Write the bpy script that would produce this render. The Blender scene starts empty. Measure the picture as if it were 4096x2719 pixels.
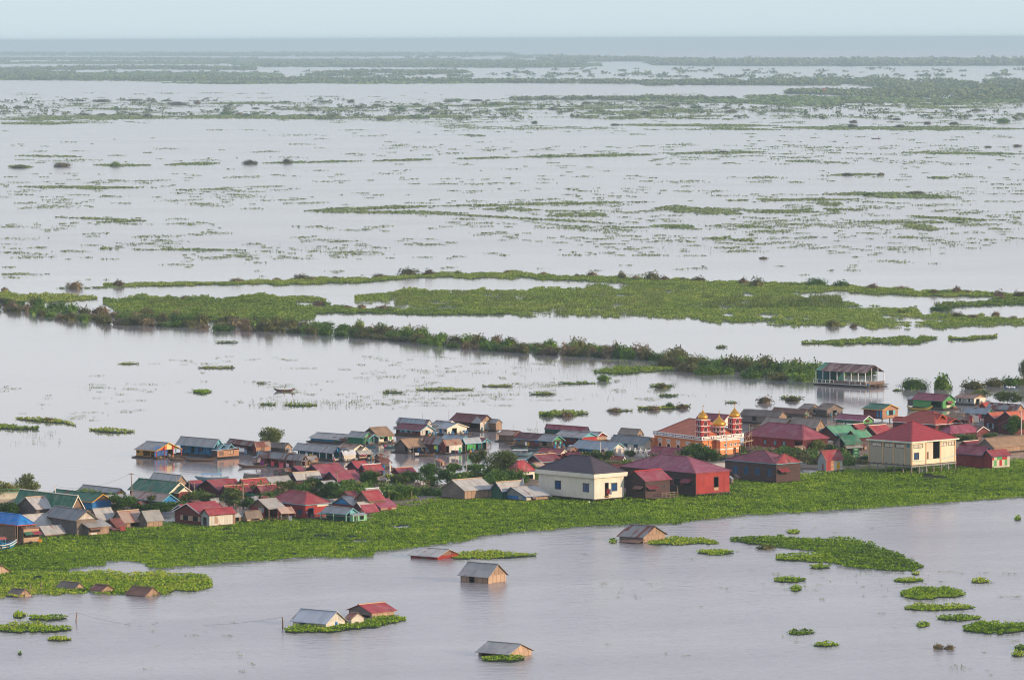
import bpy, math, random
import numpy as np
from mathutils import Vector, Matrix
random.seed(7)
RNG = np.random.default_rng(11)
SC = bpy.context.scene
COL = SC.collection
R = math.radians
PI = math.pi

# ------------------------------------------------------------------ camera
FPX, CW, CH, CAMH, HZ = 20500.0, 4096.0, 2719.0, 107.0, 156.0
PITCH = math.atan((CH / 2 - HZ) / FPX)
ROLL = -R(0.21)
cam_d = bpy.data.cameras.new('camera')
cam = bpy.data.objects.new('camera', cam_d)
COL.objects.link(cam)
cam_d.sensor_width = 36.0
cam_d.lens = 36.0 * FPX / CW
cam_d.clip_start = 1.0
cam_d.clip_end = 400000.0
cam.location = (0, 0, CAMH)
CR = Matrix.Rotation(PI / 2 - PITCH, 3, 'X') @ Matrix.Rotation(ROLL, 3, 'Z')
cam.rotation_euler = CR.to_euler()
SC.camera = cam
CRN = np.array(CR)

FR = {'A': (0, 1700, .4464), 'B': (900, 1600, .35073), 'C': (1500, 1600, .35073), 'D': (2000, 1600, .35073),
      'E': (2500, 1500, .35073), 'F': (3296, 1380, .35073), 'G': (1000, 1950, .50804), 'H': (2300, 1950, .76037),
      'J': (0, 2150, .43353), 'M': (0, 1000, .86706), 'N': (2048, 1000, .86706), 'P': (0, 100, .86706),
      'Q': (2048, 100, .86706), 'X': (0, 0, 1), 'W': (0, 0, 1.73412), 'K': (2550, 1600, .19133), 'L': (0, 1880, .26144)}


def fr(F, x, y):
    a, b, s = FR[F]
    return a + x * s, b + y * s


def at(px, py, z=0.0):
    """the world point at height z that a direction of the survey photo meets"""
    d = CR @ Vector(((px - CW / 2) / FPX, -(py - CH / 2) / FPX, -1.0))
    k = (z - CAMH) / d.z
    return Vector((d.x * k, d.y * k, z))


def at_np(px, py, z=0.0):
    d = np.stack([(px - CW / 2) / FPX, -(py - CH / 2) / FPX, -np.ones_like(px)], 1) @ CRN.T
    k = (z - CAMH) / d[:, 2]
    return np.stack([d[:, 0] * k, d[:, 1] * k, np.full_like(px, z)], 1)


def ppm(p):
    """pixels of the survey photo per metre at p"""
    v = CR.transposed() @ (Vector(p) - Vector((0, 0, CAMH)))
    return FPX / -v.z


# ------------------------------------------------------------------ materials
def lin(h):
    h = h.lstrip('#')
    c = [int(h[i:i + 2], 16) / 255 for i in (0, 2, 4)]
    return tuple(x / 12.92 if x <= .04045 else ((x + .055) / 1.055) ** 2.4 for x in c) + (1.0,)


MATS = {}


class NT:
    def __init__(s, name):
        s.m = bpy.data.materials.new(name)
        s.m.use_nodes = True
        s.t = s.m.node_tree
        s.n = s.t.nodes
        s.b = s.n['Principled BSDF']
        s.out = s.n['Material Output']

    def new(s, typ, **kw):
        x = s.n.new(typ)
        for k, v in kw.items():
            setattr(x, k, v)
        return x

    def set(s, sock, v):
        if hasattr(v, 'is_output') or isinstance(v, bpy.types.NodeSocket):
            s.t.links.new(v, sock)
        else:
            if sock.type == 'VECTOR' and len(v) == 4: v = v[:3]
            sock.default_value = v

    def math(s, op, a, b=0.0, c=None):
        x = s.new('ShaderNodeMath', operation=op)
        s.set(x.inputs[0], a)
        s.set(x.inputs[1], b)
        if c is not None:
            s.set(x.inputs[2], c)
        return x.outputs[0]

    def comb(s, a, b, c=0.0):
        x = s.new('ShaderNodeCombineXYZ')
        for i, v in enumerate((a, b, c)):
            s.set(x.inputs[i], v)
        return x.outputs[0]

    def noise(s, vec, scale=1.0, detail=3.0, rough=.6):
        x = s.new('ShaderNodeTexNoise')
        s.set(x.inputs['Vector'], vec)
        x.inputs['Scale'].default_value = scale
        x.inputs['Detail'].default_value = detail
        x.inputs['Roughness'].default_value = rough
        return x.outputs['Fac']

    def white(s, vec):
        x = s.new('ShaderNodeTexWhiteNoise', noise_dimensions='3D')
        s.set(x.inputs['Vector'], vec)
        return x.outputs['Value']

    def ramp(s, fac, stops, interp='LINEAR'):
        x = s.new('ShaderNodeValToRGB')
        x.color_ramp.interpolation = interp
        e = x.color_ramp.elements
        while len(e) < len(stops):
            e.new(.5)
        for i, (p, c) in enumerate(stops):
            e[i].position = p
            e[i].color = c if len(c) == 4 else tuple(c) + (1,)
        s.set(x.inputs[0], fac)
        return x.outputs[0]

    def mix(s, fac, a, b, mode='MIX'):
        x = s.new('ShaderNodeMix', data_type='RGBA', blend_type=mode)
        s.set(x.inputs[0], fac)
        s.set(x.inputs[6], a)
        s.set(x.inputs[7], b)
        return x.outputs[2]

    def vmul(s, col, val):
        """colour times a scalar"""
        x = s.new('ShaderNodeVectorMath', operation='SCALE')
        s.set(x.inputs[0], col)
        s.set(x.inputs['Scale'], val)
        return x.outputs[0]

    def uv(s):
        t = s.new('ShaderNodeTexCoord')
        x = s.new('ShaderNodeSeparateXYZ')
        s.set(x.inputs[0], t.outputs['UV'])
        o = s.new('ShaderNodeObjectInfo')
        r = s.math('MULTIPLY', o.outputs['Random'], 53.7)
        return s.math('ADD', x.outputs[0], r), s.math('ADD', x.outputs[1], s.math('MULTIPLY', r, .37)), r

    def bump(s, h, strength=.4, dist=.05):
        x = s.new('ShaderNodeBump')
        x.inputs['Strength'].default_value = strength
        x.inputs['Distance'].default_value = dist
        s.set(x.inputs['Height'], h)
        s.t.links.new(x.outputs[0], s.b.inputs['Normal'])


RUST = '#6d3a2c'


def M(key):
    """'metal:#8e9192:0.3' -> kind, colour, amount"""
    if key in MATS:
        return MATS[key]
    p = key.split(':')
    kind, col = p[0], p[1]
    amt = float(p[2]) if len(p) > 2 else 0.0
    if kind == 'metal' and amt == 0: amt = .16
    t = NT(kind + '_' + col.strip('#').replace(',', '_'))
    c = lin(col.split(',')[0])
    b = t.b
    b.inputs['Roughness'].default_value = .8
    b.inputs['Specular IOR Level'].default_value = .25
    if kind in ('metal', 'tin'):
        u, v, r = t.uv()
        su = t.math('FLOOR', t.math('DIVIDE', u, .9))
        sv = t.math('FLOOR', t.math('DIVIDE', v, 2.6))
        w = t.white(t.comb(su, sv, r))
        n1 = t.noise(t.comb(t.math('MULTIPLY', u, 1.1), t.math('MULTIPLY', v, .22), r), 1.0, 4)
        n2 = t.noise(t.comb(u, v, 3.0), .45, 3)
        k = t.math('ADD', t.math('MULTIPLY', w, .30), t.math('ADD', t.math('MULTIPLY', n1, .5), t.math('MULTIPLY', n2, .36)))
        k = t.math('ADD', k, .46)
        fu = t.math('FRACT', t.math('DIVIDE', u, .45))
        ln = t.math('SUBTRACT', 1.0, t.math('MULTIPLY', t.math('LESS_THAN', fu, .18), .16))
        k = t.math('MULTIPLY', k, ln)
        oi = t.new('ShaderNodeObjectInfo')
        k = t.math('MULTIPLY', k, t.math('ADD', .86, t.math('MULTIPLY', oi.outputs['Random'], .28)))
        fd = t.math('MULTIPLY', t.math('SUBTRACT', n2, .44), 1.5)
        fd.node.use_clamp = True
        colr = t.vmul(t.mix(t.math('MULTIPLY', fd, .6 if kind == 'metal' else .12), c, lin('#a39a94')), k)
        if amt > 0:
            rc = lin(RUST) if ',' not in col else lin(col.split(',')[1])
            m = t.math('ADD', t.math('MULTIPLY', w, .45), t.math('ADD', t.math('MULTIPLY', n1, .5), t.math('MULTIPLY', n2, .5)))
            th = 1.02 - amt * .72
            f = t.math('MULTIPLY', t.math('SUBTRACT', m, th), 7.0)
            f.node.use_clamp = True
            rcol = t.vmul(rc, t.math('ADD', .6, t.math('MULTIPLY', n1, .8)))
            colr = t.mix(f, colr, rcol)
        t.set(b.inputs['Base Color'], colr)
        b.inputs['Roughness'].default_value = .55
        t.bump(t.math('SINE', t.math('MULTIPLY', u, 6.283 / .45)), .35, .03)
    elif kind == 'tile':
        u, v, r = t.uv()
        fv = t.math('FRACT', t.math('DIVIDE', v, .62))
        w = t.white(t.comb(t.math('FLOOR', t.math('DIVIDE', u, .5)), t.math('FLOOR', t.math('DIVIDE', v, .62)), r))
        n1 = t.noise(t.comb(u, v, r), .5, 4)
        k = t.math('ADD', .72, t.math('ADD', t.math('MULTIPLY', w, .18), t.math('MULTIPLY', n1, .4)))
        k = t.math('MULTIPLY', k, t.math('SUBTRACT', 1.0, t.math('MULTIPLY', t.math('LESS_THAN', fv, .28), .3)))
        t.set(b.inputs['Base Color'], t.vmul(c, k))
        b.inputs['Roughness'].default_value = .6
        t.bump(fv, .5, .06)
    elif kind in ('plankh', 'plankv'):
        u, v, r = t.uv()
        a, l = (v, u) if kind == 'plankh' else (u, v)
        bi = t.math('FLOOR', t.math('DIVIDE', a, .26))
        w = t.white(t.comb(bi, t.math('FLOOR', t.math('DIVIDE', l, 2.7)), r))
        n1 = t.noise(t.comb(t.math('MULTIPLY', a, 3.0), t.math('MULTIPLY', l, .5), r), 1.0, 4)
        n2 = t.noise(t.comb(u, v, r), .35, 3)
        k = t.math('ADD', .5, t.math('ADD', t.math('MULTIPLY', w, .3), t.math('ADD', t.math('MULTIPLY', n1, .4), t.math('MULTIPLY', n2, .3))))
        fa = t.math('FRACT', t.math('DIVIDE', a, .26))
        k = t.math('MULTIPLY', k, t.math('SUBTRACT', 1.0, t.math('MULTIPLY', t.math('LESS_THAN', fa, .15), .35)))
        colr = t.vmul(c, k)
        if amt:
            f = t.math('MULTIPLY', t.math('SUBTRACT', n2, 1 - amt), 6.0)
            f.node.use_clamp = True
            colr = t.mix(f, colr, t.vmul(lin('#8d8378'), k))
        t.set(b.inputs['Base Color'], colr)
        t.bump(n1, .3, .03)
    elif kind in ('thatch', 'bamboo'):
        u, v, r = t.uv()
        n1 = t.noise(t.comb(t.math('MULTIPLY', u, 5.0), t.math('MULTIPLY', v, 1.2), r), 1.0, 5, .7)
        n2 = t.noise(t.comb(u, v, r), .4, 4)
        n3 = t.noise(t.comb(t.math('MULTIPLY', u, 1.0), t.math('MULTIPLY', v, 4.0), r), 1.2, 4)
        w = t.white(t.comb(t.math('FLOOR', t.math('DIVIDE', u, 1.3)), t.math('FLOOR', t.math('DIVIDE', v, 1.6)), r))
        k = t.math('ADD', .28, t.math('ADD', t.math('MULTIPLY', n1, .55), t.math('ADD', t.math('MULTIPLY', n2, .45), t.math('MULTIPLY', n3, .3))))
        k = t.math('MULTIPLY', k, t.math('ADD', .86, t.math('MULTIPLY', w, .26)))
        if kind == 'bamboo':
            fu = t.math('FRACT', t.math('DIVIDE', u, 1.3))
            k = t.math('MULTIPLY', k, t.math('SUBTRACT', 1.0, t.math('MULTIPLY', t.math('LESS_THAN', fu, .13), .4)))
        t.set(b.inputs['Base Color'], t.vmul(c, k))
        b.inputs['Roughness'].default_value = .95
        t.bump(n1, .6, .06)
    elif kind in ('patch', 'strips'):
        u, v, r = t.uv()
        cols = [lin(x) for x in col.split(',')]
        wv = t.math('FLOOR', t.math('DIVIDE', v, 1.5)) if kind == 'patch' else 0.0
        w = t.white(t.comb(t.math('FLOOR', t.math('DIVIDE', u, .95)), wv, r))
        st = [(i / len(cols), q) for i, q in enumerate(cols)]
        n1 = t.noise(t.comb(u, v, r), 1.1, 4)
        t.set(b.inputs['Base Color'], t.vmul(t.ramp(w, st, 'CONSTANT'), t.math('ADD', .7, t.math('MULTIPLY', n1, .5))))
    elif kind == 'plaster':
        u, v, r = t.uv()
        n1 = t.noise(t.comb(u, t.math('MULTIPLY', v, .45), r), .8, 5)
        n2 = t.noise(t.comb(u, v, r), .22, 2)
        k = t.math('ADD', .70, t.math('ADD', t.math('MULTIPLY', n1, .40), t.math('MULTIPLY', n2, .2)))
        t.set(b.inputs['Base Color'], t.vmul(c, k))
    elif kind == 'gold':
        b.inputs['Base Color'].default_value = c
        b.inputs['Metallic'].default_value = .85
        b.inputs['Roughness'].default_value = .34
    elif kind == 'glass':
        b.inputs['Base Color'].default_value = c
        b.inputs['Roughness'].default_value = .12
        b.inputs['Specular IOR Level'].default_value = .5
    else:
        g = t.new('ShaderNodeTexCoord')
        n1 = t.noise(g.outputs['Object'], 1.3, 4)
        t.set(b.inputs['Base Color'], t.vmul(c, t.math('ADD', .72, t.math('MULTIPLY', n1, .55))))
    MATS[key] = t.m
    return t.m


def leaf_mat(name, cols, scale=.02, transl=.25):
    """leaves: each leaf its own tone, drifting in broad patches; light passes through a little"""
    if name in MATS:
        return MATS[name]
    t = NT(name)
    g = t.new('ShaderNodeNewGeometry')
    oi = t.new('ShaderNodeObjectInfo')
    n1 = t.noise(g.outputs['Position'], scale, 3)
    n2 = t.noise(g.outputs['Position'], scale * 9, 3)
    f = t.math('ADD', t.math('MULTIPLY', g.outputs['Random Per Island'], .36), t.math('MULTIPLY', n1, .62))
    f = t.math('ADD', f, t.math('SUBTRACT', t.math('MULTIPLY', n2, .95), .52))
    f = t.math('ADD', f, t.math('MULTIPLY', t.math('SUBTRACT', oi.outputs['Random'], .5), .35))
    st = [(i / (len(cols) - 1), lin(c)) for i, c in enumerate(cols)]
    col = t.ramp(f, st)
    t.set(t.b.inputs['Base Color'], col)
    t.b.inputs['Roughness'].default_value = .55
    t.b.inputs['Specular IOR Level'].default_value = .2
    tr = t.new('ShaderNodeBsdfTranslucent')
    t.set(tr.inputs[0], col)
    mx = t.new('ShaderNodeMixShader')
    mx.inputs[0].default_value = transl
    t.t.links.new(t.b.outputs[0], mx.inputs[1])
    t.t.links.new(tr.outputs[0], mx.inputs[2])
    t.t.links.new(mx.outputs[0], t.out.inputs[0])
    MATS[name] = t.m
    return t.m


# ------------------------------------------------------------------ mesh helpers
class MB:
    def __init__(s):
        s.v, s.f = [], []

    def add(s, vs, fs):
        o = len(s.v)
        s.v += [tuple(p) for p in vs]
        s.f += [tuple(i + o for i in f) for f in fs]
        return s

    def box(s, a, b):
        x0, y0, z0 = a
        x1, y1, z1 = b
        if x0 > x1: x0, x1 = x1, x0
        if y0 > y1: y0, y1 = y1, y0
        if z0 > z1: z0, z1 = z1, z0
        return s.add([(x0, y0, z0), (x1, y0, z0), (x1, y1, z0), (x0, y1, z0), (x0, y0, z1), (x1, y0, z1), (x1, y1, z1), (x0, y1, z1)],
                     [(0, 3, 2, 1), (4, 5, 6, 7), (0, 1, 5, 4), (1, 2, 6, 5), (2, 3, 7, 6), (3, 0, 4, 7)])

    def tube(s, pts, r, n=6, cap=True):
        pts = [Vector(p) for p in pts]
        rr = r if isinstance(r, (list, tuple)) else [r] * len(pts)
        o = len(s.v)
        for i, p in enumerate(pts):
            d = (pts[min(i + 1, len(pts) - 1)] - pts[max(i - 1, 0)]).normalized()
            a = d.cross(Vector((0, 0, 1)) if abs(d.z) < .9 else Vector((1, 0, 0))).normalized()
            c = d.cross(a)
            for k in range(n):
                t = 2 * PI * k / n
                s.v.append(tuple(p + (a * math.cos(t) + c * math.sin(t)) * rr[i]))
        for i in range(len(pts) - 1):
            for k in range(n):
                a, b = o + i * n + k, o + i * n + (k + 1) % n
                s.f.append((a, a + n, b + n, b))
        if cap:
            s.f.append(tuple(o + k for k in range(n)))
            e = o + (len(pts) - 1) * n
            s.f.append(tuple(e + k for k in reversed(range(n))))
        return s

    def beam(s, a, b, w, h):
        """a square bar from a to b"""
        a, b = Vector(a), Vector(b)
        d = (b - a).normalized()
        sd = d.cross(Vector((0, 0, 1)))
        sd = sd.normalized() if sd.length > 1e-4 else Vector((1, 0, 0))
        up = sd.cross(d)
        sd, up = sd * w / 2, up * h / 2
        vs = [p + i * sd + j * up for p in (a, b) for i, j in ((-1, -1), (1, -1), (1, 1), (-1, 1))]
        return s.add(vs, [(0, 1, 2, 3), (7, 6, 5, 4), (0, 4, 5, 1), (1, 5, 6, 2), (2, 6, 7, 3), (3, 7, 4, 0)])

    def lathe(s, prof, n=16, c=(0, 0, 0), rot=0.0):
        o = len(s.v)
        for r, z in prof:
            for k in range(n):
                t = 2 * PI * k / n + rot
                s.v.append((c[0] + r * math.cos(t), c[1] + r * math.sin(t), c[2] + z))
        for i in range(len(prof) - 1):
            for k in range(n):
                a, b = o + i * n + k, o + i * n + (k + 1) % n
                s.f.append((a, b, b + n, a + n))
        s.f.append(tuple(o + k for k in reversed(range(n))))
        e = o + (len(prof) - 1) * n
        s.f.append(tuple(e + k for k in range(n)))
        return s

    def slab(s, polys, th):
        """a thin shell: polys (lists of points) on top, the same th lower, closed round the rim"""
        idx, vs, fs = {}, [], []
        for p in polys:
            f = []
            for q in p:
                k = tuple(round(x, 4) for x in q)
                if k not in idx:
                    idx[k] = len(vs)
                    vs.append(k)
                f.append(idx[k])
            fs.append(f)
        n = len(vs)
        ed = {}
        for f in fs:
            for i in range(len(f)):
                a, b = f[i], f[(i + 1) % len(f)]
                ed[(a, b)] = 1
        al = vs + [(x, y, z - th) for x, y, z in vs]
        out = [tuple(f) for f in fs] + [tuple(i + n for i in reversed(f)) for f in fs]
        for a, b in ed:
            if (b, a) not in ed:
                out.append((b, a, a + n, b + n))
        return s.add(al, out)

    def build(s, name, mat, parent=None, mw=None, smooth=False):
        me = bpy.data.meshes.new(name)
        me.from_pydata(s.v, [], s.f)
        me.validate()
        me.update()
        uv = me.uv_layers.new(name='UVMap').data
        Z = Vector((0, 0, 1))
        for p in me.polygons:
            n = p.normal
            tu = Z.cross(n)
            tu = tu.normalized() if tu.length > .02 else Vector((1, 0, 0))
            tv = n.cross(tu)
            for li in p.loop_indices:
                co = me.vertices[me.loops[li].vertex_index].co
                uv[li].uv = (co.dot(tu), co.dot(tv))
        if smooth:
            me.polygons.foreach_set('use_smooth', [True] * len(me.polygons))
        me.materials.append(M(mat) if isinstance(mat, str) else mat)
        o = bpy.data.objects.new(name, me)
        COL.objects.link(o)
        if parent is not None:
            o.parent = parent
        if mw is not None:
            o.matrix_local = mw
        return o


def tag(o, label=None, cat=None, group=None, kind=None):
    if label: o['label'] = label
    if cat: o['category'] = cat
    if group: o['group'] = group
    if kind: o['kind'] = kind
    return o


def empty(name, loc, rz=0.0, label=None, cat=None, group=None):
    o = bpy.data.objects.new(name, None)
    COL.objects.link(o)
    o.location = loc
    o.rotation_euler = (0, 0, rz)
    o.empty_display_size = .5
    return tag(o, label, cat, group)


def copy_tree(o, parent=None, root=True):
    c = o.copy()
    COL.objects.link(c)
    if parent is not None:
        c.parent = parent
    for ch in o.children:
        copy_tree(ch, c, False)
    return c


def np_mesh(name, V, nper, mat, smooth=False):
    """one mesh of len(V)/nper separate nper-gons"""
    n = len(V)
    me = bpy.data.meshes.new(name)
    me.vertices.add(n)
    me.vertices.foreach_set('co', np.ascontiguousarray(V, dtype=np.float32).ravel())
    me.loops.add(n)
    me.loops.foreach_set('vertex_index', np.arange(n, dtype=np.int32))
    k = n // nper
    me.polygons.add(k)
    me.polygons.foreach_set('loop_start', np.arange(0, n, nper, dtype=np.int32))
    me.update(calc_edges=True)
    me.materials.append(mat)
    return me


def kites(P, size, tmin=10, tmax=75, asp=.8, rng=RNG):
    """leaf blades rooted at P: four-cornered, each with its own heading and lift"""
    n = len(P)
    s = (np.broadcast_to(size, (n,)) * rng.uniform(.6, 1.3, n))[:, None]
    ph = rng.uniform(0, 2 * PI, n)
    th = np.radians(rng.uniform(tmin, tmax, n))
    ro = rng.uniform(-.6, .6, n)
    d = np.stack([np.cos(ph) * np.cos(th), np.sin(ph) * np.cos(th), np.sin(th)], 1)
    w = np.stack([-np.sin(ph), np.cos(ph), ro], 1)
    a = asp * s / 2
    V = np.stack([P, P + d * s * .55 + w * a, P + d * s, P + d * s * .5 - w * a], 1)
    return V.reshape(-1, 3)


def vnoise(x, seed=0):
    """smooth 1-D noise in -1..1"""
    x = np.asarray(x, float)
    i = np.floor(x).astype(np.int64)
    f = x - i
    f = f * f * (3 - 2 * f)
    h = lambda k: np.modf(np.abs(np.sin((k + seed * 17.13) * 12.9898) * 43758.5453))[0] * 2 - 1
    return h(i) * (1 - f) + h(i + 1) * f


def vnoise2(x, y, seed=0):
    xi, yi = np.floor(x).astype(np.int64), np.floor(y).astype(np.int64)
    fx, fy = x - xi, y - yi
    fx, fy = fx * fx * (3 - 2 * fx), fy * fy * (3 - 2 * fy)
    h = lambda a, b: np.modf(np.abs(np.sin(a * 127.1 + b * 311.7 + seed * 74.7) * 43758.5453))[0]
    return (h(xi, yi) * (1 - fx) + h(xi + 1, yi) * fx) * (1 - fy) + (h(xi, yi + 1) * (1 - fx) + h(xi + 1, yi + 1) * fx) * fy


def link(name, me, label=None, cat=None, group=None, kind=None, parent=None):
    o = bpy.data.objects.new(name, me)
    COL.objects.link(o)
    if parent is not None: o.parent = parent
    return tag(o, label, cat, group, kind)

# ------------------------------------------------------------------ light, sky, air
SUN_AZ, SUN_EL = 115.0, 13.0
w = bpy.data.worlds.new('World')
SC.world = w
w.use_nodes = True
wt = w.node_tree
sky = wt.nodes.new('ShaderNodeTexSky')
sky.sky_type = 'NISHITA'
sky.sun_disc = False
sky.sun_elevation = R(SUN_EL)
sky.sun_rotation = R(SUN_AZ)
sky.altitude = 100
sky.air_density = 1.0
sky.dust_density = 0.6
sky.ozone_density = 2.5
# thin evening haze high up: the clear-sky model blended with a pale overcast that turns from blue at the horizon to pinkish to blue
class WT(NT):
    def __init__(s):
        s.t = wt
        s.n = wt.nodes


k_ = WT()
tc = k_.new('ShaderNodeTexCoord')
sx = k_.new('ShaderNodeSeparateXYZ')
k_.set(sx.inputs[0], tc.outputs['Generated'])
ov = k_.ramp(k_.math('POWER', k_.math('MAXIMUM', sx.outputs[2], 0.0), .5),
             [(0.0, (.60, .73, .82)), (.085, (.60, .73, .82)), (.17, (.80, .82, .85)), (.30, (.93, .90, .93)), (.48, (.83, .85, .94)), (.8, (.52, .60, .82)), (1.0, (.46, .55, .76))])
skym = k_.mix(.80, sky.outputs[0], k_.vmul(ov, 1 / .12))
wt.links.new(skym, wt.nodes['Background'].inputs[0])
wt.nodes['Background'].inputs[1].default_value = .12
sun_d = bpy.data.lights.new('sun', 'SUN')
sun_d.energy = 3.9
sun_d.angle = R(.6)
sun_d.color = (1.0, .76, .52)
sun = bpy.data.objects.new('sun', sun_d)
COL.objects.link(sun)
sdir = Vector((math.sin(R(SUN_AZ)) * math.cos(R(SUN_EL)), math.cos(R(SUN_AZ)) * math.cos(R(SUN_EL)), math.sin(R(SUN_EL))))
sun.rotation_euler = sdir.to_track_quat('Z', 'Y').to_euler()
SC.view_settings.view_transform = 'Standard'
SC.view_settings.look = 'None'
SC.view_settings.exposure = 0.22
SC.view_settings.gamma = 1.0
SC.render.engine = 'CYCLES'
SC.cycles.max_bounces = 6
SC.cycles.diffuse_bounces = 3
SC.cycles.glossy_bounces = 3
SC.cycles.transmission_bounces = 2
SC.cycles.volume_bounces = 0
SC.cycles.use_denoising = True
SC.cycles.denoiser = 'OPENIMAGEDENOISE'
SC.cycles.denoising_input_passes = 'RGB_ALBEDO_NORMAL'
SC.cycles.denoising_prefilter = 'ACCURATE'
SC.cycles.use_adaptive_sampling = False
SC.cycles.filter_width = 1.05
SC.cycles.sample_clamp_indirect = 4.0

hz = NT('haze_air')
hz.n.remove(hz.b)
pv = hz.new('ShaderNodeVolumePrincipled')
pv.inputs['Color'].default_value = (.655, .885, 1.0, 1)
pv.inputs['Density'].default_value = 4.6e-5
pv.inputs['Anisotropy'].default_value = 0.0
hz.t.links.new(pv.outputs[0], hz.out.inputs['Volume'])
HB = 131000.0
hb = MB().box((-HB, -HB, -3.0), (HB, HB, 114.0)).build('haze', hz.m)
tag(hb, kind='stuff')

# ------------------------------------------------------------------ water: one sheet to the horizon
t = NT('flood_water')
g = t.new('ShaderNodeNewGeometry')
sp = t.new('ShaderNodeSeparateXYZ')
t.set(sp.inputs[0], g.outputs['Position'])
X, Y = sp.outputs[0], sp.outputs[1]
# wind-ruffled and slick zones: rough foreground, calm lee among the houses, broad streaks farther out
zone = t.noise(t.comb(t.math('MULTIPLY', X, .0022), t.math('MULTIPLY', Y, .0058)), 1.0, 4)
fore = t.math('MULTIPLY', t.math('SUBTRACT', 1245.0, t.math('ADD', Y, t.math('MULTIPLY', X, -.62))), .012)
fore.node.use_clamp = True
far = t.math('MULTIPLY', t.math('SUBTRACT', Y, 1950.0), .0015)
far.node.use_clamp = True
lake = t.math('MULTIPLY', t.math('SUBTRACT', Y, 27000.0), .0004)
lake.node.use_clamp = True
strk = t.noise(t.comb(t.math('ADD', t.math('MULTIPLY', X, .006), t.math('MULTIPLY', Y, .004)), t.math('SUBTRACT', t.math('MULTIPLY', Y, .022), t.math('MULTIPLY', X, .008))), 1.0, 4)
amp = t.math('ADD', t.math('MULTIPLY', fore, t.math('ADD', .1, t.math('MULTIPLY', strk, 1.0))), t.math('ADD', t.math('MULTIPLY', far, .26), t.math('MULTIPLY', lake, .42)))
zz = t.math('MULTIPLY', t.math('SUBTRACT', zone, .42), 2.2)
zz.node.use_clamp = True
amp = t.math('ADD', amp, t.math('ADD', .07, t.math('MULTIPLY', zz, .2)))
amp.node.use_clamp = True
w1 = t.noise(t.comb(t.math('MULTIPLY', X, .35), t.math('MULTIPLY', Y, 1.0)), .55, 3)
w2 = t.noise(t.comb(t.math('MULTIPLY', X, .6), t.math('MULTIPLY', Y, 1.0)), 2.1, 3)
w0 = t.noise(t.comb(t.math('MULTIPLY', X, .22), t.math('MULTIPLY', Y, .30)), 1.0, 2)
hgt = t.math('ADD', t.math('MULTIPLY', w0, 2.2), t.math('ADD', t.math('MULTIPLY', w1, .6), t.math('MULTIPLY', w2, .28)))
bp = t.new('ShaderNodeBump')
t.set(bp.inputs['Height'], hgt)
bp.inputs['Distance'].default_value = .22
t.set(bp.inputs['Strength'], t.math('MULTIPLY', amp, .55))
t.t.links.new(bp.outputs[0], t.b.inputs['Normal'])
t.set(t.b.inputs['Roughness'], t.math('ADD', .05, t.math('MULTIPLY', amp, .22)))
silt = t.noise(t.comb(t.math('MULTIPLY', X, .003), t.math('MULTIPLY', Y, .004)), 1.0, 3)
t.set(t.b.inputs['Base Color'], t.mix(silt, lin('#857f7c'), lin('#979193')))
t.b.inputs['IOR'].default_value = 1.33
WATER = t.m
mb = MB()
rings = [300, 700, 1000, 1400, 2000, 3000, 5000, 9000, 18000, 40000, 80000, 120000]
SEG = 128
vs = [(0, 0, 0)] + [(r_ * math.cos(2 * PI * k / SEG), r_ * math.sin(2 * PI * k / SEG), 0) for r_ in rings for k in range(SEG)]
fs = [(0, 1 + k, 1 + (k + 1) % SEG) for k in range(SEG)]
for i in range(len(rings) - 1):
    o = 1 + i * SEG
    fs += [(o + k, o + SEG + k, o + SEG + (k + 1) % SEG, o + (k + 1) % SEG) for k in range(SEG)]
tag(mb.add(vs, fs).build('water', WATER), kind='structure')

# ------------------------------------------------------------------ ground: the low causeway bank the village stands along
def poly_sheet(name, F, top, bot, z, mat):
    vs, fs = [], []
    n = len(top)
    for (x, y) in top + bot:
        vs.append(tuple(at(*fr(F, x, y), z)))
    for i in range(n - 1):
        fs.append((i, n + i, n + i + 1, i + 1))
    b = MB()
    b.slab([[vs[k] for k in f] for f in fs], .7)
    return b.build(name, mat)


xs_ = [-150, 300, 600, 900, 1200, 1450, 1650, 1850, 2300, 2900, 3400, 3550, 4250]
tp_ = [1985, 1985, 1990, 1958, 1962, 1945, 1942, 1930, 1860, 1772, 1762, 1750, 1690]
bt_ = [2035, 2040, 2038, 2012, 2022, 1998, 2022, 1972, 1915, 1860, 1876, 1872, 1790]
tag(poly_sheet('ground', 'X', list(zip(xs_, tp_)), list(zip(xs_, bt_)), .3, 'plain:#7d6a58'), kind='structure')
tag(poly_sheet('road', 'X', [(x, t - 34) for x, t in zip(xs_, bt_)], [(x, t - 12) for x, t in zip(xs_, bt_)], .31, 'plain:#85786c'), kind='structure')

# ------------------------------------------------------------------ floating plants
HYA = leaf_mat('hyacinth_leaves', ['#344a0c', '#587812', '#7a9c20', '#98b02e', '#b6b842', '#c0b05a'], .035, .3)
HYM = leaf_mat('meadow_leaves', ['#3c5018', '#64802a', '#86983a', '#9ea64c', '#aca264'], .012, .25)
HYB = leaf_mat('weed_leaves', ['#35461a', '#5c7028', '#7a883a', '#909450', '#9c945e'], .02, .25)
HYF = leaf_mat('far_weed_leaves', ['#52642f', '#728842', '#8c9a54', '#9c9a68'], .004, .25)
REED = leaf_mat('reed_leaves', ['#47541f', '#6a7a34', '#86904a', '#9a985c'], .01, .25)
SHG = leaf_mat('shrub_green_leaves', ['#2e4612', '#4c6c1c', '#6b882c', '#8a9a46'], .03, .2)
SHB = leaf_mat('shrub_brown_leaves', ['#4f4230', '#706048', '#857454', '#8a8250'], .03, .2)
SHM = leaf_mat('shrub_mixed_leaves', ['#364424', '#5a5630', '#6e7038', '#8c8058'], .03, .2)
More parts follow.
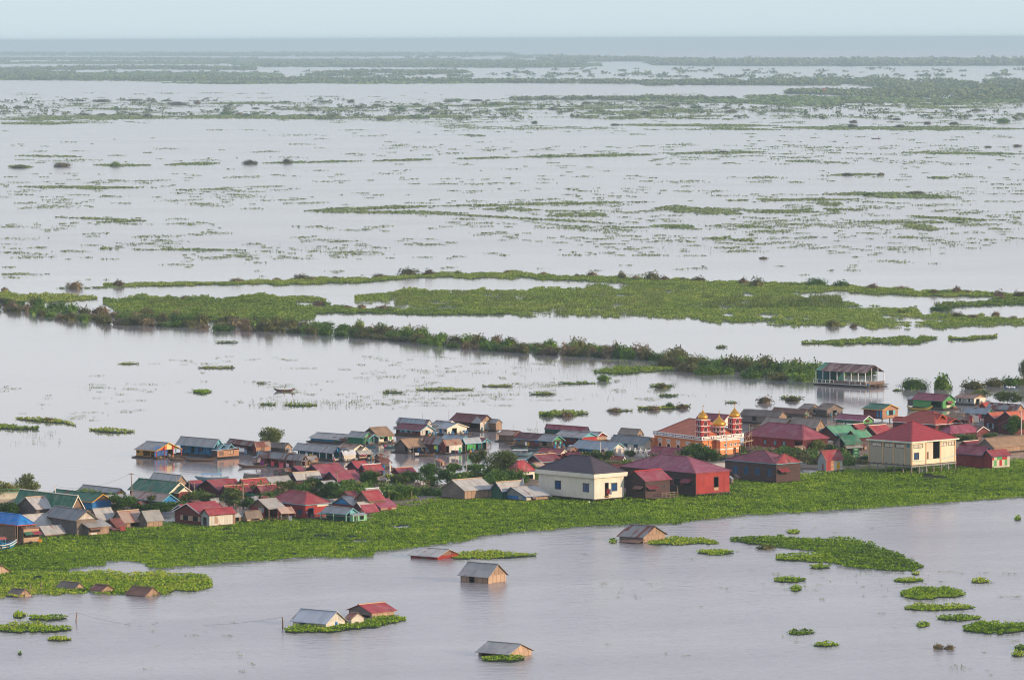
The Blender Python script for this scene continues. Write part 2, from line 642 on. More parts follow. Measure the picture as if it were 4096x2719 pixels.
FARL = leaf_mat('far_scrub_leaves', ['#52633c', '#6c7848', '#848456', '#94886e'], .002, .15)
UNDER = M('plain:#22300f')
STEM = M('plain:#5b4a3a')


def band(F, pts, dens, ed=.12, seed=0, gaps=0.0, rng=RNG):
    """points scattered over a ribbon of floating plants: pts = (x, y far edge, y near edge)"""
    a, b, s = FR[F]
    p = np.array(pts, float)
    px, yt, yb = a + p[:, 0] * s, b + p[:, 1] * s, b + p[:, 2] * s
    xx = np.linspace(px[0], px[-1], max(8, int((px[-1] - px[0]) / 6)))
    t_, b_ = np.interp(xx, px, yt), np.interp(xx, px, yb)
    h = (b_ - t_)
    nz = vnoise(xx / 22, seed) * .5 + vnoise(xx / 70, seed + 3) * .6 + vnoise(xx / 8, seed + 5) * .25
    nz2 = vnoise(xx / 26, seed + 9) * .5 + vnoise(xx / 80, seed + 11) * .6 + vnoise(xx / 7, seed + 13) * .25
    e = np.minimum(h * .3, 14) * ed * 8
    t_ = t_ + nz2 * e
    b_ = b_ + nz * e * .8
    D = CAMH * FPX / (np.maximum((t_ + b_) / 2 - HZ, 8))
    ar = np.maximum(b_ - t_, 0) * (xx[1] - xx[0]) * D ** 3 / (FPX ** 2 * CAMH)
    N = int(ar.sum() * dens)
    if N < 3: N = 3
    i = rng.choice(len(xx), N, p=ar / ar.sum())
    x = xx[i] + rng.uniform(-.5, .5, N) * (xx[1] - xx[0])
    y = t_[i] + (b_[i] - t_[i]) * rng.uniform(0, 1, N)
    P = at_np(x, y)
    if gaps > 0:
        g_ = vnoise2(P[:, 0] / 9, P[:, 1] / 26, seed) * .6 + vnoise2(P[:, 0] / 3.5, P[:, 1] / 9, seed + 1) * .4
        P = P[g_ > gaps]
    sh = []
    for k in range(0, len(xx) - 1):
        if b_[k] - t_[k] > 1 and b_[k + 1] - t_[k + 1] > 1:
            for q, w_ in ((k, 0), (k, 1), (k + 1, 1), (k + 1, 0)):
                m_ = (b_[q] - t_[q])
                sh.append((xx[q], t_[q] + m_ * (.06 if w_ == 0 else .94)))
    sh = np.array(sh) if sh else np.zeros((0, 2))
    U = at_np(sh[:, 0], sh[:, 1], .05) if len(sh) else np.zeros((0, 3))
    return P, U


def plant_mesh(name, P, size, mats, U=None, tmin=10, tmax=75, asp=.85, lump=.45, rng=RNG):
    P = P.copy()
    if lump:
        P[:, 2] += .03 + lump * np.maximum(0, vnoise2(P[:, 0] / 1.7, P[:, 1] / 1.7, 4) * .7 + vnoise2(P[:, 0] / 5, P[:, 1] / 7, 6) * .6 - .35)
    V = kites(P, size, tmin, tmax, asp, rng)
    n = len(V) // 4
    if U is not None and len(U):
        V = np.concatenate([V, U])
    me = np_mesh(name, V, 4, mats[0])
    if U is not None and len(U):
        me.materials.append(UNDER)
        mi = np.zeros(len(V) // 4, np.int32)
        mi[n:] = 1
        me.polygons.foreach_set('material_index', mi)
    return me


# the great hyacinth belt along the village
belt_b = [(-120, 2300), (0, 2292), (130, 2286), (260, 2286), (330, 2270), (420, 2262), (424, 2248), (500, 2243), (575, 2254), (600, 2275), (680, 2274), (740, 2266), (820, 2260), (1024, 2247), (1254, 2231), (1488, 2229), (1498, 2212), (1660, 2191), (1833, 2171), (1945, 2146), (2067, 2130), (2200, 2123), (2300, 2110), (2513, 2102), (2711, 2098), (2756, 2087), (2984, 2064), (3327, 2045), (3593, 2026), (3859, 2007), (4096, 1988), (4230, 1978)]
belt_t = [(-120, 2150), (180, 2150), (350, 2128), (580, 2100), (730, 2085), (930, 2090), (1020, 2068), (1200, 2072), (1300, 2068), (1470, 2072), (1600, 2016), (1750, 1992), (2100, 1992), (2300, 1972), (2470, 1980), (2780, 1955), (2950, 1920), (3200, 1900), (3290, 1886), (3480, 1862), (3620, 1868), (3850, 1862), (4096, 1835), (4230, 1825)]
bx_ = sorted(set([p[0] for p in belt_b] + [p[0] for p in belt_t]))
bt = np.interp(bx_, [p[0] for p in belt_t], [p[1] for p in belt_t])
bb = np.interp(bx_, [p[0] for p in belt_b], [p[1] for p in belt_b])
P, U = band('X', list(zip(bx_, bt, bb)), 10.5, .03, 1, .1)
holes = [(1610, 2108, 34, 7), (1455, 2164, 40, 6), (1290, 2148, 34, 5), (90, 2286, 40, 5), (1400, 2150, 30, 4)]


def proj_np(P):
    v = (P - np.array([0, 0, CAMH])) @ CRN
    return CW / 2 + FPX * v[:, 0] / -v[:, 2], CH / 2 - FPX * v[:, 1] / -v[:, 2]


def punch(P, quads=False):
    Q = P.reshape(-1, 4, 3).mean(1) if quads else P
    x, y = proj_np(Q * np.array([1, 1, 0]))
    k = np.ones(len(Q), bool)
    for hx, hy, ha, hb_ in holes:
        k &= ((x - hx) / ha) ** 2 + ((y - hy) / hb_) ** 2 + .5 * vnoise(x / 6, 3) > 1
    return P.reshape(-1, 4, 3)[k].reshape(-1, 3) if quads else P[k]


# finer base cells where ponds open
def split_u(U, n=14):
    q = U.reshape(-1, 4, 3)
    o = []
    for k in range(n):
        a, b = k / n, (k + 1) / n
        o.append(np.stack([q[:, 0] + (q[:, 1] - q[:, 0]) * a, q[:, 0] + (q[:, 1] - q[:, 0]) * b, q[:, 3] + (q[:, 2] - q[:, 3]) * b, q[:, 3] + (q[:, 2] - q[:, 3]) * a], 1))
    return np.concatenate(o).reshape(-1, 3)


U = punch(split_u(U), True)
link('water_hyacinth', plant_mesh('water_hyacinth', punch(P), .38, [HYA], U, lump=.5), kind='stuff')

GP = 'floating hyacinth patches'


def patch(label, F, pts, mat=None, dens=10.0, size=.38, lump=.45, group=None, name='hyacinth_patch', seed=None, cat='plants', gaps=.15, under=True):
    P, U = band(F, pts, dens, .14 if name == 'weed_mat' else .09, seed if seed is not None else random.randint(0, 999), gaps)
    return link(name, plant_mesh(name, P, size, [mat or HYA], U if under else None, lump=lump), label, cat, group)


def ell(x, y, a, b):
    return [(x - a, y - .1 * b, y + .3 * b), (x - .7 * a, y - .7 * b, y + .7 * b), (x, y - b, y + b), (x + .6 * a, y - .75 * b, y + .6 * b), (x + a, y - .2 * b, y + .2 * b)]


patch('long tongue of hyacinth at the left edge with half-sunk hut roofs along its near side', 'J',
      [(-200, 300, 560), (0, 300, 552), (300, 318, 540), (600, 318, 522), (840, 322, 508), (1140, 316, 520), (1300, 310, 532), (1500, 326, 528), (1750, 332, 500), (1880, 355, 480), (1955, 405, 462)], seed=21)
patch('large hook-shaped raft of hyacinth in the open water on the right', 'H',
      [(820, 268, 282), (960, 262, 300), (1100, 255, 314), (1200, 266, 330), (1300, 270, 345), (1340, 264, 400), (1400, 258, 420), (1500, 275, 430), (1560, 292, 434), (1620, 318, 437), (1700, 350, 438), (1780, 385, 432), (1830, 412, 420)], seed=5)
patch('short arm of hyacinth pointing left from the hook-shaped raft', 'H', [(1060, 360, 380), (1150, 356, 384), (1250, 348, 390), (1345, 345, 404)], seed=8)
patch('strip of hyacinth trailing right from the tilted thatch hut with a broken lower roof', 'H', [(390, 285, 298), (470, 268, 302), (560, 264, 300), (680, 268, 298), (755, 288, 294)], seed=9)
patch('tapering strip of hyacinth trailing right of the sunk red-walled shed', 'G', [(1600, 545, 560), (1680, 512, 562), (1850, 508, 560), (2000, 512, 558), (2100, 520, 552), (2250, 528, 540)], seed=10)
patch('hyacinth wreath round the sunk white house and its red-roofed neighbour', 'G', [(278, 1118, 1136), (340, 1092, 1146), (600, 1084, 1142), (780, 1070, 1122), (900, 1040, 1108), (1000, 1025, 1100), (1120, 1008, 1070), (1222, 1028, 1046)], seed=11)
patch('small hyacinth clump in front of the lowest sunk tin-roofed house', 'G', [(1830, 1340, 1362), (1900, 1332, 1370), (2050, 1332, 1372), (2160, 1340, 1360)], seed=12)
patch('broad oval raft of hyacinth by the left edge below the sunken huts', 'J', [(-80, 815, 860), (40, 810, 875), (180, 788, 884), (360, 795, 880), (500, 812, 876), (600, 822, 866), (660, 836, 850)], seed=13)
for lb, F, x, y, a, b in [
    ('low double mound of hyacinth just behind the broad oval raft', 'J', 440, 740, 175, 24),
    ('tiny bunched hyacinth tuft standing left of the low double mound', 'J', 180, 716, 60, 26),
    ('narrow hyacinth patch just in front of the broad oval raft', 'J', 548, 938, 110, 20),
    ('very small hyacinth sprig alone in the lower left water', 'J', 183, 1070, 18, 14),
    ('twin-humped hyacinth strip left of the hook-shaped raft', 'H', 740, 342, 95, 12),
    ('small hyacinth clump above the tip of the hook-shaped raft', 'H', 1148, 233, 32, 11),
    ('low hyacinth island below the left arm of the hook-shaped raft', 'H', 1130, 487, 82, 13),
    ('round hyacinth knob below the low hyacinth island', 'H', 1164, 533, 28, 13),
    ('thin hyacinth fringe under the belly of the hook-shaped raft', 'H', 1290, 420, 52, 9),
    ('small hyacinth dot off the right point of the hook-shaped raft', 'H', 1792, 452, 20, 8),
    ('flat hyacinth strip below the right point of the hook-shaped raft', 'H', 1755, 488, 76, 12),
    ('lone hyacinth knob in open water far right of the hook-shaped raft', 'H', 2130, 494, 44, 13),
    ('thick oval hyacinth island with a raised back rim on the right', 'H', 1880, 558, 165, 34),
    ('two-lobed hyacinth strip in front of the thick oval island', 'H', 1915, 632, 180, 18),
    ('slanting hyacinth strip behind the raft cut by the right edge', 'H', 2020, 686, 112, 16),
    ('big hyacinth raft cut off by the right edge of the view', 'H', 2230, 740, 185, 36),
    ('sparse light hyacinth sprig left of the raft cut by the right edge', 'H', 1830, 722, 32, 12),
    ('dark hyacinth patch with a peaked right end in the lower water', 'H', 1190, 762, 66, 13),
    ('short hyacinth patch nearest the bottom edge right of centre', 'H', 1320, 828, 66, 11),
    ('small hyacinth clump at the right edge above its twin', 'H', 2345, 846, 34, 12),
    ('lowest small hyacinth clump touching the right edge', 'H', 2330, 880, 32, 14),
    ('single hyacinth tuft near the right edge below the belt', 'H', 2330, 166, 15, 11),
    ('small hyacinth tuft left of the tilted thatch hut', 'H', 200, 283, 20, 9),
    ('floating hyacinth mound under the lone longboat with two people', 'M', 933, 654, 42, 11),
]:
    patch(lb, F, ell(x, y, a, b), group=GP, seed=int(x), dens=11 if F != 'M' else 7)

# mid-water mats
MID = dict(dens=3.2, size=.62, lump=.6, mat=HYM)
patch('long thin mat of green weed under the back row of shrubs', 'M', [(480, 160, 172), (600, 158, 170), (850, 151, 165), (1000, 150, 160), (1200, 140, 160), (1400, 138, 160), (1690, 128, 148), (1900, 118, 135), (2050, 108, 130), (2362, 104, 132), (2562, 119, 138), (2862, 128, 152), (3062, 138, 168), (3362, 148, 188), (3732, 165, 202), (3862, 170, 192), (4062, 178, 206), (4312, 188, 213), (4562, 198, 216), (4760, 205, 236)], seed=31, name='weed_mat', **MID)
patch('green weed mat lying against the left edge behind the shrub bank', 'M', [(-60, 196, 235), (150, 203, 238), (300, 212, 238), (445, 220, 230)], seed=32, name='weed_mat', **MID)
patch('broad bright weed mat filling the left half behind the shrub bank', 'M', [(480, 228, 250), (600, 220, 310), (800, 222, 330), (1050, 228, 340), (1200, 215, 335), (1290, 240, 325), (1450, 262, 330), (1460, 262, 299), (1660, 270, 291), (2000, 278, 298), (2362, 274, 297)], seed=33, name='weed_mat', **MID)
patch('narrow weed strip between two inlets at the middle of the left mat', 'M', [(1040, 222, 232), (1200, 212, 234), (1450, 218, 240), (1500, 225, 238)], seed=36, name='weed_mat', **MID)
patch('widest weed meadow crossing the middle of the flood with reed stands', 'M', [(1640, 216, 240), (1830, 190, 240), (2000, 184, 268), (2362, 188, 292), (2612, 183, 300), (2862, 172, 306), (2970, 160, 310), (3262, 146, 326), (3562, 184, 346), (3862, 240, 348), (4062, 262, 360), (4222, 262, 356), (4262, 290, 356), (4562, 312, 352), (4760, 318, 340)], seed=34, name='weed_mat', gaps=.33, under=False, **dict(MID, dens=3.6))
patch('weed strip by the right edge above the widest meadow', 'N', [(1990, 246, 260), (2150, 234, 262), (2362, 228, 252), (2450, 226, 250)], seed=35, name='weed_mat', **MID)
patch('long low weed island right of centre behind the open-sided floating hall', 'N', [(1340, 426, 434), (1500, 412, 440), (1690, 412, 433), (1730, 410, 432), (1870, 402, 430), (1960, 404, 408)], seed=37, name='weed_mat', **MID)
patch('pair of slim weed strips near the right edge behind the long low island', 'N', [(2015, 404, 414), (2100, 404, 416), (2235, 396, 406)], seed=38, name='weed_mat', **MID)
patch('flat weed apron in front of the right part of the shrub bank', 'N', [(380, 560, 568), (480, 545, 572), (620, 535, 570), (740, 540, 560)], seed=39, name='weed_mat', **MID)
patch('weed strip with brown shrubs left of centre behind the floating houses', 'D', [(455, 150, 185), (560, 150, 188), (700, 130, 190), (850, 140, 188), (1010, 150, 160)], seed=40, name='weed_mat', **dict(MID, dens=3.5, size=.6))
patch('ragged weed islet with dead bushes behind the domed hall', 'E', [(150, 375, 392), (300, 372, 402), (450, 365, 392), (600, 362, 388), (745, 352, 362)], seed=41, name='weed_mat', **dict(MID, dens=3.5, size=.6))
patch('small weed islet cut by the left edge in the calm bay', 'A', [(-60, 5, 46), (150, 12, 44), (340, 25, 40)], seed=42, name='weed_mat', **dict(MID, dens=3.5, size=.6))
patch('thin weed islet with a brown tuft at the top left of the calm bay', 'A', [(150, -62, -48), (330, -56, -30), (560, -34, -18), (680, 0, 8)], seed=43, name='weed_mat', **dict(MID, dens=3.5, size=.6))
patch('tapered weed islet alone in the calm bay left of the yellow striped house', 'A', [(810, 42, 48), (920, 42, 68), (1060, 50, 76), (1195, 56, 64)], seed=44, name='weed_mat', **dict(MID, dens=3.5, size=.6))
for k, (F, x, y, a, b, lb) in enumerate([
    ('M', 590, 525, 50, 5, 'short weed strip at left of the wide water before the shrub bank'),
    ('M', 1000, 544, 85, 8, 'long weed strip left of centre in the water before the shrub bank'),
    ('M', 1048, 427, 62, 4, 'hair-thin weed strip just off the shrub bank'),
    ('M', 1385, 716, 75, 10, 'weed strip below the lone longboat'),
    ('M', 1235, 714, 36, 8, 'short weed strip left of the one below the lone longboat'),
    ('M', 1210, 614, 34, 5, 'small weed strip above left of the lone longboat'),
    ('M', 2050, 645, 130, 9, 'long weed strip left of the middle channel'),
    ('M', 1810, 658, 45, 6, 'small brownish weed strip right of the lone longboat'),
    ('M', 2300, 628, 75, 7, 'weed strip leading into the middle channel'),
    ('N', 690, 628, 55, 13, 'brown domed weed islet below the shrub bank'),
    ('N', 140, 665, 60, 10, 'weed strip crossing the left of the right half water'),
    ('N', 720, 673, 42, 7, 'small weed islet below the brown domed islet'),
    ('N', 300, 615, 90, 7, 'scrappy weed strip below the right part of the shrub bank'),
    ('N', 965, 450, 24, 8, 'small round weed islet between bank and long island'),
    ('N', 495, 742, 60, 7, 'weed islet with dead twigs left of the ragged islet'),
    ('N', 1015, 704, 32, 5, 'tiny dark weed islet right of the domes'),
    ('N', 1290, 684, 52, 11, 'low green weed islet left of the grey thatch houses'),
    ('N', 1780, 648, 25, 5, 'tiny weed islet right of the open-sided floating hall'),
]):
    patch(lb, F, ell(x, y, a, b * .6), HYB if k % 3 else HYM, group='weed islets', seed=50 + k, name='weed_mat', dens=2.6, size=.5, lump=.45, gaps=.2)

# strips farther out: x0,x1,y at left,y at right,half thickness (W frame), gaps
FARSTRIP = [(705, 1000, 487, 476, 4, .1), (1000, 1510, 476, 466, 3, .2), (720, 1080, 489, 492, 3.5, .2), (1000, 1440, 493, 517, 1.8, .25), (1080, 1420, 484, 498, 10, .56),
            (1510, 1720, 480, 494, 9, .3), (1880, 1945, 470, 471, 4, .1), (1680, 2000, 463, 460, 3, .3), (1990, 2215, 452, 456, 5, .2), (1900, 2120, 449, 446, 4, .3), (1720, 2000, 490, 484, 5, .4),
            (1500, 1800, 522, 526, 7, .55), (2080, 2170, 520, 530, 7, .15), (1680, 1740, 553, 557, 3, .2), (2070, 2362, 497, 515, 3, .45), (1560, 1760, 560, 540, 3, .5), (1960, 2362, 512, 515, 2, .35), (1480, 1700, 545, 575, 3, .5),
            (18, 75, 384, 386, 3, .1), (215, 350, 381, 382, 3, .15), (380, 508, 381, 377, 3, .15), (600, 840, 377, 372, 2, .1), (860, 1000, 372, 368, 2.5, .15), (1045, 1190, 367, 364, 2, .1), (1195, 1515, 363, 357, 3, .1), (1540, 1770, 355, 351, 2.5, .1),
            (40, 190, 360, 362, 1.8, .1), (40, 300, 431, 434, 3, .15), (1920, 2040, 404, 403, 2.5, .1), (2140, 2190, 410, 411, 2.5, .1), (1795, 1960, 371, 376, 2, .5), (2080, 2362, 352, 356, 3, .4), (1070, 1120, 312, 314, 2, .1),
            (1410, 1800, 289, 291, 3, .15), (1780, 2362, 295, 298, 5, .2), (1640, 1800, 298, 300, 2, .1), (0, 420, 276, 270, 6, .15), (380, 860, 270, 272, 5, .2), (840, 1100, 273, 268, 4, .15), (0, 200, 286, 284, 3, .1), (180, 330, 251, 253, 2, .1), (470, 660, 240, 238, 2.5, .1), (560, 1020, 258, 246, 4, .5), (1020, 1700, 244, 262, 12, .60), (1700, 2362, 238, 246, 9, .58), (1300, 1900, 270, 268, 8, .62), (2180, 2362, 235, 230, 4, .1), (1820, 2120, 230, 228, 5, .1), (120, 560, 432, 436, 6, .62),
            (0, 380, 520, 508, 2, .55), (100, 700, 500, 524, 2, .5), (0, 600, 571, 578, 2.5, .55), (560, 830, 564, 556, 1.6, .45), (700, 950, 582, 584, 2, .5), (0, 70, 633, 632, 2, .2), (40, 330, 668, 662, 1.5, .5)]
fp, fu = [], []
for k, (x0, x1, ya, yb, h_, gp) in enumerate(FARSTRIP):
    P, U = band('W', [(x0, ya - .2, ya + .2), (x0 + (x1 - x0) * .2, ya + (yb - ya) * .2 - h_ * .8, ya + (yb - ya) * .2 + h_ * .7), (x0 + (x1 - x0) * .7, ya + (yb - ya) * .7 - h_, ya + (yb - ya) * .7 + h_ * .8), (x1, yb - .2, yb + .2)], 1.0, .1, 200 + k)
    D = P[:, 1].mean()
    want = .55 * (2500 / D) ** 2
    P = P[RNG.random(len(P)) < min(1, want)]
    if gp > 0:
        n_ = vnoise2(P[:, 0] / (D / 130), P[:, 1] / (D / 45), k) * .6 + vnoise2(P[:, 0] / (D / 400), P[:, 1] / (D / 140), k + 5) * .4
        P = P[n_ > gp]
    fp.append((P, np.full(len(P), 1.3 * (D / 2500) ** .8)))
# loose flecks: F,x0,x1,y0,y1,count,half length px
for k, (F, x0, x1, y0, y1, n, hl) in enumerate([
    ('W', 0, 2362, 300, 350, 140, 6), ('W', 0, 2362, 345, 425, 170, 7), ('W', 0, 2362, 400, 470, 230, 8), ('W', 0, 1100, 440, 600, 260, 9), ('W', 1100, 2362, 440, 590, 320, 9), ('W', 0, 2362, 590, 650, 50, 9),
    ('W', 0, 1200, 238, 285, 330, 10), ('W', 1000, 2362, 235, 300, 520, 11), ('W', 0, 2362, 215, 240, 140, 9), ('W', 1500, 2362, 330, 380, 160, 8), ('W', 1300, 2362, 480, 580, 260, 10),
    ('M', 400, 2362, 490, 720, 150, 16), ('N', 0, 760, 490, 700, 130, 18), ('M', 0, 700, 600, 800, 26, 16), ('H', 0, 1900, 200, 620, 40, 12), ('H', 900, 2300, 430, 600, 46, 12), ('H', 0, 2362, 620, 1000, 20, 10), ('J', 1000, 2362, 680, 1250, 16, 12), ('B', 100, 2200, -60, 110, 26, 14), ('M', 1750, 2362, 640, 720, 60, 18)]):
    a, b, s = FR[F]
    rx_, ry_ = RNG.uniform(x0, x1, n * 5), RNG.uniform(y0, y1, n * 5)
    k_ = (vnoise2(rx_ / (x1 - x0) * 9, ry_ / (y1 - y0) * 11, k) * .6 + vnoise2(rx_ / (x1 - x0) * 26, ry_ / (y1 - y0) * 30, k + 3) * .4) > .56
    rx_, ry_ = rx_[k_][:n], ry_[k_][:n]
    n = len(rx_)
    cx, cy = a + rx_ * s, b + ry_ * s
    hs = hl * s * RNG.lognormal(.0, .65, n)
    D = CAMH * FPX / (cy - HZ)
    for i in range(n):
        m = int(min(110, max(4, hs[i] * 1.5)))
        x = cx[i] + RNG.normal(0, .75, m) * hs[i]
        y = cy[i] + RNG.normal(0, .035, m) * hs[i]
        fp.append((at_np(x, y), np.full(m, (.45 if D[i] < 2200 else .85) * (max(D[i], 1000) / 2500) ** .8)))
P = np.concatenate([q[0] for q in fp])
S_ = np.concatenate([q[1] for q in fp])
P[:, 2] += RNG.uniform(.02, .22, len(P))
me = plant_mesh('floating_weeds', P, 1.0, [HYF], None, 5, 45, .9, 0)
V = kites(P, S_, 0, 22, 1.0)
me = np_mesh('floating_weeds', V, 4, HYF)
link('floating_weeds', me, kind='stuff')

# reeds standing in the meadow and in the shallows
rp_ = []
for F, x0, x1, y0, y1, n, h_ in [('M', 1820, 2362, 196, 262, 5200, 1.5), ('N', 0, 700, 215, 300, 5200, 1.6), ('N', 880, 1520, 222, 270, 7500, 1.9), ('M', 680, 960, 235, 268, 2000, 1.4), ('M', 950, 1200, 275, 305, 1600, 1.3), ('N', 300, 900, 165, 215, 3000, 1.4), ('N', 1930, 2020, 265, 282, 260, 2.4), ('N', 1780, 1900, 290, 300, 220, 2.0),
                             ('M', 1150, 1700, 690, 724, 110, .6), ('M', 1650, 2362, 560, 700, 180, .6), ('N', 0, 600, 500, 690, 260, .7), ('A', 0, 500, 50, 110, 90, .7), ('A', 80, 560, 130, 180, 50, .8), ('B', 280, 1560, 0, 90, 260, .9), ('H', 940, 1900, 420, 560, 50, .5), ('C', 1700, 2150, 340, 372, 60, 1.0), ('W', 1500, 2362, 540, 585, 240, 1.4), ('H', 1970, 2060, 940, 958, 30, .6)]:
    a, b, s = FR[F]
    nx = RNG.uniform(x0, x1, n * 3)
    ny = RNG.uniform(y0, y1, n * 3)
    m_ = vnoise2(nx / 45, ny / 11, 8) > .47
    nx, ny = nx[m_][:n], ny[m_][:n]
    rp_.append((at_np(a + nx * s, b + ny * s), np.full(len(nx), h_)))
P = np.concatenate([q[0] for q in rp_])
S_ = np.concatenate([q[1] for q in rp_])
link('reeds', np_mesh('reeds', kites(P, S_, 42, 86, .12), 4, REED), kind='stuff')


# ------------------------------------------------------------------ shrubs and trees
def crown_pts(n, nb, rng, flat=.7, shell=.35):
    c = rng.normal(0, 1, (nb, 3))
    c /= np.linalg.norm(c, axis=1)[:, None]
    c *= rng.uniform(.25, .72, nb)[:, None]
    c[:, 2] = np.abs(c[:, 2]) * flat
    r = rng.uniform(.26, .46, nb)
    i = rng.choice(nb, n, p=r ** 2 / (r ** 2).sum())
    d = rng.normal(0, 1, (n, 3))
    d /= np.linalg.norm(d, axis=1)[:, None]
    return c[i] + d * (r[i] * rng.uniform(1 - shell, 1.05, n))[:, None]


SHRUBS = {}
for kind, mt, v in [(k_, m_, v_) for k_, m_ in (('green', SHG), ('brown', SHB), ('mixed', SHM)) for v_ in range(7)]:
    if True:
        rng = np.random.default_rng(hash(kind) % 1 + v * 7 + len(kind))
        big = v > 4
        P = crown_pts(2300 if big else 760 if kind != 'brown' else 560, 30 if big else 15, rng, .62)
        P[:, 2] = np.where(P[:, 2] < .02, rng.uniform(.0, .35, len(P)), P[:, 2])
        P[:, :2] *= 1.15
        P[:, 2] /= P[:, 2].max()
        V = kites(P, .105 if big else .175 if kind != 'brown' else .15, -10, 75, .7, rng)
        # a leafy heart that keeps the bush from being see-through
        hq = []
        for i_ in range(10):
            for j_ in range(4):
                q4 = []
                for (di, dj) in ((0, 0), (1, 0), (1, 1), (0, 1)):
                    aa, bb = 2 * PI * ((i_ + di) % 10) / 10, (PI / 2) * (j_ + dj) / 4
                    r_ = (.58 + .2 * math.sin(((i_ + di) % 10) * 2.1 + v * 3 + (j_ + dj))) * (1 if big else .95)
                    q4.append((r_ * math.cos(aa) * math.cos(bb) * 1.1, r_ * math.sin(aa) * math.cos(bb) * 1.1, r_ * math.sin(bb) * 1.05))
                hq += q4
        V = np.concatenate([V, np.array(hq)])
        # stems
        st = []
        for q in range(12):
            e_ = P[rng.integers(len(P))]
            w_ = np.array([.015, .01, 0])
            st += [np.array([e_[0] * .2, e_[1] * .2, -.1]) - w_, np.array([e_[0] * .2, e_[1] * .2, -.1]) + w_, e_ + w_ * .5, e_ - w_ * .5]
        nf = len(V) // 4
        me = np_mesh('shrub', np.concatenate([V, np.array(st)]), 4, mt)
        me.materials.append(STEM)
        mi = np.zeros(nf + 12, np.int32)
        mi[nf:] = 1
        me.polygons.foreach_set('material_index', mi)
        SHRUBS[kind, v] = me


def shrub(px, py, rw, h, kind, label, group, name='shrub'):
    """a bush rooted under the water: rw half width and h height in metres"""
    o = link(name, SHRUBS[kind, random.randrange(5) if rw < 4.6 else random.randrange(5, 7)], label, 'shrub', group)
    p = at(px, py)
    o.location = p
    o.scale = (rw, rw, h)
    o.rotation_euler = (0, 0, random.uniform(0, 6.28))
    return o


# the bushy bank that crosses the flood
bx = [0, 100, 250, 500, 900, 1000, 1300, 1600, 1900, 2100, 2362, 2562, 2822, 3062, 3262, 3412, 3542, 3662, 3762]
by = [278, 292, 315, 345, 358, 374, 378, 402, 425, 452, 470, 488, 498, 515, 545, 560, 568, 574, 584]
GB = 'shrubs of the bushy bank'
LBK = {'green': 'dense green shrub rooted in the bushy bank crossing the flood', 'brown': 'half-dead brown shrub rooted in the bushy bank crossing the flood', 'mixed': 'olive and brown shrub rooted in the bushy bank crossing the flood'}
a, b, s = FR['M']
x = -20.0
while x < 3770:
    y = np.interp(x, bx, by)
    up = 20 if x < 1800 else 14
    for q in range(2 if x > 3000 else 3):
        kind = random.choice(['green', 'green', 'mixed', 'mixed', 'brown'] if x < 3000 else ['green', 'green', 'green', 'mixed'])
        hh = random.uniform(1.5, 4.4) * (1.15 if x > 2600 else 1)
        yy = y - 2 - q * up * random.uniform(.7, 1.1)
        shrub(a + (x + random.uniform(-22, 22)) * s, b + yy * s, random.uniform(2.4, 4.5), hh, kind, LBK[kind], GB)
    x += random.uniform(38, 64)
# the thin back row on the far mat
GR = 'shrubs of the far back row'
for F, x, y, w_, h_, kd in [('M', 345, 178, 62, 30, 'brown'), ('M', 545, 168, 55, 26, 'brown'), ('M', 20, 188, 30, 16, 'brown'), ('M', 1095, 150, 55, 18, 'brown'), ('M', 1275, 142, 40, 12, 'brown'), ('M', 1390, 138, 45, 24, 'mixed'), ('M', 1440, 140, 32, 16, 'brown'), ('M', 1545, 132, 36, 10, 'brown'), ('M', 1750, 128, 62, 16, 'brown'), ('M', 1885, 118, 60, 30, 'mixed'), ('M', 1975, 116, 50, 24, 'brown'), ('M', 2110, 112, 30, 14, 'green'), ('M', 2340, 108, 40, 12, 'brown'),
                            ('N', 145, 118, 20, 16, 'brown'), ('N', 300, 124, 24, 14, 'brown'), ('N', 370, 124, 45, 22, 'brown'), ('N', 510, 134, 40, 26, 'mixed'), ('N', 570, 138, 34, 18, 'brown'), ('N', 645, 142, 60, 34, 'mixed'), ('N', 705, 142, 40, 22, 'brown'), ('N', 790, 142, 30, 12, 'mixed'), ('N', 865, 146, 55, 20, 'mixed'), ('N', 1065, 160, 40, 30, 'brown'), ('N', 1135, 172, 60, 34, 'mixed'), ('N', 1280, 166, 30, 10, 'mixed'), ('N', 1665, 180, 50, 22, 'brown'), ('N', 1800, 184, 40, 16, 'brown'), ('N', 1950, 205, 45, 18, 'mixed'), ('N', 2050, 198, 40, 26, 'brown'), ('N', 2100, 200, 26, 14, 'brown'), ('N', 2250, 220, 50, 30, 'brown'), ('N', 2340, 220, 40, 26, 'mixed'),
                            ('N', 1480, 352, 55, 24, 'mixed'), ('N', 1575, 356, 34, 14, 'brown'), ('N', 2050, 312, 55, 20, 'mixed'), ('N', 2130, 318, 45, 18, 'brown'), ('N', 2230, 302, 40, 16, 'brown'), ('N', 2310, 318, 40, 12, 'brown'), ('M', 1470, 254, 50, 20, 'brown'), ('M', 1600, 270, 40, 16, 'brown'), ('M', 1670, 268, 40, 16, 'brown'), ('M', 1765, 276, 50, 20, 'brown'), ('M', 1505, 254, 34, 14, 'green'), ('M', 855, 224, 40, 14, 'brown'), ('M', 60, 275, 60, 34, 'brown'), ('M', 30, 262, 40, 22, 'brown')]:
    q = fr(F, x, y)
    k_pm = (q[1] - HZ) / CAMH
    shrub(q[0], q[1], w_ * s / k_pm * .75, h_ * s / k_pm * 1.35, kd, {'green': 'green bush on the thin weed strips behind the great meadow', 'brown': 'dead-looking brown bush on the weed strips round the great meadow', 'mixed': 'olive bush on the weed strips round the great meadow'}[kd], GR)
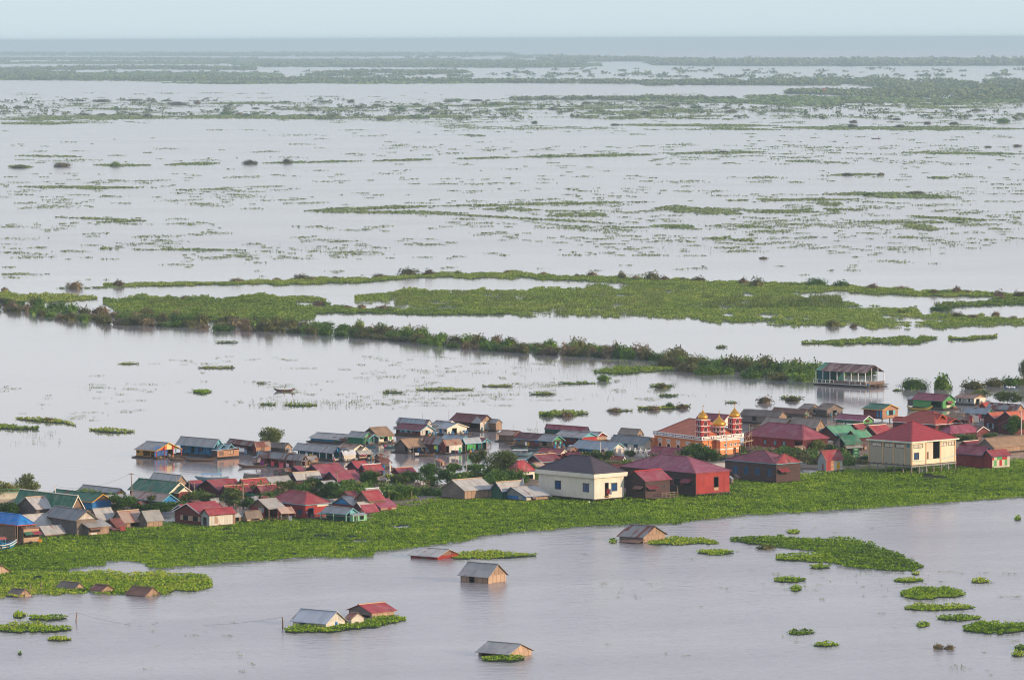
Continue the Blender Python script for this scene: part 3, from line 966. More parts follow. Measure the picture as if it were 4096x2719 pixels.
# single bushes one can tell apart
for F, x, y, w_, h_, kd, lb in [
    ('N', 1405, 165, 56, 40, 'green', 'bright green double bush behind the great meadow, left of its round neighbour'),
    ('N', 1525, 172, 48, 36, 'green', 'round green bush behind the great meadow, right of the double bush'),
    ('N', 425, 602, 40, 30, 'green', 'dense green bush in the water before the right end of the bushy bank'),
    ('N', 1166, 705, 46, 38, 'brown', 'rounded brown bush in the water before the grey thatch floating houses'),
    ('N', 1850, 640, 78, 54, 'green', 'wide dark green bush right of the open-sided floating hall'),
    ('N', 1985, 640, 58, 68, 'green', 'taller green bush with spreading top beside the wide dark one'),
    ('N', 2130, 640, 66, 46, 'mixed', 'grey-green thicket at left of the thicket row by the right edge'),
    ('N', 2230, 628, 60, 40, 'mixed', 'grey-green thicket in the middle of the row by the right edge'),
    ('N', 2300, 625, 56, 46, 'green', 'dark thicket by the right edge behind the loaded boat'),
    ('N', 2355, 622, 40, 40, 'mixed', 'thicket cut by the right edge below the tall tree'),
    ('D', 545, 188, 90, 60, 'green', 'green bush at the left end of the weed strip with brown shrubs'),
    ('D', 750, 190, 90, 76, 'brown', 'brown bush in the middle of the weed strip'),
    ('D', 1310, 132, 75, 60, 'brown', 'dead twiggy bush on the small islet right of the weed strip'),
    ('E', 330, 400, 95, 62, 'brown', 'brown bush at left on the ragged islet behind the domed hall'),
    ('E', 505, 372, 65, 62, 'green', 'green bush in the middle of the ragged islet behind the domed hall'),
    ('E', 650, 380, 90, 70, 'brown', 'larger brown bush at right on the ragged islet behind the domed hall'),
    ('E', 430, 150, 110, 55, 'mixed', 'low olive bush filling the islet above the ragged one'),
    ('E', 1900, 295, 120, 50, 'mixed', 'low scrubby bush on the green islet left of the thatch houses'),
    ('H', 1910, 846, 38, 34, 'brown', 'dry pinkish bush with hyacinth round its foot in the lower right water'),
    ('H', 1968, 848, 38, 28, 'brown', 'second dry pinkish bush just right of the first'),
    ('H', 1005, 322, 55, 26, 'mixed', 'brownish scrub on the left limb of the hook-shaped hyacinth raft'),
    ('A', 450, -32, 70, 44, 'brown', 'brown tuft on the thin weed islet of the calm bay'),
    ('W', 143, 385, 24, 12, 'brown', 'brown bush in the far left water'), ('W', 266, 384, 15, 13, 'green', 'dark green bush right of the brown one in the far left water'),
    ('W', 578, 379, 20, 11, 'mixed', 'olive bush at the left tip of the long far strip'), ('W', 662, 377, 14, 12, 'mixed', 'tall olive bush on the long far strip'),
    ('W', 45, 388, 26, 9, 'mixed', 'flat olive bush nearest the left edge of the far water'), ('W', 2110, 448, 22, 8, 'mixed', 'olive bush on the green strip far right'), ('W', 2006, 452, 16, 8, 'green', 'reedy green bush on the strip far right'), ('W', 1760, 597, 14, 6, 'brown', 'small brown bush alone in the middle right water'), ('W', 2170, 716, 30, 14, 'green', 'reedy bush in the right inlet of the great meadow')]:
    q = fr(F, x, y)
    s_ = FR[F][2]
    k_pm = (q[1] - HZ) / CAMH
    shrub(q[0], q[1], w_ * s_ / k_pm, h_ * s_ / k_pm, kd, lb, None)
for x, y, w_, h_, kd in [(1105, 590, 62, 42, 'green'), (1180, 580, 50, 34, 'green'), (1225, 600, 58, 44, 'mixed'), (1290, 590, 66, 60, 'green'), (1350, 604, 60, 50, 'green'), (1385, 596, 40, 46, 'green'), (900, 572, 80, 46, 'green'), (820, 560, 70, 44, 'mixed'), (990, 570, 60, 40, 'green'), (720, 540, 80, 50, 'mixed')]:
    q = fr('N', x, y)
    k_pm = (q[1] - HZ) / CAMH
    shrub(q[0], q[1], w_ * s / k_pm, h_ * s / k_pm, kd, 'large leafy bush at the right end of the bushy bank by the floating hall', 'large bushes beside the floating hall')
for x, y, w_, h_ in [(1440, 578, 50, 46), (1520, 575, 60, 40), (1590, 574, 56, 42), (1640, 576, 50, 38)]:
    q = fr('N', x, y)
    k_pm = (q[1] - HZ) / CAMH
    shrub(q[0], q[1], w_ * s / k_pm, h_ * s / k_pm, 'green', 'leafy bush seen through the posts behind the floating hall', 'bushes behind the floating hall')
for i in range(95):
    x = random.uniform(150, 3650)
    yb_ = np.interp(x, xs_, bt_) - random.uniform(8, 34)
    shrub(x, yb_, random.uniform(2.2, 4.2), random.uniform(1.8, 3.8), random.choice(['green', 'green', 'green', 'mixed']), 'bush growing on the causeway bank between the village houses', 'bushes along the causeway bank', 'bank_shrub')
# far rows (D 3-8 km): the largest bushes singly, the rest as one scrub
GF = 'bushes on the far strips'
for F, x, y, w_, h_ in [('P', 85, 385, 26, 14), ('P', 370, 352, 28, 8), ('P', 470, 355, 55, 14), ('P', 615, 350, 50, 10), ('P', 690, 352, 24, 9), ('P', 820, 370, 60, 18), ('P', 910, 365, 22, 20), ('P', 770, 352, 30, 8), ('P', 1500, 358, 36, 10), ('P', 1620, 358, 22, 16), ('P', 1320, 358, 26, 8), ('P', 2070, 355, 30, 12), ('P', 2110, 352, 26, 14), ('P', 2200, 352, 40, 10), ('P', 2280, 368, 30, 12), ('P', 390, 418, 36, 12), ('P', 470, 418, 26, 12), ('P', 610, 418, 24, 14), ('P', 682, 428, 26, 22), ('P', 1040, 414, 36, 16), ('P', 1105, 418, 22, 16), ('P', 1180, 412, 26, 10), ('P', 1430, 424, 24, 16), ('P', 1550, 418, 30, 10), ('P', 1660, 385, 34, 14), ('P', 1740, 376, 26, 14), ('P', 1850, 390, 30, 12), ('P', 1925, 372, 24, 14), ('P', 2000, 415, 22, 14), ('P', 1980, 392, 40, 16), ('P', 2150, 375, 36, 12), ('P', 2320, 395, 34, 14), ('P', 1180, 388, 24, 8), ('P', 1280, 386, 22, 8), ('P', 1760, 438, 30, 12),
                        ('Q', 35, 346, 34, 14), ('Q', 200, 345, 30, 10), ('Q', 350, 342, 34, 14), ('Q', 440, 345, 40, 12), ('Q', 780, 345, 50, 14), ('Q', 940, 342, 40, 14), ('Q', 1018, 345, 26, 20), ('Q', 270, 396, 22, 14), ('Q', 190, 392, 26, 14), ('Q', 340, 366, 26, 14), ('Q', 410, 365, 24, 10), ('Q', 620, 415, 30, 18), ('Q', 550, 420, 26, 10), ('Q', 685, 385, 50, 12), ('Q', 755, 372, 28, 18), ('Q', 850, 385, 40, 14), ('Q', 990, 386, 30, 10), ('Q', 1010, 404, 36, 14), ('Q', 105, 455, 18, 14), ('Q', 2140, 398, 28, 14), ('Q', 1775, 438, 26, 10), ('Q', 1575, 452, 24, 14), ('Q', 1570, 474, 30, 18), ('Q', 1790, 476, 28, 18), ('Q', 2265, 452, 34, 26), ('Q', 1915, 458, 22, 14), ('Q', 2040, 460, 30, 14), ('Q', 2330, 562, 26, 12), ('Q', 2195, 566, 20, 8), ('Q', 175, 610, 20, 14), ('Q', 345, 606, 24, 12), ('Q', 535, 600, 12, 12), ('Q', 975, 592, 28, 14), ('Q', 1545, 695, 30, 14), ('Q', 1700, 694, 24, 10), ('Q', 475, 464, 24, 10)]:
    q = fr(F, x, y)
    k_pm = (q[1] - HZ) / CAMH
    kd = random.choice(['green', 'mixed', 'mixed', 'brown'])
    shrub(q[0], q[1], w_ * s / k_pm * .95, max(2.0, h_ * s / k_pm), kd, 'small dark bush on the far weed strips out in the flood', GF, 'distant_shrub')

# distant scrub and the drowned forest: nobody could count these
fv = []


def scrub(F, pts, n, rw, hgt, seed, lo=.0):
    """n bushes over a ribbon; rw, hgt in metres at that distance"""
    a, b, s = FR[F]
    p = np.array(pts, float)
    px, yt, yb = a + p[:, 0] * s, b + p[:, 1] * s, b + p[:, 2] * s
    x = RNG.uniform(px[0], px[-1], n * 3)
    t_, b_ = np.interp(x, px, yt), np.interp(x, px, yb)
    y = t_ + (b_ - t_) * RNG.random(n * 3)
    if lo > 0:
        k = (vnoise2(x / 55, y / 5, seed) * .6 + vnoise2(x / 16, y / 3, seed + 2) * .4) > lo
        x, y = x[k], y[k]
    x, y = x[:n], y[:n]
    P = at_np(x, y)
    m = 13
    c = np.repeat(P, m, 0)
    sz = np.repeat(RNG.uniform(.55, 1.45, len(P)), m)
    d = RNG.normal(0, 1, (len(c), 3))
    d /= np.linalg.norm(d, axis=1)[:, None]
    d[:, 2] = np.abs(d[:, 2])
    q = c + d * np.stack([sz * rw, sz * rw, sz * hgt], 1) * RNG.uniform(.35, .85, len(c))[:, None]
    fv.append(kites(q, sz * max(rw, hgt) * .5, -5, 60, .9))


# forest along the open lake
scrub('P', [(-40, 131, 143), (700, 133, 145), (1500, 134, 147), (2362, 138, 142)], 3600, 26, 9, 1, .36)
scrub('Q', [(130, 150, 172), (300, 156, 172), (480, 164, 168), (620, 166, 168), (660, 168, 186), (900, 170, 190), (1500, 168, 190), (2400, 170, 188)], 5600, 26, 11, 2, .16)
scrub('P', [(1500, 135, 152), (2000, 140, 155), (2362, 142, 158), (2600, 148, 164)], 160, 24, 10, 3, .5)
# meadow and scrub belts behind
scrub('P', [(-40, 158, 164), (600, 158, 164), (1200, 160, 165)], 700, 20, 5, 4, .3)
scrub('P', [(-40, 172, 178), (1100, 174, 178)], 420, 18, 4, 5, .45)
scrub('P', [(1180, 168, 194), (1500, 164, 196), (2362, 170, 198), (2700, 178, 196)], 2800, 20, 4.5, 6, .3)
scrub('P', [(-40, 206, 212), (400, 198, 208), (700, 195, 206), (1180, 199, 210)], 1000, 15, 6, 7, .28)
scrub('P', [(1450, 220, 236), (1700, 213, 238), (1950, 215, 232), (2150, 215, 222)], 600, 13, 4.5, 8, .36)
scrub('P', [(-40, 214, 246), (330, 222, 242)], 800, 14, 4, 9, .42)
scrub('P', [(-40, 246, 253), (500, 250, 258), (900, 251, 260), (1400, 251, 260), (1700, 253, 262), (2362, 262, 268), (2600, 262, 270), (3000, 266, 272), (3362, 270, 278), (3700, 270, 280)], 2100, 12, 6, 10, .22)
scrub('Q', [(620, 266, 280), (1000, 260, 276), (1300, 254, 278), (1600, 252, 282), (1800, 256, 290)], 1500, 13, 4.5, 11, .42)
scrub('Q', [(1700, 262, 300), (2000, 258, 330), (2400, 260, 345)], 1300, 13, 4.5, 12, .48)
scrub('Q', [(1275, 312, 318), (1400, 306, 320), (1700, 308, 336), (2000, 310, 345), (2400, 315, 352)], 1300, 10, 4.5, 13, .40)
scrub('Q', [(0, 342, 349), (500, 340, 347), (1000, 338, 349)], 420, 8, 4, 14, .36)
scrub('Q', [(-900, 360, 440), (0, 350, 440), (1200, 352, 430), (2400, 360, 450)], 800, 6, 2.4, 15, .58)
scrub('P', [(-40, 345, 425), (900, 345, 425), (1600, 345, 425)], 380, 6, 2.6, 16, .6)
scrub('Q', [(-2400, 225, 240), (0, 205, 245), (1200, 200, 245), (2400, 205, 240)], 500, 14, 3, 17, .58)
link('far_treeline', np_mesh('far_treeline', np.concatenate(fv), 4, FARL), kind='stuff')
# pale green flats among the far scrub
fl = []
for F, pts, d_ in [('P', [(330, 226, 236), (600, 220, 242), (900, 222, 242), (1300, 226, 238)], 1), ('P', [(740, 268, 270), (1000, 264, 273), (1500, 262, 272), (2000, 264, 272), (2300, 267, 269)], 1), ('P', [(0, 150, 160), (800, 152, 162), (1200, 160, 190), (2362, 160, 196), (2600, 168, 196)], 1), ('P', [(0, 172, 180), (600, 172, 182), (1000, 175, 182)], 1), ('Q', [(1100, 326, 340), (1400, 330, 360), (1900, 345, 358), (2362, 340, 358)], 1), ('Q', [(-200, 176, 196), (400, 180, 192)], 1), ('Q', [(600, 330, 350), (1000, 345, 362), (1500, 350, 376)], 1), ('P', [(0, 225, 250), (500, 232, 258), (900, 240, 260)], 1)]:
    P, U = band(F, pts, .007, .1, len(fl) + 70, .3)
    P[:, 2] = .4
    fl.append(kites(P, 12.0, 0, 2.0, 1.2))
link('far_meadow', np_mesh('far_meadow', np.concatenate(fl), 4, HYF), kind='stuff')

# ------------------------------------------------------------------ houses
RC = {  # roof coverings
    'grey': 'metal:#999792:0', 'lgrey': 'metal:#aaa69e:0', 'dgrey': 'metal:#7d7f7e:0', 'grust': 'metal:#868684:.42', 'rust': 'metal:#6e4138,#8a7d76:.25', 'brust': 'metal:#7d6a60:.5', 'tanrust': 'metal:#a58d7e,#8a5f4e:.3',
    'maroon': 'metal:#873a45:0', 'red': 'metal:#93393d:0', 'dmaroon': 'metal:#6e2c34:0', 'magenta': 'metal:#8c4152:0', 'green': 'metal:#2e6248:0', 'lgreen': 'metal:#5a9670:0', 'blue': 'metal:#1c74b8:0', 'bgrey': 'metal:#929a9e:0',
    'tdark': 'tile:#4d4249:0', 'tred': 'tile:#98363b:0', 'torange': 'tile:#a8493a:0', 'tanth': 'thatch:#9a7f66', 'dth': 'thatch:#7d7066', 'gth': 'thatch:#938578', 'brth': 'thatch:#7d5f52', 'white': 'metal:#b8bcc0,#96867c:.3', 'lrust': 'metal:#9b7f6c,#84503d:.4'}
WC = {'mar': 'plankh:#6b3230', 'mard': 'plankh:#532427', 'brown': 'plankh:#503c3a', 'dbrown': 'plankh:#43302f', 'wood': 'plankv:#76604f', 'woodh': 'plankh:#7c6654:.35', 'lit': 'plankh:#b0937a', 'white': 'tin:#c4bfb4,#9c8470:.25', 'whitew': 'plankh:#c9c2b2', 'blue': 'plankh:#2c7fae',
      'dblue': 'plankv:#2f6ea8', 'green': 'plankv:#2c6a4c', 'lgreen': 'plankv:#7fb58c', 'bgreen': 'plankh:#5c9a5a', 'dgreen': 'tin:#1f5140', 'teal': 'plankh:#1e5a5a', 'th': 'thatch:#7d7068', 'thd': 'thatch:#625a55', 'tht': 'bamboo:#a08670', 'thl': 'bamboo:#b89c82',
      'red': 'tin:#902825', 'redd': 'tin:#84282c', 'cream': 'plaster:#d8d0be', 'cream2': 'plaster:#dccdb0', 'ochre': 'plankh:#b5873c', 'orange': 'plankh:#a97e62', 'cyan': 'plankh:#6fb3bb', 'grey': 'tin:#8d9290', 'dgrey': 'thatch:#6a6664', 'rustw': 'tin:#8a6a58,#6d3a2c:.4'}
TRIM = {'blue': 'plain:#34496b', 'cyan': 'plain:#6fa6b0', 'cream': 'plain:#e2d6bc', 'white': 'plain:#e0dedb', 'yellow': 'plain:#d29a30', 'wood': 'plain:#7b6656', 'lwood': 'plain:#bfa284', 'green': 'plain:#3d7d5d', 'orange': 'plain:#c2562f', 'dmar': 'plain:#5e2a2c'}
FRAME, INNER_SHADE, PANEB = 'plain:#5e4a40', 'plain:#1c1918', 'glass:#2b4e72'  # the near-black is painted shade, standing in for unlit interiors


def rm(k): return RC.get(k, k)
def wm(k): return WC.get(k, k)


def B(t, c, e, b, l, r, rise, roof='grey', wl='th', wr=None, a=50, gable=None, trim=None, cap=None, op=(), zb=.5, ov=.45, hin=.5, rp=.5, porch=None, band=None, stl=True, F=None):
    return dict(t=t, c=c, e=e, b=b, l=l, r=r, rise=rise, roof=roof, wl=wl, wr=wr or wl, a=a, gable=gable, trim=trim, cap=cap, op=op, zb=zb, ov=ov, hin=hin, rp=rp, porch=porch, band=band, stl=stl, F=F)


def wall_with_holes(mb, side, u0, u1, z0, z1, plane, holes, th=.12):
    """one wall with real openings. side L: plane x = plane, u along y; side R: plane y = plane, u along x"""
    us = sorted({u0, u1, *[h[0] for h in holes], *[h[1] for h in holes]})
    zs = sorted({z0, z1, *[h[2] for h in holes], *[h[3] for h in holes]})
    us = [q for q in us if u0 - 1e-6 <= q <= u1 + 1e-6]
    zs = [q for q in zs if z0 - 1e-6 <= q <= z1 + 1e-6]
    P = (lambda u, z, o: (plane + o, u, z)) if side == 'L' else (lambda u, z, o: (u, plane + o, z))

    def solid(i, j):
        if i < 0 or j < 0 or i >= len(us) - 1 or j >= len(zs) - 1: return False
        um, zm = (us[i] + us[i + 1]) / 2, (zs[j] + zs[j + 1]) / 2
        return not any(h[0] < um < h[1] and h[2] < zm < h[3] for h in holes)

    for i in range(len(us) - 1):
        for j in range(len(zs) - 1):
            if not solid(i, j): continue
            a, b, c, d = us[i], us[i + 1], zs[j], zs[j + 1]
            q = [(a, c), (b, c), (b, d), (a, d)]
            f = [P(u, z, 0) for u, z in q]
            k = [P(u, z, th) for u, z in q]
            if side == 'L':
                mb.add(f, [(3, 2, 1, 0)])
                mb.add(k, [(0, 1, 2, 3)])
            else:
                mb.add(f, [(0, 1, 2, 3)])
                mb.add(k, [(3, 2, 1, 0)])
            for (di, dj, s) in ((0, -1, 0), (1, 0, 1), (0, 1, 2), (-1, 0, 3)):
                if not solid(i + di, j + dj):
                    g = [f[s], f[(s + 1) % 4], k[(s + 1) % 4], k[s]]
                    mb.add(g, [(0, 3, 2, 1) if side == 'R' else (0, 1, 2, 3)])


def sidebox(mb, side, u0, u1, z0, z1, plane, o0, o1):
    """a box on a wall; offsets o0..o1 count outward from the wall plane"""
    if side == 'L':
        mb.box((plane - o1, u0, z0), (plane - o0, u1, z1))
    else:
        mb.box((u0, plane - o1, z0), (u1, plane - o0, z1))
    return mb


def block(root, bk, first, float_=False, seed=0):
    F = bk['F']
    S = FR[F][2]
    a = R(bk['a'])
    cx, by = fr(F, bk['c'], bk['b'])
    ey = fr(F, 0, bk['e'])[1]
    P = at(cx, by, 0.0 if bk['zb'] <= .6 else bk['zb'])
    P.z = 0
    k = ppm(P)
    zb = bk['zb']
    he = (by - ey) / k + (zb if zb > .6 else 0)
    he = max(he, zb + .25)
    # exact lengths so that the far corners meet the measured outline (perspective included)
    Lx, Rx = fr(F, bk['l'], 0)[0], fr(F, bk['r'], 0)[0]

    def run(d, X):
        lo, hi = .3, 120.0
        for _ in range(40):
            m = (lo + hi) / 2
            q = P + d * m
            q.z = he
            v = CR.transposed() @ (q - Vector((0, 0, CAMH)))
            sx_ = CW / 2 + FPX * v.x / -v.z
            if abs(sx_ - cx) < abs(X - cx): lo = m
            else: hi = m
        return m
    UL, UR = Vector((-math.cos(a), math.sin(a), 0)), Vector((math.sin(a), math.cos(a), 0))
    L, W = run(UL, Lx), run(UR, Rx)
    rise = bk['rise'] * S / k
    mat_world = Matrix.Translation(P) @ Matrix.Rotation(PI / 2 - a, 4, 'Z')
    if first:
        root.matrix_world = mat_world
        root['_mw'] = 0
        mw = Matrix.Identity(4)
        ROOTMW[root.name] = mat_world
    else:
        mw = ROOTMW[root.name].inverted() @ mat_world

    def put(mb, name, mat, parent=None):
        if not mb.v: return None
        if parent is None:
            return mb.build(name, mat, root, mw)
        return mb.build(name, mat, parent)

    ov = min(bk['ov'], .09 * W, .09 * L)
    t = bk['t']
    th = .09
    A = (0, 0); 
    wallbot = -.6 if zb <= .05 else zb
    # ---- roof planes and wall tops
    if t == 'gL':
        rx = W * bk['rp']
        zr = he + rise
        polys = [[(0, 0, he), (rx, 0, zr), (rx, L, zr), (0, L, he)], [(rx, 0, zr), (W, 0, he), (W, L, he), (rx, L, zr)]]
        top = he + ov * rise / max(rx, .5) - th - .01
        ridge = ((rx, -.02, zr), (rx, L + .02, zr))
        rakes = [((0, 0, he), (rx, 0, zr)), ((rx, 0, zr), (W, 0, he))]
    elif t == 'gR':
        ry = L * bk['rp']
        zr = he + rise
        polys = [[(0, 0, he), (W, 0, he), (W, ry, zr), (0, ry, zr)], [(0, ry, zr), (W, ry, zr), (W, L, he), (0, L, he)]]
        top = he + ov * rise / max(ry, .5) - th - .01
        ridge = ((-.02, ry, zr), (W + .02, ry, zr))
        rakes = [((0, 0, he), (0, ry, zr)), ((0, ry, zr), (0, L, he))]
    elif t in ('hL', 'hR'):
        zr = he + rise
        if t == 'hL':
            h_ = min(bk['hin'] * W, L / 2 - .01)
            r0, r1 = (W / 2, h_, zr), (W / 2, L - h_, zr)
            polys = [[(0, 0, he), (W, 0, he), r0], [(W, 0, he), (W, L, he), r1, r0], [(W, L, he), (0, L, he), r1], [(0, L, he), (0, 0, he), r0, r1]]
        else:
            h_ = min(bk['hin'] * L, W / 2 - .01)
            r0, r1 = (h_, L / 2, zr), (W - h_, L / 2, zr)
            polys = [[(0, 0, he), (W, 0, he), r1, r0], [(W, 0, he), (W, L, he), r1], [(W, L, he), (0, L, he), r0, r1], [(0, L, he), (0, 0, he), r0]]
        top = he - th - .01
        ridge = (r0, r1)
        rakes = []
    else:  # sheds: sR low along the right-front eave, sL low along the left-front eave
        if t == 'sR':
            polys = [[(0, 0, he), (W, 0, he), (W, L, he + rise), (0, L, he + rise)]]
        else:
            polys = [[(0, 0, he), (W, 0, he + rise), (W, L, he + rise), (0, L, he)]]
        top = he - th - .01
        ridge = None
        rakes = []
    if bk['roof'] in ('grust', 'rust', 'brust', 'tanrust', 'tanth', 'dth', 'gth', 'brth', 'lrust', 'white', 'grey', 'lgrey'):
        jit = {}
        jr = random.Random(int(bk['c'] * 13 + bk['b']))
        am = .05 if bk['roof'] in ('grey', 'lgrey') else .14

        def jz(q):
            k_ = tuple(round(x, 3) for x in q)
            if k_ not in jit: jit[k_] = (q[0], q[1], q[2] + jr.uniform(-am, am * .4))
            return jit[k_]
        polys = [[jz(q) for q in p_] for p_ in polys]
    rb = MB().slab(polys, th)
    roof = put(rb, 'roof', rm(bk['roof']))
    if bk['cap'] and ridge:
        c_ = MB()
        p0, p1 = Vector(ridge[0]), Vector(ridge[1])
        c_.beam(p0 + Vector((0, 0, .05)), p1 + Vector((0, 0, .05)), .42, .14)
        put(c_, 'ridge_cap', TRIM.get(bk['cap'], bk['cap']), roof)
    elif ridge and t[0] != 's':
        c_ = MB()
        c_.beam(Vector(ridge[0]) + Vector((0, 0, .03)), Vector(ridge[1]) + Vector((0, 0, .03)), .36, .08)
        if t[0] == 'h':
            for p in polys[0][:2] if t == 'hL' else [polys[0][0], polys[0][1]]:
                q = min((ridge[0], ridge[1]), key=lambda z: (Vector(z) - Vector(p)).length)
                c_.beam(Vector(p) + Vector((0, 0, .03)), Vector(q) + Vector((0, 0, .03)), .34, .08)
            p = polys[3][0] if t == 'hL' else polys[2][1]
            q = min((ridge[0], ridge[1]), key=lambda z: (Vector(z) - Vector(p)).length)
            c_.beam(Vector(p) + Vector((0, 0, .03)), Vector(q) + Vector((0, 0, .03)), .34, .08)
        put(c_, 'ridge_cap', rm(bk['roof']), roof)
    if bk['trim']:
        c_ = MB()
        for p, q in rakes:
            o_ = Vector((0, -.05, -.07)) if t == 'gL' else Vector((-.05, 0, -.07))
            c_.beam(Vector(p) + o_, Vector(q) + o_, .06, .17)
        if t in ('gL', 'hL', 'hR', 'sL', 'sR'): c_.beam((-.05, 0, he - .06), (-.05, L, he - .06), .06, .14)
        if t in ('gR', 'hL', 'hR', 'sR', 'sL'): c_.beam((0, -.05, he - .06), (W, -.05, he - .06), .06, .14)
        put(c_, 'fascia', TRIM.get(bk['trim'], bk['trim']), roof)
    # ---- walls
    pl, pr = ov, ov  # inset of the left-front and the right-front wall
    if bk['porch']:
        sd, dp = bk['porch'][:2]
        if sd in 'LB': pl = min(dp, W * .6)
        if sd in 'RB': pr = min(dp, L * .6)
    x0, x1, y0, y1 = pl, W - ov, pr, L - ov
    if bk['wl'] == 'none':
        x0 = x1 - .3
    topL = topR = top
    if t == 'sR': topL = top; topR = top + pr * rise / L
    if t == 'sL': topR = top; topL = top + pl * rise / W
    holes = {'L': [], 'R': []}
    feats = []
    for o in bk['op']:
        sd, u0, u1, v0, v1, ty = o[:6]
        m_ = o[6] if len(o) > 6 else None
        ln, st_ = (y1 - y0, y0) if sd == 'L' else (x1 - x0, x0)
        tz = topL if sd == 'L' else topR
        U0, U1 = st_ + u0 * ln, st_ + u1 * ln
        Z0, Z1 = wallbot + v0 * (tz - wallbot), wallbot + v1 * (tz - wallbot)
        U0, U1 = max(U0, st_ + .05), min(U1, st_ + ln - .05)
        Z0, Z1 = max(Z0, wallbot + .02), min(Z1, tz - .05)
        feats.append((sd, U0, U1, Z0, Z1, ty, m_))
        if ty in 'wdasc': holes[sd].append((U0, U1, Z0, Z1))
    if bk['wl'] != 'none':
        wl = MB()
        wall_with_holes(wl, 'L', y0, y1, wallbot, topL, x0, holes['L'])
        WL = put(wl, 'wall', wm(bk['wl']))
    if bk['wr'] != 'none':
        wr = MB()
        wall_with_holes(wr, 'R', x0 + .122, x1, wallbot, topR, y0, holes['R'])
        WR = put(wr, 'wall', wm(bk['wr']))
    if bk['wl'] != 'none' or bk['wr'] != 'none':
        wb = MB()
        wb.box((x1 - .12, y0 + .122, wallbot), (x1, y1, top if t[0] != 's' else topR))
        wb.box((x0 + .122, y1 - .12, wallbot), (x1 - .122, y1, top if t[0] != 's' else topL))
        put(wb, 'wall', wm(bk['wl'] if bk['wl'] != 'none' else bk['wr']))
    # gables fill the triangle under the roof
    gm = wm(bk['gable'] or (bk['wr'] if t == 'gL' else bk['wl']))
    if t == 'gL' and gm != 'none':
        for yy, nm in ((y0, 1), (y1 - .12, 0)):
            zt = zr - th - .03
            g_ = MB()
            xa, xb = x0, x1
            if bk['porch'] and bk['porch'][0] in 'RB' and nm: yy = ov
            v_ = [(x0, yy, top + .004), (x1, yy, top + .004), (rx, yy, zt)]
            g_.add(v_ + [(p[0], p[1] + .12, p[2]) for p in v_], [(0, 1, 2), (5, 4, 3), (0, 3, 4, 1), (1, 4, 5, 2), (2, 5, 3, 0)])
            put(g_, 'gable', gm)
    if t == 'gR' and gm != 'none':
        for xx, nm in ((x0, 1), (x1 - .12, 0)):
            zt = zr - th - .03
            g_ = MB()
            if bk['porch'] and bk['porch'][0] in 'LB' and nm: xx = ov
            v_ = [(xx, y0, top + .004), (xx, y1, top + .004), (xx, ry, zt)]
            g_.add(v_ + [(p[0] + .12, p[1], p[2]) for p in v_], [(2, 1, 0), (3, 4, 5), (1, 4, 3, 0), (2, 5, 4, 1), (0, 3, 5, 2)])
            put(g_, 'gable', gm)
    if t == 'sR' and bk['wl'] != 'none':
        g_ = MB()
        for xx in (x0, x1 - .12):
            v_ = [(xx, y0, topL + .004), (xx, y1, topL + .004), (xx, y1, he + rise * y1 / L - th - .03)]
            g_.add(v_ + [(p[0] + .12, p[1], p[2]) for p in v_], [(2, 1, 0), (3, 4, 5), (1, 4, 3, 0), (2, 5, 4, 1), (0, 3, 5, 2)])
        put(g_, 'gable', wm(bk['wl']))
    if bk['band']:  # a plastered parapet band under the eaves
        c_ = MB()
        hgt = bk['band'][1]
        q = bk['band'][2] if len(bk['band']) > 2 else 0
        c_.box((-.12, -.12, he - hgt), (W + .12, .1, he + q)); c_.box((-.12, .102, he - hgt), (.1, L, he + q)); c_.box((W - .1, .102, he - hgt), (W + .12, L, he + q)); c_.box((.102, L - .1, he - hgt), (W - .102, L + .1, he + q))
        put(c_, 'parapet', wm(bk['band'][0]))
    # ---- features on the walls
    for sd, U0, U1, Z0, Z1, ty, m_ in feats:
        pln = x0 if sd == 'L' else y0
        if ty in 'wsa':
            f = MB()
            for q in ((U0 - .1, U1 + .1, Z0 - .1, Z0), (U0 - .1, U1 + .1, Z1, Z1 + .1), (U0 - .1, U0, Z0, Z1), (U1, U1 + .1, Z0, Z1)):
                sidebox(f, sd, q[0], q[1], q[2], q[3], pln, -.02, .05)
            if ty == 'w':
                um = (U0 + U1) / 2
                sidebox(f, sd, um - .04, um + .04, Z0, Z1, pln, -.06, .0)
            wf = put(f, 'window', (m_ if ty == 'w' and m_ and m_.startswith('plain') else FRAME))
            pn = sidebox(MB(), sd, U0, U1, Z0, Z1, pln, -.1, -.07)
            put(pn, 'pane', m_ if (m_ and ty == 'w' and not m_.startswith('plain')) else (PANEB if ty == 'w' else INNER_SHADE), wf)  # awning and shutter windows: a dark sheet painted as indoor shade
            if ty == 's':
                wd = (U1 - U0) * .55
                for q in ((U0 - .12 - wd, U0 - .12), (U1 + .12, U1 + .12 + wd)):
                    put(sidebox(MB(), sd, q[0], q[1], Z0, Z1, pln, .02, .09), 'shutter', m_ or TRIM['cyan'])
            if ty == 'a':
                hh = (Z1 - Z0)
                dp = hh * .9
                aw = MB()
                if sd == 'R':
                    aw.slab([[(U0 - .15, pln - dp, Z1 - hh * .42), (U1 + .15, pln - dp, Z1 - hh * .42), (U1 + .15, pln - .06, Z1 + .1), (U0 - .15, pln - .06, Z1 + .1)]], .06)
                else:
                    aw.slab([[(pln - dp, U1 + .15, Z1 - hh * .42), (pln - dp, U0 - .15, Z1 - hh * .42), (pln - .06, U0 - .15, Z1 + .1), (pln - .06, U1 + .15, Z1 + .1)]], .06)
                put(aw, 'awning', m_ or RC['dmaroon'])
        elif ty == 'D':
            put(sidebox(MB(), sd, U0, U1, Z0, Z1, pln, .01, .07), 'door', m_ or FRAME)
        elif ty == 'd':
            f = MB()
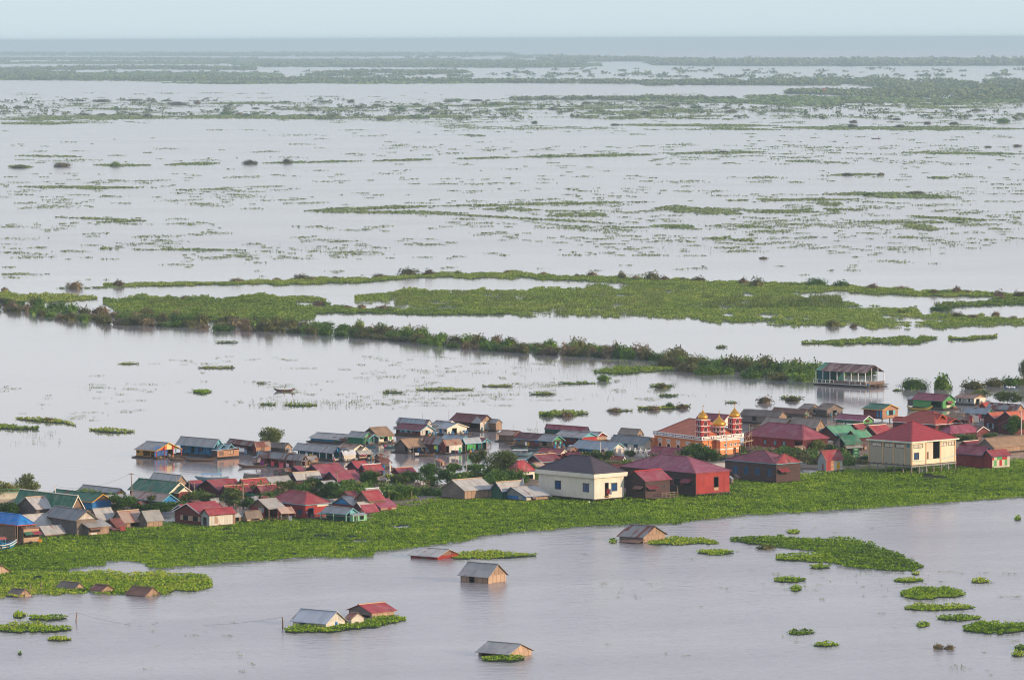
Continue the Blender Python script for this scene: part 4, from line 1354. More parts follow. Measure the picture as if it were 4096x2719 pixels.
            for q in ((U0 - .09, U0, Z0, Z1 + .09), (U1, U1 + .09, Z0, Z1 + .09), (U0, U1, Z1, Z1 + .09)):
                sidebox(f, sd, q[0], q[1], q[2], q[3], pln, -.03, .05)
            put(f, 'door_frame', m_ or FRAME)
        elif ty == 'p':
            put(sidebox(MB(), sd, U0, U1, Z0, Z1, pln, .01, .05), 'wall_panel', wm(m_) if m_ else WC['white'])
        elif ty == 'c':
            cl = MB()
            n_ = 7
            for i in range(n_):
                ua, ub = U0 + (U1 - U0) * i / n_, U0 + (U1 - U0) * (i + 1) / n_
                oa, ob = .04 + .07 * (i % 2), .04 + .07 * ((i + 1) % 2)
                Pt = (lambda u, z, o: (pln - o, u, z)) if sd == 'L' else (lambda u, z, o: (u, pln - o, z))
                v_ = [Pt(ua, Z0, oa + .25), Pt(ub, Z0, ob + .25), Pt(ub, Z1, ob), Pt(ua, Z1, oa)]
                cl.add(v_, [(0, 1, 2, 3)])
            put(cl, 'tarpaulin', m_ or 'plain:#3a5f8e')
    # ---- floor, stilts or raft
    if zb > .05:
        fl_ = MB().box((ov * .6, ov * .6, zb - .16), (W - ov * .6, L - ov * .6, zb - .004))
        put(fl_, 'floor', 'plain:#54463d')
        if float_:
            if first:
                r_ = MB().box((-.5, -.7, .06), (W + .5, L + .3, .3))
                for i in range(int(W // 1.6)):
                    r_.tube([(.3 + i * 1.6, -.9, .02), (.3 + i * 1.6, L + .4, .02)], .16, 6)
                put(r_, 'raft', 'plankv:#4a3c33')
                CLUT.append((root.name, W, mat_world.copy()))
        elif bk['stl']:
            nx, ny = max(2, int(W / 2.8) + 1), max(2, int(L / 2.8) + 1)
            pts = [(x0 + .12 + (W - 2 * ov - .24) * i / (nx - 1), y0 + .12) for i in range(nx)] + [(x0 + .12, y0 + .12 + (y1 - y0 - .24) * j / (ny - 1)) for j in range(1, ny)]
            for (sx_, sy_) in pts:
                put(MB().box((sx_ - .12, sy_ - .12, -1.0), (sx_ + .12, sy_ + .12, zb - .164)), 'stilt', 'plain:#8a8078' if zb > 1 else 'plain:#5a4b40')
    if bk['porch']:
        sd = bk['porch'][0]
        pp = []
        if sd in 'LB':
            n_ = max(3, int(L / 2.4))
            pp += [(.15, .15 + (L - .3) * i / (n_ - 1)) for i in range(n_)]
        if sd in 'RB':
            n_ = max(3, int(W / 2.2))
            pp += [(.15 + (W - .3) * i / (n_ - 1), .15) for i in range(1 if sd == 'B' else 0, n_)]
        pm = bk['porch'][2] if len(bk['porch']) > 2 else 'wood'
        for q in pp:
            zt = he - th
            if t == 'gL': zt = he + rise * min(q[0] / max(rx, .1), (W - q[0]) / max(W - rx, .1)) - th
            if t == 'gR': zt = he + rise * min(q[1] / max(ry, .1), (L - q[1]) / max(L - ry, .1)) - th
            put(MB().box((q[0] - .08, q[1] - .08, zb if zb > .05 else -.6), (q[0] + .08, q[1] + .08, zt)), 'post', TRIM.get(pm, pm))
    return dict(P=P, k=k, W=W, L=L, he=he, mw=mw, put=put, x0=x0, y0=y0, x1=x1, y1=y1, top=top, zb=zb, rise=rise, ov=ov)


ROOTMW = {}
CLUT = []
INFO = {}


def H(F, name, label, *blocks, cat='house', fl=False, group=None, key=None):
    root = empty(name, (0, 0, 0), 0, label, cat, group)
    inf = []
    for i, b_ in enumerate(blocks):
        if b_['F'] is None: b_['F'] = F
        inf.append(block(root, b_, i == 0, fl))
    if '_mw' in root: del root['_mw']
    if key: INFO[key] = (root, inf)
    return root

# ------------------------------------------------------------------ the village, house by house
V_ = 'village_house'
FH = 'floating_house'
PG, PR_, PY, PW = 'plain:#3f6f4c', 'plain:#8e2f38', 'plain:#d9b13a', 'plain:#d8d4cc'
# --- sunk houses in the open water, lower right to left
H('G', 'flooded_house', 'sunk shed with red walls under a low grey tin roof', B('gL', 1480, 545, 568, 1240, 1660, 50, 'lgrey', 'red', 'red', a=36, gable='rustw', zb=0, op=[('L', .38, .62, .35, .75, 'p', 'woodh')]))
H('G', 'flooded_house', 'thatch-walled house with a tall grey roof alone in open water, dark doorway', B('gL', 1878, 706, 757, 1632, 2040, 96, 'grey', 'tht', 'thl', a=37, gable='tht', zb=0, op=[('L', .5, .68, 0, .98, 'd')]))
H('G', 'flooded_house', 'sunk white-walled house with shiny patchy tin roof ringed by hyacinth', B('gL', 600, 1073, 1108, 310, 775, 88, 'white', 'whitew', 'whitew', a=38, gable='white', zb=0, op=[('R', .48, .6, .1, .95, 'D', WC['dblue']), ('L', .3, .45, .3, .7, 'D', WC['dblue']), ('L', .62, .8, .55, .9, 'w')]),
  B('gL', 800, 1032, 1085, 735, 905, 40, 'lrust', 'whitew', a=38, zb=0, op=[('R', .3, .55, .15, .6, 'w')]))
H('G', 'flooded_house', 'sunk bamboo house with bright red roof and pale ridge beside the white one', B('gR', 955, 985, 1032, 752, 1162, 54, 'red', 'th', 'thl', a=48, cap='lwood', zb=0, op=[('L', .1, .45, 0, .6, 'd')]))
H('G', 'flooded_house', 'lowest sunk house with long grey tin roof, open dark front and board gable', B('gL', 2040, 1312, 1345, 1770, 2245, 68, 'grey', 'th', 'thl', a=37, gable='thl', zb=0, op=[('L', .1, .42, 0, .9, 'd'), ('L', .55, .9, 0, .85, 'd')]))
H('H', 'flooded_house', 'tilted thatch hut in open water with a fallen lower roof in front', B('gL', 360, 262, 292, 218, 490, 54, 'grust', 'th', 'tht', a=38, gable='tht', zb=0), B('sL', 330, 290, 296, 228, 372, 14, 'brth', 'none', 'none', a=38, zb=0))
H('A', 'flooded_house', 'sunken thatch hut nearest the left edge, only its roof above water', B('gL', 165, 1528, 1540, 45, 292, 52, 'dth', 'th', 'thl', a=40, gable='tht', zb=0, ov=.2))
H('A', 'flooded_house', 'sunken hut with torn dark thatch roof and broken gable among hyacinth', B('gL', 665, 1474, 1485, 490, 772, 58, 'dth', 'th', 'thl', a=42, gable='thl', zb=0, ov=.2))
H('A', 'flooded_house', 'sunken hut with small rust-red tin roof and pale boards', B('gL', 910, 1482, 1506, 795, 1030, 46, 'rust', 'whitew', 'tht', a=38, gable='tht', zb=0, ov=.25))
H('A', 'flooded_house', 'sunken hut with reddish thatch roof at the end of the row of huts', B('gL', 1300, 1528, 1538, 1115, 1445, 70, 'brth', 'th', 'tht', a=38, gable='tht', zb=0, ov=.2))
H('A', 'flooded_house', 'thatch hut cut by the left edge with a bright board gable', B('gL', -60, 1322, 1350, -190, 98, 66, 'brth', 'tht', 'thl', a=40, gable='thl', zb=0, ov=.25))

# --- left group along the hyacinth belt
H('A', V_, 'plank house with bright blue hipped roof beside the tour boat', B('hL', 155, 897, 1052, -150, 322, 86, 'blue', 'woodh', 'none', hin=.45, zb=.9, trim='orange', a=48, op=[('L', .18, .4, .35, .8, 'p', 'wood')], porch=('R', 1.2)),
  B('sR', 208, 928, 1050, 152, 362, 34, 'brust', 'woodh', 'lit', a=48, zb=.9, op=[('R', .04, .5, .35, .72, 'a', RC['green']), ('R', .54, .98, .35, .72, 'a', RC['maroon'])]))
H('A', V_, 'house with plain pale grey roof and lower lean-to right of the blue roof', B('gR', 262, 915, 985, 130, 490, 105, 'lgrey', 'thd', 'th', a=49), B('sR', 402, 984, 1012, 352, 595, 72, 'grey', 'th', 'tht', a=49, op=[('R', .42, .95, 0, .9, 'd')]))
H('A', V_, 'large grey thatch-walled barn with white tin gable at the left group', B('gL', 680, 857, 1004, 382, 890, 88, 'dgrey', 'dgrey', 'th', a=56, gable='white', trim='wood'),
  B('sR', 790, 914, 1006, 690, 1000, 56, 'grey', 'thd', 'tht', a=50, op=[('R', .05, .55, .35, .85, 'a', RC['brth']), ('R', .1, .4, 0, .25, 'p', 'white')]))
H('A', V_, 'plain grey tin roof squeezed behind the large thatch-walled barn', B('gR', 880, 852, 935, 775, 1047, 100, 'grey', 'th', a=49))
H('A', V_, 'little rust-red roofed shack with red lower wall by the hyacinth', B('gR', 1040, 905, 970, 920, 1140, 58, 'rust', 'mar', 'redd', a=49, op=[('R', .03, .4, .1, .6, 'd')]), B('sR', 1010, 938, 975, 960, 1090, 30, 'rust', 'none', 'mar', a=49))
H('A', V_, 'house with tan streaked roof and ragged thatch front wall', B('gR', 1110, 874, 938, 985, 1305, 98, 'tanrust', 'th', 'tht', a=49, cap='lwood', op=[('R', .35, .95, 0, .55, 'd')]))
H('A', V_, 'neat bamboo house with grey roof at the right end of the left group', B('gR', 1315, 862, 935, 1222, 1475, 88, 'grey', 'th', 'tht', a=49))
H('A', V_, 'dark red house with double-gabled red roof and white tin annex', B('gR', 1798, 798, 912, 1545, 2055, 86, 'red', 'mar', 'mar', a=49, trim='white', op=[('L', .12, .3, .25, .7, 's', WC['lit']), ('L', .5, .68, .25, .7, 's', WC['lit'])]),
  B('gR', 1872, 808, 922, 1785, 2122, 54, 'red', 'grey', 'white', a=49, trim='dmar', op=[('L', .35, .75, 0, .7, 'd'), ('R', .92, .99, 0, .95, 'p', 'rustw')]), B('gR', 1668, 768, 850, 1540, 1850, 50, 'red', 'mard', a=49, trim='white'))
H('B', V_, 'tiny grey tin-roofed shack between the white annex and a straw hut', B('gR', 112, 1330, 1405, 60, 215, 40, 'grey', 'th', 'tht', a=49, op=[('R', .1, .5, 0, .7, 'd')]))
H('B', V_, 'collapsing straw hut with a leaning pole roof', B('gR', 250, 1350, 1402, 195, 435, 82, 'dth', 'tht', 'thl', a=46, op=[('R', .3, .8, 0, .6, 'd')]))
H('B', V_, 'dark red-walled house with grey roof and rusty porch over a cluttered deck', B('gR', 500, 1242, 1382, 255, 705, 100, 'lgrey', 'redd', 'none', a=49, gable='wood', trim='wood', op=[('L', .02, .4, .55, .98, 'p', 'grey')], porch=('R', 2.2)), B('sR', 640, 1290, 1384, 590, 808, 62, 'tanrust', 'none', 'none', a=49, porch=('R', 1.5), op=[]))
H('B', V_, 'red house with bright red hipped roof and blue gutter at the belt', B('hL', 915, 1194, 1372, 466, 1215, 128, 'red', 'redd', 'red', a=49, hin=.52, trim='cyan', zb=.6, op=[('L', .1, .22, .2, .6, 'w', PANEB), ('R', .12, .34, 0, .72, 'd', TRIM['blue']), ('R', .5, .98, .82, .99, 'p', 'cream')]), key='redhip')
H('B', 'shop', 'small green and pale mint shop with grey veranda roof over the hyacinth', B('gL', 1380, 1302, 1412, 1085, 1540, 66, 'grey', 'dgreen', 'lgreen', a=46, gable='cyan', zb=.6, trim='cyan', op=[('L', .08, .22, 0, .9, 'p', 'green'), ('L', .3, .44, 0, .9, 'p', 'green'), ('L', .52, .66, 0, .9, 'p', 'green')], porch=('L', 1.5, 'plain:#8fbf9d')),
  B('sL', 1425, 1330, 1412, 1035, 1470, 14, 'lgrey', 'none', 'none', a=46, zb=.6), B('sR', 1458, 1316, 1414, 1415, 1625, 20, 'bgrey', 'lgreen', 'lgreen', a=46, zb=.6, op=[('R', .12, .32, 0, .85, 'd'), ('R', .5, .76, .2, .85, 'd')]), key='shop')
H('B', V_, 'house with a blue front gable and grey roof behind the mint shop', B('gR', 1450, 1200, 1275, 1215, 1575, 88, 'grey', 'mar', 'mard', a=49, gable='blue', trim='wood'))
H('B', V_, 'low house with grey roof above a maroon lean-to beside the mint shop', B('gR', 1545, 1220, 1290, 1455, 1727, 54, 'lgrey', 'mard', a=49), B('sR', 1590, 1304, 1318, 1540, 1765, 82, 'maroon', 'none', 'none', a=49))
H('B', V_, 'tall narrow house with steep red roof and lower red skirt roof', B('gR', 1640, 1150, 1280, 1470, 1842, 105, 'red', 'wood', 'wood', a=50, trim='wood'), B('sR', 1772, 1226, 1280, 1662, 1975, 84, 'magenta', 'th', 'lit', a=50, op=[('R', .45, .7, 0, .8, 'p', 'red')]))
H('B', V_, 'maroon roof peeping out behind the tall narrow red house', B('gR', 1420, 1098, 1180, 1300, 1540, 52, 'dmaroon', 'wood', a=49))
H('B', V_, 'pale grey roof just behind the tall narrow red house', B('gR', 1650, 1080, 1180, 1548, 1805, 66, 'grey', 'th', a=49, cap='white'))
H('B', V_, 'scrap of low grey roof between the red hip and the blue gable', B('gR', 1215, 1172, 1240, 1160, 1302, 36, 'grey', 'th', a=49))

# --- second row on the left: big roofs behind the trees
H('A', V_, 'dark thatch-gabled house with pale grey roof below the big green roofs', B('gR', 322, 752, 840, 132, 495, 96, 'lgrey', 'thd', a=50, cap='lwood'))
H('A', V_, 'long dark green roof at the far left with a white ridge', B('gL', 640, 758, 850, 120, 762, 122, 'green', 'brown', a=50, cap='cream', trim='cream', gable='woodh'))
H('A', V_, 'long green roof with a yellow-edged gable above a blue wall', B('gL', 826, 690, 775, 408, 1018, 68, 'green', 'blue', 'dblue', a=48, trim='yellow', gable='woodh'))
H('A', V_, 'grey roof with a red-brown gable behind the green roofs', B('gL', 1040, 614, 690, 700, 1130, 44, 'grey', 'mar', a=50, trim='blue', gable='mar'), B('sR', 1010, 680, 740, 925, 1180, 44, 'grey', 'wood', a=50))
H('A', V_, 'house with rust-patched roof and blue board gable', B('gL', 1452, 684, 760, 1130, 1605, 60, 'tanrust', 'mar', 'dblue', a=48, trim='cyan', gable='blue', op=[('L', .6, .68, .2, .9, 'D', 'plain:#2f9a86')]))
H('A', V_, 'green roofed house with two cream gablets', B('gL', 1510, 614, 690, 1140, 1718, 96, 'green', 'mar', 'green', a=48, trim='cream', gable='cream'), B('gL', 1600, 606, 690, 1480, 1722, 52, 'green', 'mar', 'mar', a=48, trim='cream', gable='cream'))
H('A', FH, 'grey board roof with thatch gable behind the green roofs, near the bay', B('gL', 1572, 530, 592, 1318, 1692, 78, 'grey', 'thd', 'tht', a=50, gable='tht'), fl=True)
H('A', V_, 'red roofed house with blue-edged dark gable, left end of the red row', B('gR', 1955, 582, 660, 1745, 2162, 80, 'red', 'mard', a=50, trim='blue'))
H('A', V_, 'red roof partly hidden behind the left end of the red row', B('gR', 1740, 565, 640, 1645, 1850, 62, 'maroon', 'mard', a=50, trim='blue'))
H('A', V_, 'low red roof with pale ridge in front of the red row', B('gR', 2050, 607, 670, 1958, 2268, 58, 'red', 'mard', a=50, cap='lwood', trim='blue'))
H('B', V_, 'red roof with pale ridge second in the red row', B('gR', 242, 988, 1060, 112, 522, 80, 'red', 'mard', a=50, cap='lwood'))
H('B', V_, 'maroon roof with black gable and pale ridge over a green awning', B('gR', 420, 1060, 1130, 298, 640, 82, 'maroon', 'mard', a=50, cap='lwood'))
H('B', V_, 'small red roof at the back of the red row against the bay', B('gR', 20, 975, 1050, -70, 170, 66, 'red', 'mard', a=50, trim='blue'))
H('B', V_, 'grey roof with blue-edged gable between red row and trees', B('gR', 520, 948, 1010, 400, 780, 66, 'grey', 'brown', a=50, trim='blue'))
H('B', V_, 'larger grey roof with pale ridge behind the leaning utility poles', B('gR', 815, 914, 990, 720, 1120, 84, 'lgrey', 'brown', a=50, cap='lwood', trim='blue'))
H('B', V_, 'grey lower roof running down beside the leaning utility poles', B('sR', 1200, 1008, 1060, 1090, 1352, 78, 'grey', 'brown', a=50))
H('B', V_, 'small blackish roof at the water behind the grey blue-edged roof', B('gL', 385, 890, 940, 205, 408, 40, 'dth', 'thd', a=50))
H('B', V_, 'broad maroon roof with blue verge at the bay, highest of its cluster', B('gR', 1097, 838, 915, 885, 1405, 90, 'maroon', 'mard', a=50, trim='blue'))
H('B', V_, 'little maroon gable left of the broad maroon roof', B('gR', 860, 818, 880, 698, 945, 56, 'maroon', 'mard', a=50, trim='blue'))
H('B', V_, 'wide maroon roof with long skirt in front of the broad one', B('gR', 1292, 926, 1000, 1090, 1582, 104, 'maroon', 'mard', a=50, trim='blue', op=[('R', .2, .3, .2, .7, 'w')]))
H('B', V_, 'red roof with dark gable behind the wide maroon roof', B('gR', 1510, 780, 860, 1370, 1665, 76, 'red', 'mard', a=50, trim='blue'))
H('B', V_, 'red roof with white ridge right of the wide maroon roof', B('gR', 1610, 812, 890, 1510, 1822, 70, 'red', 'mard', a=50, cap='white', trim='blue'), B('sR', 1640, 845, 900, 1570, 1800, 40, 'red', 'mard', a=50))
H('B', V_, 'long thin maroon roof beside the white concrete pole', B('gR', 1990, 838, 900, 1880, 2192, 60, 'maroon', 'mard', a=50, cap='lwood'))

# --- floating houses round the bay, left to right
H('A', FH, 'yellow floating house with red, cream and green striped gable', B('gL', 1402, 231, 304, 1198, 1632, 66, 'grey', 'ochre', 'none', a=43, gable='strips:#b8423a,#d9c58a,#7d9a58,#c96a42', trim='yellow', zb=.5, porch=('R', 2.6, 'plain:#b0423c'), op=[('L', .05, .5, .05, .95, 'd'), ('L', .8, .93, .5, .85, 'w')]), fl=True, key='stripe')
H('A', FH, 'long blue floating house with grey roof and orange-lit annex', B('gL', 1915, 200, 292, 1568, 2015, 70, 'grey', 'blue', 'blue', a=46, gable='cyan', trim='cyan', porch=('L', 1.5, 'blue'), op=[('L', .12, .2, .1, .85, 'D', 'plain:#1d4f74'), ('L', .4, .5, .3, .8, 'w'), ('L', .62, .7, .1, .85, 'd'), ('L', .8, .9, .3, .8, 'w')]),
  B('sL', 1945, 228, 304, 1890, 2152, 14, 'bgrey', 'brown', 'orange', a=46, op=[('R', .5, .75, .4, .85, 'w', WC['lit']), ('R', .1, .3, .2, .9, 'p', 'wood')]),
  B('gL', 1965, 208, 292, 1900, 2045, 36, 'bgrey', 'none', 'none', a=46, gable='cyan', trim='cyan'), B('gL', 2040, 205, 292, 1975, 2105, 34, 'bgrey', 'none', 'none', a=46, gable='cyan', trim='cyan'), fl=True)
H('B', FH, 'long rusty brown floating house right of the orange-lit annex', B('gL', 308, 522, 616, 12, 388, 48, 'brust', 'mard', 'mar', a=56, op=[('L', .02, .2, .1, .9, 'd'), ('L', .5, .75, .1, .6, 'd')]), fl=True)
H('B', FH, 'small rust-roofed floating house with lit plank wall and grey door', B('gR', 348, 530, 632, 318, 527, 52, 'rust', 'mar', 'orange', a=58, op=[('R', .35, .6, 0, .85, 'D', WC['wood'])]), fl=True)
H('B', FH, 'grey thatch floating house in front of the lone tree in the bay', B('gL', 680, 546, 612, 507, 778, 52, 'dth', 'thd', 'tht', a=46, gable='thl', op=[('R', .05, .4, .3, .7, 'a', RC['gth'])]), fl=True)
H('B', FH, 'long grey floating house with rust streaks and red curtained front', B('gL', 872, 690, 782, 350, 955, 66, 'grust', 'redd', 'th', a=46, trim='wood', porch=('L', 1.6, 'wood'), op=[('L', .05, .2, .05, .85, 'c', 'plain:#8a8378'), ('L', .3, .4, .1, .8, 'd'), ('L', .75, .85, .1, .8, 'd')]), B('sL', 905, 697, 784, 315, 950, 10, 'bgrey', 'none', 'none', a=46), fl=True)
H('B', FH, 'short grey and rust roof joined to the red curtained house', B('gR', 897, 690, 740, 830, 1075, 46, 'grust', 'th', 'tht', a=47, op=[('R', .4, .6, 0, .8, 'd')]), fl=True)
H('B', FH, 'bright blue walled floating house with grey roof and cream gable', B('gL', 1310, 450, 502, 948, 1512, 52, 'grey', 'blue', 'green', a=43, gable='cream', trim='cream', op=[('L', .02, .18, 0, .98, 'p', 'green')]), B('sR', 1318, 462, 505, 1300, 1510, 24, 'rust', 'none', 'lgreen', a=43), fl=True)
H('B', FH, 'floating house with twin green gables and red patched porch roof', B('gL', 1572, 432, 522, 1375, 1700, 62, 'grey', 'green', 'green', a=44, gable='lgreen', trim='green'), B('gL', 1640, 436, 522, 1560, 1762, 42, 'lrust', 'none', 'none', a=44, gable='lgreen', trim='cyan', porch=('R', 1.4, 'cyan')), fl=True)
H('B', FH, 'tan thatch-roofed floating house with dark gable and green shutters', B('gR', 1746, 412, 502, 1553, 1942, 92, 'tanth', 'thd', 'cream', a=58, op=[('R', .1, .32, .5, .95, 'a', 'plain:#3d8a5c'), ('R', .38, .62, .05, .95, 'd'), ('R', .72, .92, .35, .95, 'p', 'bgreen')]), fl=True)
H('B', FH, 'grey roofed floating house with blue gables among the moored boats', B('gL', 1230, 608, 700, 765, 1350, 74, 'grey', 'teal', 'teal', a=50, gable='blue', trim='blue', porch=('L', 1.6, 'white'), op=[('L', .1, .2, .1, .9, 'd'), ('L', .5, .62, .1, .9, 'd')]),
  B('gL', 1330, 600, 700, 1230, 1430, 46, 'dgrey', 'teal', 'dblue', a=50, gable='blue', trim='blue', porch=('R', 1.2, 'blue')), fl=True)
H('B', FH, 'floating house with three pale gables and rust-patched roof', B('gL', 1465, 560, 650, 1255, 1620, 46, 'lrust', 'th', 'cream', a=48, gable='cream', trim='cream'), B('gL', 1560, 570, 650, 1440, 1640, 34, 'lrust', 'th', 'cream', a=48, gable='cream', trim='cream'), fl=True)
H('B', FH, 'pale plank floating kitchen with shiny tin roof', B('gR', 1352, 625, 702, 1300, 1500, 46, 'white', 'th', 'whitew', a=49), fl=True)
H('B', FH, 'low grey roofed floating stall at the end of the pale kitchen', B('gR', 1530, 618, 690, 1478, 1690, 36, 'grey', 'th', 'lit', a=49, op=[('R', .05, .5, .5, .9, 'a', RC['magenta']), ('R', .6, .9, 0, .7, 'd')]), fl=True)
H('B', FH, 'small dark floating shed with rusty roof by the channel', B('gR', 1790, 722, 790, 1690, 1912, 44, 'rust', 'thd', 'thd', a=50), fl=True)
H('C', FH, 'big tan-roofed floating house with open porch and grey side gable', B('gR', 378, 542, 612, 203, 602, 92, 'tanth', 'thd', 'none', a=52, porch=('R', 2.0), op=[]), fl=True)
H('C', FH, 'maroon plank floating house with pale blue windows and white front', B('gL', 515, 351, 424, 213, 690, 62, 'dmaroon', 'mar', 'white', a=47, gable='white', trim='cyan', op=[('L', .12, .2, 0, .9, 'd'), ('L', .42, .52, .35, .8, 's', WC['cyan']), ('L', .66, .75, .35, .8, 's', WC['cyan']), ('L', .9, .97, 0, .95, 'd'), ('R', .42, .58, 0, .85, 'd'), ('R', .62, .74, 0, .85, 'D', WC['cyan'])]), fl=True)
H('C', FH, 'grey roof seen over the maroon plank floating house', B('gL', 590, 285, 345, 233, 668, 58, 'bgrey', 'th', 'white', a=47), fl=True)
H('C', FH, 'white floating house with two cream trimmed gables and blue door', B('gL', 822, 325, 406, 690, 1072, 54, 'bgrey', 'whitew', 'cream', a=47, gable='cream', trim='cream', op=[('L', .1, .3, .45, .85, 'w', PANEB), ('L', .55, .8, .05, .9, 'D', WC['dblue']), ('R', .26, .48, 0, .9, 'd')]),
  B('gL', 800, 292, 380, 620, 960, 46, 'grust', 'whitew', 'cream', a=47, cap='white', trim='cream'), fl=True)
H('C', FH, 'large floating house with rust and grey roof and pale plank gables', B('gL', 1195, 262, 362, 835, 1380, 84, 'metal:#6a2f2c:0', 'brown', 'white', a=47, gable='tht', op=[('L', .02, .35, .1, .9, 'd'), ('L', .55, .8, .1, .8, 'd'), ('R', .35, .6, 0, .95, 'p', 'white')]),
  B('gL', 1188, 262, 362, 1095, 1384, 84.6, 'grey', 'none', 'none', a=47, gable='none', ov=.1), B('gL', 1378, 262, 362, 1290, 1460, 40, 'grey', 'wood', 'tht', a=47, gable='tht'), fl=True)
H('C', FH, 'rust-striped grey roofed floating house with laundry on a white wall', B('gL', 742, 504, 612, 520, 830, 66, 'grust', 'mard', 'mar', a=47, op=[('L', .1, .22, .05, .8, 'D', 'plain:#3d9aa8'), ('L', .7, .8, .4, .8, 'w')]), B('gR', 805, 515, 624, 745, 1005, 58, 'lrust', 'mar', 'white', a=47, op=[('R', .02, .2, 0, .9, 'd'), ('R', .8, .96, 0, .55, 'p', 'bgreen')]), fl=True)
H('C', FH, 'floating shop with bright green curtain and grey blue roof', B('gR', 1032, 498, 606, 965, 1225, 60, 'bgrey', 'teal', 'none', a=50, trim='cyan', porch=('R', 1.2, 'wood')), B('gL', 1215, 488, 590, 1130, 1332, 48, 'maroon', 'teal', 'none', a=48, gable='cyan', trim='cyan', porch=('R', 1.6, 'wood')), fl=True, key='greencurtain')
H('C', FH, 'pale blue-grey roof behind the green curtained shop', B('gL', 985, 462, 540, 742, 1080, 52, 'bgrey', 'blue', 'cyan', a=46, trim='cyan'), fl=True)
H('C', FH, 'rusty flat shed with bright tin patches left of the green gabled house', B('gL', 1590, 402, 486, 1388, 1720, 46, 'lrust', 'wood', 'mar', a=44), fl=True)
H('D', FH, 'long plank floating house with green gable and turquoise shutters', B('gL', 592, 470, 562, 148, 746, 66, 'metal:#5a2b2a:0', 'woodh', 'brown', a=46, gable='bgreen', trim='cyan', zb=.6, op=[('R', .42, .66, .38, .78, 's', 'plain:#3fae9c'), ('L', .15, .25, .1, .8, 'd'), ('L', .38, .45, .45, .85, 'D', WC['dblue']), ('L', .62, .7, .45, .8, 'w'), ('L', .88, .93, .5, .8, 'D', WC['dblue']), ('L', .35, .72, .02, .98, 'p', 'mar')]),
  B('gL', 588, 470, 562, 415, 742, 66.6, 'grey', 'none', 'none', a=46, gable='none', ov=.1), fl=True)
H('D', FH, 'red roofed floating house with dark green side at the back', B('gL', 985, 360, 425, 505, 1025, 52, 'maroon', 'dgreen', 'mar', a=46, trim='blue'), fl=True)
H('D', FH, 'grey roofed brown floating house with small mint gables', B('gL', 932, 430, 535, 600, 1132, 56, 'grey', 'mar', 'red', a=46, gable='cyan', trim='cyan', zb=.6, op=[('L', .3, .42, .4, .8, 'w', PANEB), ('L', .02, .2, .1, .8, 'd')]), fl=True)
H('D', FH, 'grey roofed house with bright red gable behind the mint gabled one', B('gL', 1090, 425, 480, 868, 1245, 54, 'lgrey', 'mar', 'lit', a=46, gable='red', trim='white'), fl=True)
H('D', V_, 'pale grey roof with blue trim and cream gable truss', B('gL', 1262, 575, 640, 800, 1462, 82, 'bgrey', 'blue', 'cream', a=47, gable='cream', trim='cyan', porch=('L', 1.2, 'blue')))
H('D', V_, 'plain grey roof with blue fascia against the orange hall', B('gL', 1645, 505, 585, 1238, 1760, 78, 'dgrey', 'cream', a=46, trim='cyan', op=[('L', .2, .3, .2, .8, 'w'), ('L', .5, .6, .2, .8, 'w')]))
H('D', FH, 'old grey thatch floating house left of the orange hall', B('gL', 1562, 396, 440, 1335, 1648, 62, 'gth', 'thd', 'tht', a=46, gable='tht'), fl=True)
H('D', V_, 'red roof with a small cream gable above the dark-roofed cream house', B('gL', 692, 612, 690, 425, 782, 44, 'red', 'mar', a=46, gable='cream', trim='cream'))
H('D', V_, 'low red roof beside the small cream gable', B('gL', 920, 640, 700, 680, 985, 40, 'red', 'mard', a=46))
H('D', V_, 'dark maroon roof with blue-edged gable and pale ridge', B('gR', 472, 706, 770, 288, 722, 76, 'dmaroon', 'mard', a=50, cap='lwood', trim='cyan'))
H('D', V_, 'rust and grey striped low roof left of the cream house', B('gR', 430, 772, 815, 310, 545, 52, 'tanrust', 'brown', a=50, trim='cyan'))
H('D', V_, 'hipped red roof with cream wall strip left of the cream house', B('hR', 190, 820, 940, 60, 420, 120, 'red', 'teal', 'cream', a=50, hin=.5, trim='blue', op=[('R', .1, .9, 0, .55, 'd', TRIM['blue'])]))
H('D', V_, 'small red roof with white verge between fence and maroon hall', B('gL', 1400, 700, 770, 1250, 1440, 56, 'red', 'mar', a=47, trim='white'))

# --- front row, centre
H('C', V_, 'large bamboo barn with plain grey roof and pale ridge at the belt', B('gR', 1020, 1034, 1150, 733, 1362, 112, 'lgrey', 'th', 'tht', a=49, cap='lwood'))
H('C', V_, 'grey roofed house with green side wall behind the blue panelled one', B('gR', 1450, 1045, 1150, 1300, 1745, 104, 'lgrey', 'dgreen', a=50, cap='lwood', trim='blue'))
H('C', V_, 'low tin house with blue panels and blue verge at the cream house', B('gR', 1722, 1104, 1168, 1443, 2013, 96, 'lgrey', 'grey', 'tht', a=50, trim='blue', rp=.62, op=[('L', .35, .99, 0, .95, 'p', 'dblue'), ('L', .03, .15, .3, .8, 'p', 'blue'), ('R', .0, .2, .02, .98, 'p', 'whitew'), ('R', .24, .42, .05, .9, 'a', RC['tanrust'])]))
H('D', V_, 'large cream house with dark tiled hip roof and blue windows on stilts', B('hL', 1075, 845, 1132, 405, 1448, 175, 'tdark', 'cream', 'cream', a=49, hin=.68, zb=.75, ov=.5, band=('cream', .95), op=[('L', .1, .2, .28, .6, 'w', 'glass:#1f4a78'), ('L', .6, .7, .28, .6, 'w', 'glass:#1f4a78'), ('R', .36, .47, .03, .62, 'd'), ('R', .58, .76, .28, .58, 'w', 'glass:#1f4a78')]), key='cream')
H('D', V_, 'orange-tiled roof with a small gable behind the cream house', B('gL', 1440, 850, 960, 1180, 1640, 92, 'torange', 'mar', 'orange', a=47, gable='orange', trim='orange'))
